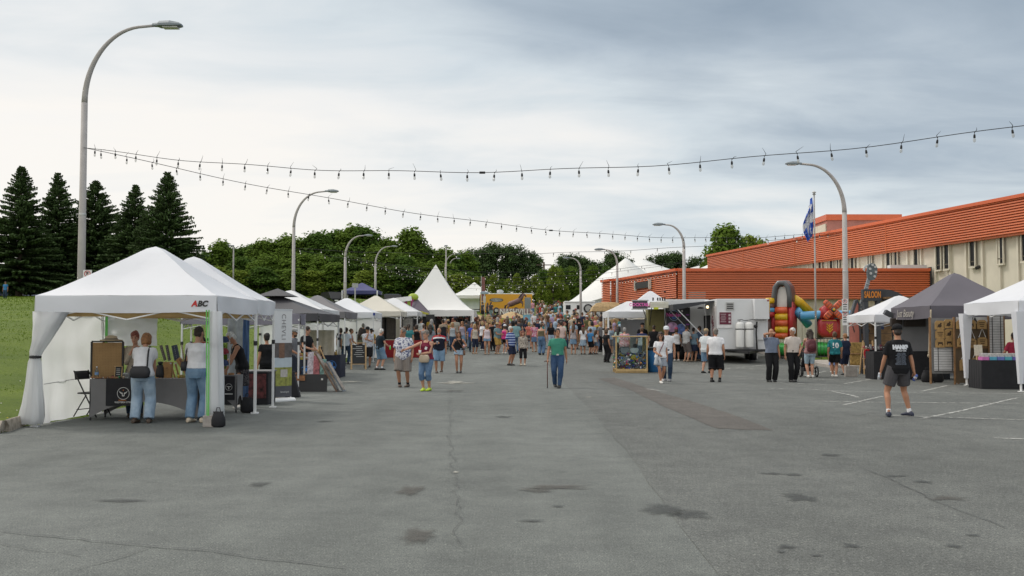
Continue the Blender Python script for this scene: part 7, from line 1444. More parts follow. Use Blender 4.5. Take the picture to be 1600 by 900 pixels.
def cloth(name, col, pat=None, col2=(.7, .7, .7), sc=14.0, bump=.45):
    if isinstance(col, str): col = lin(col)
    key = ('cloth', name, tuple(col), pat, tuple(col2), sc)
    if key in _m: return _m[key]
    m = bpy.data.materials.new(name); m.use_nodes = True; nt = m.node_tree; N = nt.nodes.new; L = nt.links.new; b = nt.nodes['Principled BSDF']; b.inputs['Roughness'].default_value = .85; b.inputs['Specular IOR Level'].default_value = .2
    tc = N('ShaderNodeTexCoord'); n = N('ShaderNodeTexNoise'); n.inputs['Scale'].default_value = 7; n.inputs['Detail'].default_value = 5; L(tc.outputs['Object'], n.inputs[0]); r = N('ShaderNodeValToRGB'); L(n.outputs[0], r.inputs[0])
    r.color_ramp.elements[0].position = .3; r.color_ramp.elements[0].color = (*[c*.86 for c in col], 1); r.color_ramp.elements[1].position = .7; r.color_ramp.elements[1].color = (*[min(1, c*1.1) for c in col], 1); cs = r.outputs[0]
    fac = None; sp = N('ShaderNodeSeparateXYZ'); L(tc.outputs['Object'], sp.inputs[0])
    def mth(op, a, b_):
        q = N('ShaderNodeMath'); q.operation = op
        for i, v in enumerate((a, b_)):
            if isinstance(v, (int, float)): q.inputs[i].default_value = v
            else: L(v, q.inputs[i])
        return q.outputs[0]
    if pat == 'stripe': fac = mth('GREATER_THAN', mth('SINE', mth('MULTIPLY', sp.outputs[2], sc*6.283), 0), .2)
    elif pat == 'vstripe': fac = mth('GREATER_THAN', mth('SINE', mth('MULTIPLY', sp.outputs[0], sc*6.283), 0), .3)
    elif pat == 'check': fac = mth('MULTIPLY', mth('ADD', mth('GREATER_THAN', mth('SINE', mth('MULTIPLY', sp.outputs[2], sc*6.283), 0), .1), mth('GREATER_THAN', mth('SINE', mth('MULTIPLY', sp.outputs[0], sc*6.283), 0), .1)), .45)
    elif pat == 'yoke': fac = mth('GREATER_THAN', mth('ADD', sp.outputs[2], mth('MULTIPLY', mth('ABSOLUTE', sp.outputs[0], 0), .35)), sc)
    elif pat in ('floral', 'spots'):
        v = N('ShaderNodeTexNoise'); v.inputs['Scale'].default_value = sc; v.inputs['Detail'].default_value = 2 if pat == 'floral' else 1; v.inputs['Distortion'].default_value = .8; L(tc.outputs['Object'], v.inputs[0]); fac = mth('GREATER_THAN', v.outputs[0], .535 if pat == 'floral' else .56)
    elif pat == 'denim':
        v = N('ShaderNodeTexNoise'); v.inputs['Scale'].default_value = 3.2; v.inputs['Detail'].default_value = 7; v.inputs['Roughness'].default_value = .65; L(tc.outputs['Object'], v.inputs[0]); q = N('ShaderNodeMapRange'); q.inputs[1].default_value = .4; q.inputs[2].default_value = .72; q.inputs[4].default_value = .75; L(v.outputs[0], q.inputs[0]); fac = q.outputs[0]
    if fac is not None:
        mi = N('ShaderNodeMix'); mi.data_type = 'RGBA'; L(fac, mi.inputs[0]); L(cs, mi.inputs[6]); mi.inputs[7].default_value = (*col2, 1); cs = mi.outputs[2]
    L(cs, b.inputs['Base Color']); n2 = N('ShaderNodeTexNoise'); n2.inputs['Scale'].default_value = 16; n2.inputs['Detail'].default_value = 3; n2.inputs['Distortion'].default_value = 1.0; mp = N('ShaderNodeMapping'); mp.inputs['Scale'].default_value = (1, 1, .5); L(tc.outputs['Object'], mp.inputs[0]); L(mp.outputs[0], n2.inputs[0]); bp = N('ShaderNodeBump'); bp.inputs['Strength'].default_value = bump; bp.inputs['Distance'].default_value = .03; L(n2.outputs[0], bp.inputs['Height']); L(bp.outputs[0], b.inputs['Normal'])
    _m[key] = m; return m
JEAN = cloth('blue denim', (.085, .15, .26), 'denim', (.22, .32, .44)); JEANL = cloth('light denim', (.26, .35, .45), 'denim', (.46, .55, .62)); JEAND = cloth('dark denim', (.022, .040, .075), 'denim', (.05, .085, .14)); JEANM = cloth('mid denim', (.13, .22, .33), 'denim', (.28, .39, .50))
WT = cloth('white cotton', (.72, .72, .74)); BK = cloth('black cotton', (.012, .012, .014)); NV = cloth('navy cotton', (.018, .024, .05)); GY = cloth('grey cotton', (.13, .13, .14))
HAIRS = {n: mat('hair ' + n, c, .6, .35, 30, bump=.4, bscale=60) for n, c in (('black', (.012, .009, .008)), ('dark', (.028, .017, .011)), ('brown', (.085, .046, .022)), ('ginger', (.26, .12, .045)), ('blond', (.36, .25, .11)), ('grey', (.30, .29, .28)), ('white', (.58, .57, .54)), ('red', (.19, .05, .028)), ('salt', (.17, .15, .13)))}
SHOES = {n: mat('shoe '+n, c, .6, .1, 10) for n, c in (('black', (.02, .02, .02)), ('white', (.62, .60, .56)), ('brown', (.075, .05, .035)), ('navy', (.02, .025, .05)), ('lime', (.42, .58, .04)), ('cream', (.52, .44, .33)), ('grey', (.2, .2, .21)), ('tan', (.3, .2, .13)))}
EYE_M = mat('eye dark', (.02, .015, .012), .3); LIP = mat('lips', (.32, .10, .08), .5)
def person(label, x, y, rz, skin=0, shirt=None, bot=None, hairc='brown', shoec='black', sock=None, group=None, cap=None, glasses=None, z=None, beard=None, H=1.75, meshes=None, **kw):
    t = thing('person', label, 'person', (x, y, zt(x, y) if z is None else z), rz, group)
    parts, me = figure(H=H, **kw); vx = kw.get('vox', .010); near = vx < .013; k = me['k']; t.scale = (k, k, k); obs = {}
    def put_(nm, mb, m, disp=0, v=vx, fs=5): o = obj(nm, solid(mb, v, nm, disp, rnd.random()*40, fscale=fs), t); o.data.materials.append(m); obs[nm] = o; return o
    put_('body', parts['body'], SKIN[skin], 0, vx if not near else .0085)
    for nm in ('shirt', 'trousers', 'shorts', 'skirt'):
        if nm in parts: put_(nm, parts[nm], shirt if nm == 'shirt' else bot, .011 if near else .008)
    if 'hair' in parts: put_('hair', parts['hair'], HAIRS[hairc], .012 if kw.get('hair') != 'curly' else .03, fs=12)
    put_('shoes', parts['_shoe'], SHOES[shoec])
    if sock: put_('socks', parts['_sock'], sock)
    HP, MH, hs = me['HP'], me['MH'], me['hs']
    if near:
        mb = MB()
        for s in (-1, 1): mb.ell(HP(s*.031, -.083, .012), (.013*hs, .008*hs, .007*hs), M=MH, nu=8, nv=5); mb.box(HP(s*.032, -.087, .036), (.034*hs, .006, .007*hs), M=MH)
        mb.build('eyes', EYE_M, t, True); MB().ell(HP(0, -.083, -.062), (.024*hs, .008, .007*hs), M=MH, nu=8, nv=5).build('mouth', LIP, t, True)
    if beard: mb = MB(); mb.ell(HP(0, -.045, -.085), (.055*hs, .05*hs, .045*hs), M=MH); put_('beard', mb, HAIRS[beard], .01, fs=12)
    if glasses: 
        mb = MB()
        for s in (-1, 1): mb.ell(HP(s*.034, -.094, .010), (.027*hs, .006, .020*hs), M=MH, nu=10, nv=6); mb.bar(HP(s*.06, -.09, .015), HP(s*.08, .01, .01), .007)
        mb.bar(HP(-.02, -.097, .015), HP(.02, -.097, .015), .007); mb.build('glasses', glasses, t)
    if cap:
        kind, cm = cap; mb = MB()
        if kind == 'cap':
            mb.loft([[HP(.092*q*math.cos(6.283*j/18), .012+.108*q*math.sin(6.283*j/18), z_) for j in range(18)] for z_, q in ((.028, 1.0), (.07, 1.0), (.11, .86), (.135, .5), (.142, .1))]); o = mb.build('cap', cm, t, True); mb = MB(); mb.loft([[HP(.086*math.sin(a), -.09-.085*math.cos(a)*q, .04-.016*q+dz) for a in [-1.25+2.5*j/10 for j in range(11)]] for q, dz in ((0, 0), (1, 0), (1, .007), (0, .009))], cap=False, closed=False); mb.build('visor', cm, o, True)
        elif kind == 'visor': mb.loft([[HP(.095*math.cos(6.283*j/18), .012+.110*math.sin(6.283*j/18), z_) for j in range(18)] for z_ in (.03, .07)]); mb.build('headband', cm, t, True)
        else: mb.loft([[HP(.205*q*math.cos(6.283*j/20), .01+.21*q*math.sin(6.283*j/20), z_+.03*abs(math.cos(6.283*j/20))**3*(q > .9)) for j in range(20)] for z_, q in ((.045, 1.0), (.052, 1.0), (.06, .5), (.12, .45), (.145, .34), (.15, .1))]); mb.build('hat', cm, t, True)
    me['t'] = t; me['obs'] = obs; return me
def wp(me, p): t = me['t']; return Matrix.LocRotScale(t.location, t.rotation_euler, t.scale) @ Vector(p)   # figure point -> world
def onto(me, part, pts_mesh, y_dir, mtl, name, off=.004):     # drape a flat print on a garment
    o = me['obs'][part]; bv = BVHTree.FromPolygons([v.co.copy() for v in o.data.vertices], [tuple(p.vertices) for p in o.data.polygons]); d = Vector((0, -y_dir, 0))
    for v in pts_mesh.vertices:
        h = bv.ray_cast(Vector((v.co.x, y_dir*1.0, v.co.z)), d)
        if h[0] is not None: v.co.y = h[0].y+y_dir*off
    pts_mesh.materials.clear(); pts_mesh.materials.append(mtl); return obj(name, pts_mesh, o)
def print_text(body, size, cx, cz, flip, sx=1, **k):
    m = text_mesh(body, size, extrude=0, **k); bm = bmesh.new(); bm.from_mesh(m); bmesh.ops.subdivide_edges(bm, edges=bm.edges, cuts=1); bm.to_mesh(m); bm.free()
    for v in m.vertices: x, y = v.co.x*sx, v.co.y; v.co = (cx+(-x if flip else x), 0, cz+y)
    return m
def strap_bag(me, label, pts, bag_c, bag_d, m, name='shoulder_bag', wid=.018, rnd_=.04):
    t = thing(name, label, 'bag', wp(me, bag_c), me['t'].rotation_euler.z); k = me['t'].scale.x; t.scale = (k, k, k); c = Vector(bag_c); mb = MB()
    n = 9; mb.loft([[(bag_d[0]/2*q*math.copysign(abs(math.cos(a))**.6, math.cos(a)), bag_d[1]/2*q*math.copysign(abs(math.sin(a))**.6, math.sin(a)), zz) for a in [6.283*j/16 for j in range(16)]] for zz, q in ((-bag_d[2]/2, .75), (-bag_d[2]*.42, .95), (0, 1.05), (bag_d[2]*.3, .95), (bag_d[2]/2, .7))]); mb.build('bag_body', m, t, True)
    if pts: MB().tube([Vector(p)-c for p in pts], wid, 6, flat=.45).build('strap', m, t, True)
    return t
PIX = lambda px, py: G(px, py)
WHF = (-.09, -.22, 0, .1); WHB = (.09, .20, .05, -.1); WALK = (WHF, WHB); WALK2 = ((-.09, .20, .05, .1), (.09, -.22, 0, -.1))
pi = math.pi
BAGK = mat('black bag', (.015, .015, .018), .55, .1, 8); BROWNB = mat('brown leather bag', (.17, .085, .045), .5, .2, 8)
# women at the leather stall
x, y = PIX(222, 661)
m = person('woman with a ginger bob and light jeans bending over the leather stall', x, y, pi+.1, 0, WT, JEANL, 'ginger', 'brown', sex='f', H=1.68, lean=.28, hands=((-.12, -.36, .80), (.20, -.38, .80)), hpitch=.35, hem=-.05, bottom='long', ease=.034, hair='bob', stance=.13, loose=.015)
strap_bag(me=m, label='black crossbody bag hanging on the back of the ginger-haired woman', pts=[m['tp'](Vector(p)) for p in ((-.12, .17, .10), (-.11, .16, .26), (-.105, .135, .40), (-.10, .03, .53), (.0, -.14, .40), (.17, -.05, .20), (.18, .08, .12), (.14, .16, .08))], bag_c=m['tp'](Vector((.0, .185, .03))), bag_d=(.36, .12, .22), m=BAGK)
x, y = PIX(307, 660)
m = person('dark-haired woman in a white tee and blue jeans at the leather stall', x, y, pi-.05, 2, WT, JEANM, 'dark', 'cream', sex='f', H=1.76, lean=.04, hands=((-.16, -.26, 1.0), (.14, -.28, .95)), hpitch=.3, hem=.05, bottom='long', ease=.026, hair='bun', stance=.115, wd=1.02)
strap_bag(me=m, label='small black shoulder bag at the left hip of the woman in blue jeans', pts=[m['tp'](Vector(p)) for p in ((.20, .06, .16), (.165, .10, .35), (.15, .0, .50), (.165, -.10, .36), (.21, -.06, .16))], bag_c=m['tp'](Vector((.215, .03, .09))), bag_d=(.11, .20, .17), m=BAGK, wid=.014)
m = person('woman with short red hair and a beige top behind the leather stall table', P(212, 560, 19.3)[0], 19.3, .15, 0, cloth('beige knit', (.42, .36, .28)), JEAND, 'red', 'brown', sex='f', H=1.67, lean=.12, hands=((-.05, -.16, 1.33), (.2, -.3, 1.0)), hpitch=.15, sleeve=1.6, hair='short', hem=-.1)
m = person('man in a red shirt with cropped grey hair behind the leather stall', P(315, 560, 19.9)[0], 19.9, -.2, 1, cloth('red cotton', (.33, .012, .015)), cloth('tan shorts', (.3, .22, .14)), 'salt', 'black', H=1.74, lean=.1, hands=((-.2, -.3, 1.0), (.15, -.3, 1.0)), hpitch=.3, hair='crew', bottom='shorts', blen=.5, ease=.03)
x, y = P(377, 600, 21.35)[0], 21.35
m = person('grey-haired woman in a black tank top leaning over the cap stall', x, y, -1.15, 1, BK, cloth('dark speckled skirt', (.022, .02, .024), 'spots', (.10, .09, .09), 30), 'white', 'white', sex='f', H=1.70, lean=.30, hands=((-.2, -.38, .92), (.2, -.38, .80)), hpitch=.35, top='tank', bottom='skirt', blen=.42, ease=-.02, hair='crew', stance=.09)
x, y = PIX(385, 633)
m = person('dark-haired person in black, mostly hidden behind the woman in the black tank top', x-.3, y+3.0, -2.6, 1, BK, BK, 'black', 'black', sex='f', H=1.62, hair='short')
# vendors in the charcoal gazebo
m = person('vendor in a grey tee and pale cap under the lilac grey tent', P(459, 560, 29.2)[0], 29.2, 1.2, 1, cloth('grey melange', (.17, .175, .19)), cloth('dark shorts', (.03, .035, .05)), 'dark', 'brown', H=1.76, hands=((-.2, -.26, 1.0), (.2, -.28, 1.0)), hpitch=.2, bottom='shorts', blen=.55, ease=.03, cap=('cap', cloth('pale cap', (.4, .4, .4))), beard='dark')
m = person('young dark-haired vendor in a black tee behind the navy table', P(479, 560, 31.6)[0], 31.6, 1.1, 2, BK, BK, 'dark', 'black', H=1.83, hands=((-.15, -.3, 1.05), (.2, -.25, 1.0)), hpitch=.25)
m = person('seated person under the lilac grey tent seen behind the roll-up banner', P(448, 575, 29.6)[0], 29.6, 1.3, 1, NV, JEAND, 'dark', 'brown', H=1.7, feet=((-.1, -.42, 0, .1), (.1, -.42, 0, -.1)), bent=.40, hands=((-.15, -.35, .62), (.15, -.35, .62)), vox=.016)
st_ = thing('folding_stool', 'dark folding camp stool under the lilac grey tent', 'stool', (P(448, 575, 29.6)[0]-.05, 29.6, 0), 1.3); MB().box((0, .03, .43), (.4, .4, .03)).build('seat', BLACK, st_); 
for a, b in ((-.18, .18), (.18, -.18)):
    for yy in (-.15, .2): MB().bar((a, yy, 0), (b, yy, .42), .025).build('leg', ALU, st_)
# people along the left tents
LEFT = [
 ('man in a white and pale blue striped shirt, back turned, beside the chalkboard', 541, 46.5, pi-.2, 2, cloth('pale stripe', (.50, .56, .66), 'vstripe', (.66, .69, .73), 28), JEAND, 'dark', 'black', dict(H=1.72, bottom='long')),
 ('woman in a white tank top queueing at the grey tent', 549, 47, 1.9, 1, WT, JEANM, 'brown', 'white', dict(sex='f', H=1.66, top='tank', hair='bun', hands=((-.1, -.25, 1.0), (.1, -.28, .95)))),
 ('woman in a long brown striped dress queueing at the grey tent', 564, 48, 2.6, 1, cloth('brown stripe', (.09, .06, .045), 'stripe', (.13, .14, .09), 4), cloth('brown stripe', (.09, .06, .045), 'stripe', (.13, .14, .09), 4), 'dark', 'black', dict(sex='f', H=1.68, bottom='skirt', blen=.62, hair='long', sleeve=.9)),
 ('person with a dark bob glimpsed between the queue and the grey tent post', 532, 48.5, pi+.4, 1, NV, JEAND, 'dark', 'black', dict(sex='f', H=1.65, hair='bob'))]
for lab, px, Y, rz, sk, s_, b_, hc_, sc_, kw in LEFT: person(lab, P(px, 560, Y)[0], Y, rz, sk, s_, b_, hc_, sc_, vox=.016, **kw)
x, y = PIX(574, 574)
m = person('man in a black cap and pale patterned shirt with his hand on his chin', x, y, .12, 1, cloth('pale pattern', (.55, .55, .58), 'floral', (.34, .36, .42), 22), BK, 'dark', 'black', H=1.80, wd=1.12, belly=.03, hands=((.02, -.17, 1.42), (.0, -.22, 1.20)), bottom='shorts', blen=.56, ease=.036, cap=('cap', BK), loose=.015, hpitch=.1, sleeve=.7)
x, y = PIX(594, 578)
m = person('white-haired man in a navy tee and jean shorts, turned to the red table', x, y, 2.2, 0, cloth('navy tee', (.016, .026, .036)), JEANM, 'white', 'black', WT, H=1.76, wd=1.08, belly=.02, lean=.06, hands=((-.2, -.30, .98), (.22, -.12, .98)), hpitch=.3, bottom='shorts', blen=.56, ease=.04, feet=((-.09, -.05, 0, .1), (.09, .10, 0, -.1)))
bt_ = thing('green_bottle', 'small neon green bottle in the hand of the white-haired man', 'bottle', wp(m, m['wri'][0]+m['hdir'][0]*.08)); MB().lathe([(.03, -.09), (.034, -.08), (.034, .03), (.015, .06)], n=10).build('body', mat('neon green', (.10, .6, .10), .4), bt_, True); MB().lathe([(.017, .06), (.017, .085), (.003, .086)], n=8).build('cap', WHITE, bt_)
m = person('woman in a pink patterned vest and black shorts at the red table', P(632, 540, 50.6)[0], 50.6, pi+.1, 1, cloth('pink black print', (.45, .25, .35), 'floral', (.05, .04, .07), 18), BK, 'brown', 'black', sex='f', H=1.68, wd=1.15, top='tank', bottom='shorts', blen=.4, ease=.02, hair='bob', vox=.014)
strap_bag(m, 'dark grey bag on the arm of the woman at the red table', None, Vector((.24, .02, .93)), (.16, .22, .34), GY)
# walking couple and pair in front
x, y = PIX(630, 605)
m = person('man in a white shirt with blue flowers and grey shorts walking past the tents', x, y, -.12, 1, cloth('blue floral', (.66, .66, .70), 'floral', (.13, .14, .24), 15), cloth('taupe shorts', (.20, .175, .155), 'check', (.24, .21, .19), 18), 'salt', 'brown', BK, H=1.78, wd=1.16, belly=.035, feet=((-.11, -.02, 0, .35), (.11, .10, 0, -.2)), hands=(None, (-.06,)), hpitch=.35, hyaw=-.2, bottom='shorts', blen=.54, ease=.045, hem=-.12, loose=.025, sleeve=.8, stance=.12, top='shirt')
x, y = PIX(666, 611)
m = person('woman in lime shoes and a maroon sleeveless top, arm stretched out', x, y, -.35, 0, cloth('maroon patch top', (.17, .02, .045), 'yoke', (.5, .45, .40), 1.52), JEAN, 'salt', 'lime', sex='f', H=1.70, wd=1.06, hands=((-.55, -.38, 1.16), (-.03, -.25, 1.07)), hpitch=.15, hyaw=-.2, top='tank', bottom='capri', blen=.72, ease=.018, hair='short', feet=((-.07, -.06, 0, .1), (.07, .04, 0, -.1)), hem=-.02)
MB().box((.0, 0, 0), (.07, .01, .085), M=Matrix.Rotation(.3, 3, 'Y')).build('diamond_print', WT, m['obs']['shirt'], loc=m['tp'](Vector((.045, -.136, .30))))
strap_bag(m, 'beige handbag held against the hip of the woman in lime shoes', [(-.12, -.14, .98), (-.13, -.13, 1.3), (-.1, .0, 1.45), (-.1, .1, 1.3), (.12, .1, 1.0), (.14, -.05, .98)], (.02, -.19, .93), (.30, .12, .22), mat('beige handbag', (.46, .37, .27), .6, .06, 6), 'handbag', .010)
cu = thing('paper_cup', 'red and white cup held by the woman in lime shoes', 'cup', wp(m, (-.06, -.30, 1.07))); MB().lathe([(.03, 0), (.04, .11)], n=12).build('cup_body', WHITE, cu, True); MB().lathe([(.041, .10), (.041, .125), (.01, .13)], n=12).build('cup_lid', mat('cup red', (.5, .05, .04), .5), cu)
x, y = PIX(686, 583)
m = person('grey-bearded man in a red, white and navy polo with jean shorts', x, y, .05, 1, cloth('navy polo', (.013, .016, .03)), JEANM, 'white', 'brown', H=1.80, wd=1.12, belly=.03, feet=((-.10, -.08, 0, .2), (.10, .12, .03, -.2)), hands=((-.10, -.22, 1.15), None), hair='bald', bottom='shorts', blen=.55, ease=.035, top='polo', beard='grey', hyaw=-.35, loose=.01)
RP = cloth('red yoke', (.36, .02, .03)); mbs = MB(); mbw = MB()
def yoke(me, m_, m2):
    o = me['obs']['shirt']; o.data.materials.append(m_); o.data.materials.append(m2)
    for p in o.data.polygons:
        c = p.center; h = c.z+.22*max(0, abs(c.x)-.08)-1.30
        if abs(c.x) > .235: p.material_index = 1
        elif h > .10: p.material_index = 1
        elif h > .045: p.material_index = 2
yoke(m, RP, WT)
cu = thing('paper_cup', 'dark cup in the hand of the man in the red, white and navy polo', 'cup', wp(m, m['wri'][0]+m['hdir'][0]*.06)); MB().lathe([(.032, -.05), (.042, .06)], n=12).build('cup_body', mat('cup grey', (.15, .15, .18), .4), cu, True); MB().lathe([(.043, .06), (.04, .07)], n=12).build('cup_rim', WHITE, cu)
x, y = PIX(717, 583)
m = person('woman with long hair in a black top and denim shorts walking with a drink', x, y, .08, 1, BK, JEANL, 'brown', 'black', sex='f', H=1.68, feet=((-.08, -.05, 0, .1), (.08, .08, 0, -.15)), hands=((-.17, -.06, .94), (.22, -.22, 1.10)), top='tank', bottom='shorts', blen=.22, ease=.02, hair='long', hem=.03, hyaw=-.2)
strap_bag(m, 'brown crossbody bag at the hip of the woman in the black top', [(.2, -.03, .92), (.10, -.14, 1.15), (-.06, -.12, 1.38), (-.09, .0, 1.44), (.0, .12, 1.25), (.2, .03, .92)], (.22, -.03, .84), (.09, .2, .2), BROWNB, wid=.010)
cu = thing('paper_cup', 'pink drink cup held up by the woman in the black top', 'cup', wp(m, m['wri'][1]+m['hdir'][1]*.06)); MB().lathe([(.03, -.05), (.042, .07)], n=12).build('cup_body', mat('cup pink', (.5, .28, .3), .4), cu, True); MB().lathe([(.043, .07), (.04, .08)], n=12).build('cup_rim', WHITE, cu)
x, y = PIX(798, 571)
m = person('white-haired man in a blue and white striped polo and navy shorts', x, y, 1.0, 1, cloth('blue stripe', (.03, .055, .22), 'stripe', (.42, .50, .66), 9), NV, 'white', 'black', H=1.80, wd=1.15, belly=.04, bottom='shorts', blen=.52, ease=.035, hem=-.10, loose=.02, top='polo', sleeve=.8, hyaw=.3)
x, y = PIX(817, 571)
m = person('older woman with red hair in a cream leopard print blouse and black capris', x, y, .1, 0, cloth('leopard', (.46, .41, .35), 'spots', (.09, .07, .06), 26), BK, 'red', 'cream', sex='f', H=1.60, wd=1.05, bottom='capri', blen=.66, ease=.014, hem=-.08, loose=.02, sleeve=1.75, hair='bob', hands=((-.2, -.05, .80), (.22, -.05, .80)))
x, y = PIX(871, 606)
m = person('man in a green tee and dark jeans walking with a cane', x, y, .0, 1, cloth('teal green tee', (.055, .24, .17)), cloth('indigo denim', (.03, .065, .14), 'denim', (.08, .13, .22)), 'dark', 'black', H=1.77, wd=1.04, feet=((-.07, .05, .02, .1), (.05, -.20, 0, -.25)), hands=((-.285, -.06, .83), (.27, .02, .80)), hair='crew', hem=.045, ease=.017, hyaw=.25, belly=.012)
w0 = wp(m, m['wri'][0]+m['hdir'][0]*.07); cn = thing('walking_cane', 'dark red wooden cane held by the man in the green tee', 'cane', (w0.x, w0.y, 0)); CM = mat('mahogany cane', (.09, .02, .015), .4); MB().tube([(-.0, 0, .015), (0, 0, w0.z)], .013, 8).build('shaft', CM, cn, True); MB().tube([(-.09, .03, w0.z+.005), (-.05, .02, w0.z+.015), (.05, -.02, w0.z+.01)], [.010, .017, .015], 8).build('handle', CM, cn, True); MB().lathe([(.016, 0), (.017, .03), (.013, .035)], n=10).build('ferrule', BLACK, cn)
mb = MB(); mb.loft([[m['tp'](Vector((.185*q*math.cos(6.283*j/24), .135*q*math.sin(6.283*j/24), z_))) for j in range(24)] for z_, q in ((.03, 1.0), (.035, 1.03), (.075, 1.02), (.08, .98))]); bl = mb.build('belt', BLACK, m['t'], True); MB().box(m['tp'](Vector((0, -.145, .055))), (.07, .012, .045)).build('buckle', STEEL, bl)
x, y = PIX(1043, 597)
m = person('man in a white cap and white tee just behind the woman in sunglasses', x+.05, y+.5, -.15, 1, WT, JEAND, 'dark', 'grey', H=1.84, wd=1.05, hair='crew', cap=('cap', cloth('white cap', (.62, .65, .68))), feet=((-.06, .10, .0, .1), (.10, -.08, 0, -.2)))
x, y = PIX(1033, 599)
m = person('woman with curly dark hair, sunglasses, white tee and a sweater over her arm', x, y, .0, 1, WT, cloth('grey denim short', (.27, .30, .35), 'denim', (.36, .39, .43)), 'dark', 'white', sex='f', H=1.64, hair='curly', glasses=BLACK, feet=((-.03, -.16, 0, .1), (.06, .16, .06, -.1)), hands=((-.10, -.20, .98), (.20, -.06, .82)), bottom='shorts', blen=.42, ease=.03, hem=-.05, loose=.015, hyaw=-.2)
strap_bag(m, 'dark red bag strap and pouch across the white tee of the woman in sunglasses', [(-.13, -.16, .86), (-.05, -.15, 1.1), (.07, -.12, 1.35), (.09, .0, 1.43), (.0, .12, 1.2), (-.15, .08, .9)], (-.13, -.14, .80), (.06, .05, .22), mat('dark red strap', (.14, .015, .03), .6), wid=.018)
swt = thing('folded_sweater', 'pale grey sweater draped over the arm of the woman in sunglasses', 'sweater', wp(m, (-.16, -.18, .92))); mb = MB(); mb.loft([[((.045+.035*q)*math.cos(a)-.03*q, (.04+.02*q)*math.sin(a)*(1+.3*math.sin(3*a)), -.32*q+.05) for a in [6.283*j/16 for j in range(16)]] for q in (0, .25, .5, .8, 1)]); mb.build('cloth', cloth('pale grey knit', (.45, .47, .5)), swt, True); MB().tube([(.05, 0, -.02), (.10, -.02, -.2), (.13, -.01, -.36)], [.04, .045, .035], 8).build('sleeve', cloth('pale grey knit', (.45, .47, .5)), swt, True)
x, y = PIX(1104, 583)
m = person('man in a tan cap, white shirt and jean shorts facing the trailers', x, y, 2.5, 2, cloth('white shirt', (.64, .68, .70)), JEANM, 'salt', 'black', H=1.78, wd=1.06, hair='crew', cap=('cap', cloth('tan cap', (.40, .31, .19))), bottom='shorts', blen=.52, ease=.035, hem=-.10, loose=.02, feet=((-.09, -.10, 0, .1), (.09, .12, 0, -.1)), hands=((-.24, -.2, .98), None))
x, y = PIX(1119, 597)
m = person('grey-haired man in a white polo and black long shorts seen from behind', x, y, pi-.35, 1, WT, BK, 'salt', 'black', BK, H=1.77, wd=1.16, belly=.03, hair='short', top='polo', bottom='shorts', blen=.62, ease=.045, hyaw=.5, feet=((-.12, .0, 0, .2), (.13, .05, 0, -.2)), hem=-.04, loose=.012)
x, y = PIX(1206, 597)
m = person('man in a slate blue shirt and black trousers with a hand to his forehead', x, y, .1, 1, cloth('slate shirt', (.17, .20, .27)), BK, 'salt', 'black', H=1.75, wd=1.10, belly=.03, top='shirt', hands=((-.04, -.16, 1.60), None), ease=.028, hem=.03, hair='bald', elbow=.9, hyaw=.2)
x, y = PIX(1240, 597)
m = person('white-haired man in a beige striped shirt and black trousers looking to his right', x, y, .05, 1, cloth('beige stripe', (.50, .44, .39), 'vstripe', (.56, .51, .47), 40), BK, 'white', 'black', H=1.79, wd=1.10, belly=.035, top='shirt', hands=(None, (.14, -.2, .93)), ease=.022, hem=.03, hair='short', hyaw=-1.0, feet=((-.10, -.05, 0, .15), (.09, .1, 0, -.2)))
x, y = PIX(1266, 590)
m = person('woman with dark curly hair and a maroon backpack pushing a stroller', x, y, pi, 0, cloth('dusty pink top', (.3, .16, .16)), cloth('light blue shorts', (.35, .46, .54)), 'dark', 'white', sex='f', H=1.73, wd=1.12, hair='curly', bottom='capri', blen=.5, ease=.01, hands=((-.15, -.42, 1.0), (.15, -.42, 1.0)), top='tank', stance=.07)
bp = thing('backpack', 'maroon backpack on the back of the woman with the stroller', 'backpack', wp(m, m['tp'](Vector((0, .20, .25)))), pi); MR = mat('maroon nylon', (.10, .018, .026), .6, .1, 6); mb = MB(); mb.loft([[(.15*q*math.copysign(abs(math.cos(a))**.5, math.cos(a)), .09*q*math.copysign(abs(math.sin(a))**.6, math.sin(a)), z_) for a in [6.283*j/18 for j in range(18)]] for z_, q in ((-.23, .8), (-.2, 1), (.0, 1.04), (.14, .95), (.21, .6))]); mb.build('pack', MR, bp, True); mb = MB(); mb.ell((0, .09, -.06), (.12, .04, .11)); mb.build('front_pocket', MR, bp, True)
for s in (-1, 1): MB().tube([(s*.10, -.04, .18), (s*.11, -.16, .24), (s*.12, -.28, .12), (s*.13, -.24, -.1), (s*.13, -.06, -.18)], .018, 6).build('strap', MR, bp, True)
sx, sy = x+.05, y+.62; sr = thing('stroller', 'black three-wheeled stroller pushed by the woman with the backpack', 'stroller', (sx, sy, zt(sx, sy)), pi)
for wx, wy, r in ((-.30, .25, .20), (.30, .25, .20), (0, -.55, .15)):
    w_ = MB().lathe([], n=3) if False else None
    mb = MB(); ring = [(wx, wy+(r-.025)*math.cos(a), r+(r-.025)*math.sin(a)) for a in [6.283*j/22 for j in range(23)]]; mb.tube(ring, .026, 7, cap=False); w_ = mb.build('wheel', BLACK, sr, True); mb = MB()
    for j in range(5): a = 1.257*j; mb.bar((wx, wy, r), (wx, wy+(r-.03)*math.cos(a), r+(r-.03)*math.sin(a)), .012)
    mb.build('spoke', STEEL, w_)
mb = MB()
for s in (-1, 1): mb.tube([(s*.28, .25, .2), (s*.22, -.1, .5), (s*.22, .25, 1.0), (s*.2, .42, 1.05)], .016, 7); mb.tube([(s*.22, -.1, .5), (0, -.55, .15)], .016, 7)
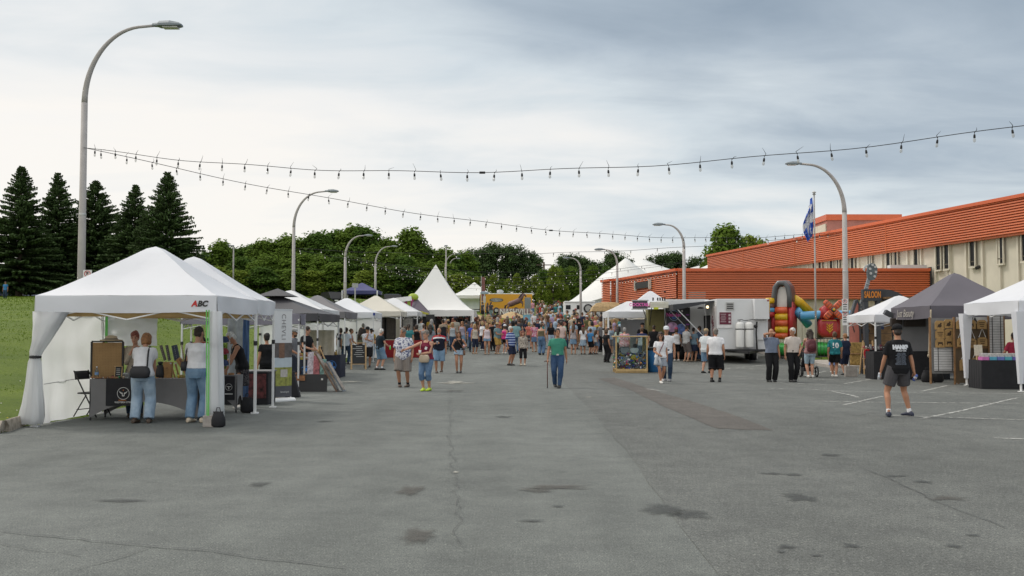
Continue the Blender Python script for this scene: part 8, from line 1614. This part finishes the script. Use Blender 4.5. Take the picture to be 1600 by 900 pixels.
mb.tube([(-.2, .42, 1.05), (.2, .42, 1.05)], .018, 7); mb.build('frame', BLACK, sr, True); mb = MB(); mb.loft([[(sx_*.2, yy, zz) for sx_ in (-1, 1)]+[(sx_*.2, yy+.05, zz-.03) for sx_ in (1, -1)] for yy, zz in ((-.42, .30), (-.30, .42), (.0, .42), (.2, .85))]); mb.build('seat', BLKC, sr, True); MB().ell((0, .02, .82), (.22, .26, .22)).build('hood', BLKC, sr, True); MB().box((0, .12, .28), (.36, .34, .14)).build('basket', BLKC, sr)
x, y = PIX(1305, 589)
m = person('person in a teal jersey with number 10 and black shorts, seen from behind', x, y, pi-.2, 1, cloth('teal jersey', (.018, .14, .17), 'spots', (.03, .22, .24), 9), BK, 'brown', 'white', H=1.66, wd=.98, hair='short', bottom='shorts', blen=.42, ease=.035, hem=-.05, loose=.02, sleeve=.8, feet=((-.02, .12, 0, .1), (.08, -.12, 0, -.1)))
onto(m, 'shirt', print_text('10', .26, 0, 1.20, True, bold=.012), 1, WT, 'number_print')
x, y = PIX(1321, 586)
m = person('boy in a navy tee and shorts beside the person in the teal jersey', x, y, pi+.5, 0, NV, NV, 'ginger', 'black', H=1.58, wd=.95, hair='short', bottom='shorts', blen=.55, ease=.04, hem=-.10, loose=.03, vox=.012)
x, y = PIX(1297, 582)
m = person('small girl in a blue and pink dress beside the person in the jersey', x+.1, y, pi, 0, cloth('pink tee', (.5, .12, .2)), cloth('blue dress', (.2, .26, .45)), 'brown', 'white', sex='f', H=1.08, wd=1.0, hs=1.3, hair='pony', bottom='skirt', blen=.45, ease=.06, vox=.014)
x, y = PIX(1404, 651)
m = person('man in a black tee with white back print and grey shorts', x, y, pi+.12, 1, BK, cloth('charcoal shorts', (.075, .072, .078)), 'dark', 'navy', WT, H=1.81, wd=.97, hair='crew', cap=('cap', cloth('black cap', (.014, .014, .016))), bottom='shorts', blen=.40, ease=.032, hem=-.10, loose=.012, feet=((-.25, -.08, 0, .3), (.25, .08, .01, -.45)), hands=((-.29, .06, .83), (.27, -.14, .82)), sleeve=.75, hpitch=.08, vox=.009, hyaw=-.2)
PR = mat('pale shirt print', (.62, .64, .68), .8); PG = mat('grey shirt print', (.13, .15, .19), .8)
onto(m, 'shirt', print_text('HANKS', .10, .01, 1.30, True, sx=.88, bold=.010), 1, PR, 'back_print'); onto(m, 'shirt', print_text('WORLD TOUR', .030, .01, 1.235, True, bold=.002), 1, PR, 'back_print')
for r in range(11): onto(m, 'shirt', print_text(rnd.choice(['MARCH 04 CITY HALL', 'APRIL 12 ARENA', 'JUNE 21 THEATRE', 'AUGUST 09 PARK']), .021, .01, 1.19-r*.021, True, bold=.0012), 1, PG, 'tour_list')
for i, c in ((0, (.09, .15, .45)), (1, (.5, .52, .55))):
    p = wp(m, m['wri'][i]+m['hdir'][i]*.10); t = thing('drink_can', ('blue drink can in the left hand of the man in the printed black tee', 'pale drink can in the right hand of the man in the printed black tee')[1-i if False else i], 'can', p); t.rotation_euler = (.2, (.45, .1)[i], 0); MB().lathe([(.024, -.075), (.033, -.065), (.033, .055), (.027, .067), (.024, .065)], n=14).build('can_body', mat('tin%d' % i, c, .3, .3, 22, metal=.4), t, True); MB().lathe([(.0335, -.02), (.0337, .02)], n=14).build('can_band', mat('tin pale', (.5, .55, .62), .3), t)
m = person('woman in a raspberry top with short dark hair, back turned, behind the card boxes', P(1584, 540, 29.7)[0], 29.7, pi+.2, 1, cloth('raspberry', (.36, .035, .07)), BK, 'dark', 'black', sex='f', H=1.62, wd=1.25, hair='short', sleeve=.8, hands=((-.2, -.3, 1.0), (.2, -.3, 1.0)), hem=-.1)
m = person('vendor with a pale top half hidden behind the wide plaque rack', P(1538, 520, 31.9)[0], 32.0, 0, 0, cloth('pink white', (.5, .35, .36)), BK, 'brown', 'black', sex='f', H=1.55, hair='short', vox=.014)
# people by the food trailers
TR = [
 ('woman in a pink cap and white vest with black shorts at the round-emblem trailer', 1057, 49.2, pi, 1, WT, BK, 'brown', 'white', dict(sex='f', H=1.66, wd=1.12, top='tank', bottom='shorts', blen=.5, ease=.03, hair='bob', cap=('cap', cloth('pink cap', (.5, .09, .16))))),
 ('man in a pale grey tee and taupe shorts at the trailer hatch', 1073, 48.6, 2.2, 1, cloth('pale grey', (.42, .42, .42)), cloth('taupe', (.13, .11, .105)), 'dark', 'tan', dict(H=1.78, wd=1.0, bottom='shorts', blen=.55, ease=.03, hpitch=.3, hands=((-.05, -.3, 1.1), (.1, -.3, 1.1)))),
 ('woman in a denim blue top and navy skirt at the trailer hatch', 1084, 48.8, 2.6, 1, cloth('denim top', (.13, .2, .26), 'denim', (.2, .28, .34)), NV, 'black', 'tan', dict(sex='f', H=1.66, wd=1.1, bottom='skirt', blen=.38, ease=-.01, hair='bun', sleeve=.7)),
 ('person with folded arms at the trailer counter, only an arm and denim showing', 1093, 49.4, -2.2, 1, cloth('denim shirt', (.08, .12, .2)), JEAND, 'dark', 'brown', dict(H=1.72, hands=((-.2, -.42, 1.15), (.2, -.42, 1.15)))),
 ('woman in a pink floral blouse in front of the low white tent', 976, 47.5, 2.9, 0, cloth('pink floral', (.52, .20, .22), 'floral', (.62, .5, .5), 16), cloth('grey slacks', (.2, .2, .22)), 'grey', 'white', dict(sex='f', H=1.70, wd=1.15, hair='short', hem=-.12, loose=.03, sleeve=.8)),
 ('man in a navy and white shirt before the low white tent', 1003, 47, pi, 1, cloth('navy white yoke', (.45, .46, .48), 'yoke', (.02, .03, .09), 1.28), cloth('blue grey', (.1, .13, .17)), 'brown', 'black', dict(H=1.72, wd=1.1, hair='crew', bottom='shorts', blen=.55, ease=.03)),
 ('man in a black cap standing under the low white tent', 1004, 50.7, .2, 1, BK, BK, 'dark', 'black', dict(H=1.86, cap=('cap', BK))),
 ('man in a black printed tee and black shorts in front of the yellowish hatch', 1022, 49.5, pi-.1, 1, BK, BK, 'dark', 'black', dict(H=1.76, wd=1.15, hair='crew', bottom='shorts', blen=.58, ease=.04, hem=-.1)),
 ('woman in a pale green top by the low white tent', 967, 50.8, pi-.5, 1, cloth('pale green', (.35, .45, .38)), BK, 'black', 'black', dict(sex='f', H=1.68, hair='long')),
 ('woman all in black just left of the can crate', 948, 48, 2.2, 1, BK, BK, 'brown', 'black', dict(sex='f', H=1.62, wd=1.05, hair='bob', bottom='long', ease=.03))]
for lab, px, Y, rz, sk, s_, b_, hc_, sc_, kw in TR: person(lab, P(px, 560, Y)[0], Y, rz, sk, s_, b_, hc_, sc_, vox=.015, **kw)
# the front row of the crowd, one by one
FR = [
 ('blond woman in a cream top and navy capris near the marquee leg', 742, 55.5, .5, 1, cloth('cream', (.5, .45, .38)), NV, 'blond', 'tan', dict(sex='f', H=1.68, top='tank', bottom='capri', blen=.62, hair='long')),
 ('blond woman in a white tank top and denim shorts before the crowd', 761, 55, .1, 1, cloth('pinkish white', (.62, .53, .56)), JEANM, 'blond', 'tan', dict(sex='f', H=1.72, top='tank', bottom='shorts', blen=.24, ease=.02, hair='long')),
 ('man in a straw hat, blue-grey tee and mustard shorts', 777, 55.3, 1.0, 1, cloth('blue grey tee', (.17, .26, .28)), cloth('mustard', (.42, .26, .07)), 'brown', 'tan', dict(H=1.74, wd=1.15, belly=.04, bottom='shorts', blen=.5, ease=.03, hands=((-.05, -.3, 1.1), (.1, -.3, 1.1)), cap=('hat', RAF))),
 ('woman in a hot pink vest, black shorts and a white cap', 789, 55.6, 2.4, 0, cloth('hot pink', (.62, .06, .24)), BK, 'brown', 'white', dict(sex='f', H=1.64, wd=1.1, top='tank', bottom='shorts', blen=.3, ease=.02, hair='bob', cap=('cap', WT))),
 ('man in a turquoise check shirt and jeans behind the striped polo', 806, 56.5, pi, 1, cloth('turq check', (.13, .28, .30), 'check', (.3, .42, .42), 14), JEAN, 'dark', 'black', dict(H=1.80, wd=1.1, top='shirt', cap=('hat', BLKC))),
 ('woman with a pink patterned backpack and a short denim skirt, back turned', 835, 57, pi+.3, 1, cloth('rose pattern', (.5, .12, .2), 'floral', (.6, .45, .5), 16), JEAN, 'dark', 'tan', dict(sex='f', H=1.72, bottom='skirt', blen=.34, ease=-.03, hair='bun')),
 ('woman in an olive tube top and jeans with a brown bun', 846, 54.5, pi-.3, 0, cloth('olive tube', (.15, .13, .08)), JEAN, 'brown', 'black', dict(sex='f', H=1.74, wd=1.1, top='tube', bottom='long', ease=.03, hair='bun')),
 ('man in a pale pink tee just behind the man with the cane', 877, 55.5, pi-.1, 2, cloth('pale pink', (.60, .46, .42)), JEAN, 'dark', 'white', dict(H=1.82, bottom='shorts', blen=.6, ease=.035, hem=-.12, loose=.02)),
 ('woman in a black top and pale jeans partly behind the man with the cane', 861, 57, .3, 1, BK, JEANL, 'dark', 'white', dict(sex='f', H=1.72, hair='long', hem=.05)),
 ('woman in a grey floral vest and denim skirt with long brown hair', 896, 55, pi-.2, 1, cloth('grey floral', (.40, .36, .36), 'floral', (.25, .24, .27), 20), JEANM, 'brown', 'tan', dict(sex='f', H=1.70, top='tank', bottom='skirt', blen=.34, ease=-.03, hair='long')),
 ('woman in a dark red cap, white tee and light denim skirt', 911, 55, pi+.1, 1, WT, JEANL, 'brown', 'brown', dict(sex='f', H=1.60, bottom='skirt', blen=.40, ease=.0, hair='long', cap=('cap', cloth('dark red cap', (.17, .02, .03))))),
 ('boy in a bright blue tee and dark shorts before the crowd', 923, 55, 2.4, 1, cloth('bright blue', (.05, .20, .42)), BK, 'brown', 'black', dict(H=1.42, hs=1.12, bottom='shorts', blen=.5, ease=.03)),
 ('small girl in a white tee and denim shorts beside the boy', 931, 55.2, 2.2, 1, cloth('grey white', (.5, .47, .44)), JEANM, 'brown', 'black', dict(sex='f', H=1.32, hs=1.18, bottom='shorts', blen=.35, ease=.03, hair='long')),
 ('man in a large black tee and khaki shorts in the middle of the crowd', 905, 59, pi, 1, BK, cloth('khaki', (.32, .25, .15)), 'dark', 'black', dict(H=1.82, wd=1.2, bottom='shorts', blen=.6, ease=.04, cap=('cap', BK))),
 ('tall woman in black with trousers and long hair near the thatched bar', 938, 64, 2.6, 1, BK, BK, 'dark', 'black', dict(sex='f', H=1.78, top='tank', hair='long', feet=WALK)),
 ('man in a red tee under the straw parasol in the crowd', 806, 74, 0, 1, cloth('bright red', (.5, .02, .03)), JEAND, 'salt', 'black', dict(H=1.78, wd=1.15)),
 ('woman in a grey and white top beside the marquee posts', 707, 57.5, .3, 1, cloth('grey white block', (.38, .42, .45)), JEAND, 'blond', 'brown', dict(sex='f', H=1.68, top='tank', hair='long')),
 ('woman in a lilac grey tank top at the front of the marquee', 722, 58.5, -.2, 1, cloth('lilac grey', (.36, .33, .40)), JEANM, 'ginger', 'brown', dict(sex='f', H=1.68, top='tank', hair='long')),
 ('man in a beige tee and dark cap, back turned, entering the marquee', 711, 60, pi, 1, cloth('beige tee', (.38, .35, .29)), JEAND, 'dark', 'black', dict(H=1.86, wd=1.15, cap=('hat', cloth('dark hat', (.03, .035, .05))))),
 ('man in a black and tan tee standing before the hat display', 692, 58.5, pi+.4, 1, cloth('black tan', (.03, .03, .035), 'yoke', (.3, .24, .18), 1.33), JEAND, 'dark', 'black', dict(H=1.80)),
 ('woman in a black tank top with dark hair, back turned, behind the strolling couple', 651, 52.5, pi, 1, BK, BK, 'dark', 'black', dict(sex='f', H=1.72, wd=1.1, top='tank', bottom='skirt', blen=.55, hair='bob')),
 ('woman in a brown vest with tied hair, back turned, near the purple awning', 662, 53.5, pi-.2, 0, cloth('greyish vest', (.3, .27, .27)), JEAN, 'brown', 'black', dict(sex='f', H=1.72, top='tank', hair='bun')),
 ('person in a long grey tee with thick dark hair, back turned, near the marquee', 672, 50.5, pi+.2, 1, cloth('grey blue', (.22, .24, .27)), BK, 'dark', 'black', dict(sex='f', H=1.76, wd=1.15, hair='curly', bottom='shorts', blen=.5, ease=.03, hem=-.12)),
 ('man in a brown striped shirt, back turned, in front of the white peaked tent', 644, 55.5, pi, 1, cloth('brown vertical', (.15, .085, .05), 'vstripe', (.2, .13, .09), 20), JEAND, 'dark', 'black', dict(H=1.82, wd=1.1)),
 ('man in a white tee by the purple awning', 658, 59, pi-.6, 2, WT, BK, 'dark', 'black', dict(H=1.84)),
 ('man in a black jacket with a red trim near the awning posts', 640, 60.3, 2.2, 2, WT, JEAN, 'black', 'black', dict(H=1.8)),
 ('person in a bright blue top half hidden by the marquee leg', 737, 57, 0, 1, cloth('royal blue', (.05, .09, .38)), JEAND, 'brown', 'black', dict(H=1.66)),
 ('person in black trousers and a black tee just behind the straw-hatted man', 770, 57.5, pi+.5, 1, BK, BK, 'dark', 'brown', dict(H=1.72)),
 ('woman in a white tee with fair hair behind the blond woman in denim shorts', 754, 58, 2.2, 0, WT, NV, 'blond', 'white', dict(sex='f', H=1.7, hair='bob'))]
for lab, px, Y, rz, sk, s_, b_, hc_, sc_, kw in FR: person(lab, P(px, 540, Y)[0], Y, rz, sk, s_, b_, hc_, sc_, vox=.017, **kw)
# the rest of the crowd: copies of twelve standing figures in their own colours
PROTO = []
for i, kw in enumerate([dict(hair='short'), dict(hair='crew', wd=1.15, belly=.03, bottom='shorts', blen=.55, ease=.035), dict(hair='short', hands=((-.05, -.25, 1.2), (.05, -.28, 1.15))), dict(hair='short', feet=WALK), dict(sex='f', hair='long', top='tank'), dict(sex='f', hair='bob', bottom='shorts', blen=.3, ease=.02),
        dict(sex='f', hair='bun', bottom='skirt', blen=.42), dict(sex='f', hair='long', bottom='capri', blen=.65, hands=((-.1, -.25, 1.1), None)), dict(sex='f', hair='pony', wd=1.12), dict(hair='crew', cap=('cap', None)), dict(hair='short', cap=('hat', None), wd=1.08), dict(sex='f', hair='curly', top='tank', feet=WALK2)]):
    kw = dict(kw); cp = kw.pop('cap', None); m = person('x', 0, 0, 0, 0, WT, JEAN, 'dark', 'black', vox=.020, cap=(cp[0], BLKC) if cp else None, **kw); PROTO.append(m['t'])
hz_n = ['dark-haired', 'brown-haired', 'blond', 'grey-haired', 'black-haired', 'red-haired']; hz_k = ['dark', 'brown', 'blond', 'grey', 'black', 'red']
TOPS = [('white', (.66, .66, .67)), ('black', (.015, .015, .017)), ('navy', (.02, .028, .06)), ('grey', (.2, .2, .21)), ('pale blue', (.32, .42, .52)), ('coral', (.52, .16, .12)), ('red', (.42, .025, .03)), ('olive', (.13, .13, .06)), ('teal', (.05, .21, .22)), ('cream', (.52, .46, .36)), ('lilac', (.35, .28, .42)), ('mint', (.25, .45, .34)), ('mustard', (.42, .28, .05)), ('pink', (.58, .27, .33)), ('charcoal', (.06, .06, .065)), ('brown', (.13, .075, .045))]
BOTS = [('jeans blue', JEAN), ('dark denim', JEAND), ('black', BK), ('beige', cloth('beige twill', (.36, .29, .2))), ('grey', GY), ('pale denim', JEANL)]
PH = ['standing', 'heavy-set', 'arms-folded', 'walking', 'long-haired', 'bob-haired', 'skirted', 'strolling', 'ponytailed', 'capped', 'brimmed-hat', 'curly-haired']
combos = set(); spots = [(P(px, 530, Y)[0], Y) for lab, px, Y, *_ in FR]; first = set()
def crowd(n, pr, Yr, where, ok=None):
    c = tries = 0
    while c < n and tries < 9000:
        tries += 1; Y = rnd.uniform(*Yr); px = rnd.uniform(*pr); x = P(px, 520, Y)[0]
        if any((x-a)**2+(Y-b)**2 < .42**2 for a, b in spots): continue
        i = rnd.randrange(12); ti = rnd.choice([0, 0, 1, 1, 1, 1, 2, 2, 2, 14, 14, 4, 3, 4, 5, 6, 7, 8, 9, 10, 11, 12, 13, 14, 14, 15]); bi = rnd.randrange(6); hi = rnd.randrange(6)
        key = (i, ti, where) if True else 0
        if key in combos: continue
        combos.add(key); spots.append((x, Y)); c += 1
        o = copytree(PROTO[i]) if i in first else PROTO[i]; first.add(i)
        o.location = (x, Y, zt(x, Y)); o.rotation_euler = (0, 0, pi+rnd.gauss(0, .9) if rnd.random() < .6 else rnd.uniform(-3.1, 3.1)); s = rnd.uniform(.90, 1.06); o.scale = (s, s, s)
        setp(o, '%s %s person in %s %s top %s' % (PH[i], hz_n[hi], 'an' if TOPS[ti][0] == 'olive' else 'a', TOPS[ti][0], where), 'person', 'people in the festival crowd')
        for ch in o.children:
            nm = ch.name.split('.')[0]; mm = {'body': SKIN[rnd.choice([0, 1, 1, 2, 2, 3] if rnd.random() < .3 else [0, 1, 2])], 'shirt': cloth('crowd '+TOPS[ti][0], TOPS[ti][1]), 'trousers': BOTS[bi][1], 'shorts': BOTS[bi][1], 'skirt': BOTS[bi][1], 'hair': HAIRS[hz_k[hi]], 'cap': cloth('crowd cap %d' % (ti % 3), [(.03, .03, .04), (.5, .5, .5), (.3, .05, .05)][ti % 3]), 'hat': RAF if ti % 2 else BLKC}.get(nm)
            if mm and ch.material_slots: ch.material_slots[0].link = 'OBJECT'; ch.material_slots[0].material = mm
crowd(48, (742, 935), (58.5, 69), 'in the packed crowd')
crowd(32, (828, 950), (69, 82), 'in front of the straw parasols')
crowd(8, (750, 830), (66, 72), 'below the yellow trailer')
crowd(30, (832, 890), (98, 112), 'high on the far slope')
crowd(4, (750, 772), (100, 112), 'left before the yellow trailer')
crowd(12, (925, 985), (55, 64), 'near the thatched bar')
crowd(8, (560, 640), (49, 57), 'by the cream tent')
crowd(8, (668, 735), (59, 62), 'under the marquee eave')
for i in range(12):
    if i not in first: bpy.data.objects.remove(PROTO[i])
# passers-by far on the lawn
m = person('tiny person in a bright blue top far off on the lawn', P(2, 455, 100)[0]+.4, 100, 0, 1, cloth('bright blue', (.05, .20, .42)), JEAND, 'dark', 'black', vox=.02)
# utility parts nothing else carries
bpy.data.scenes.remove(TMP)
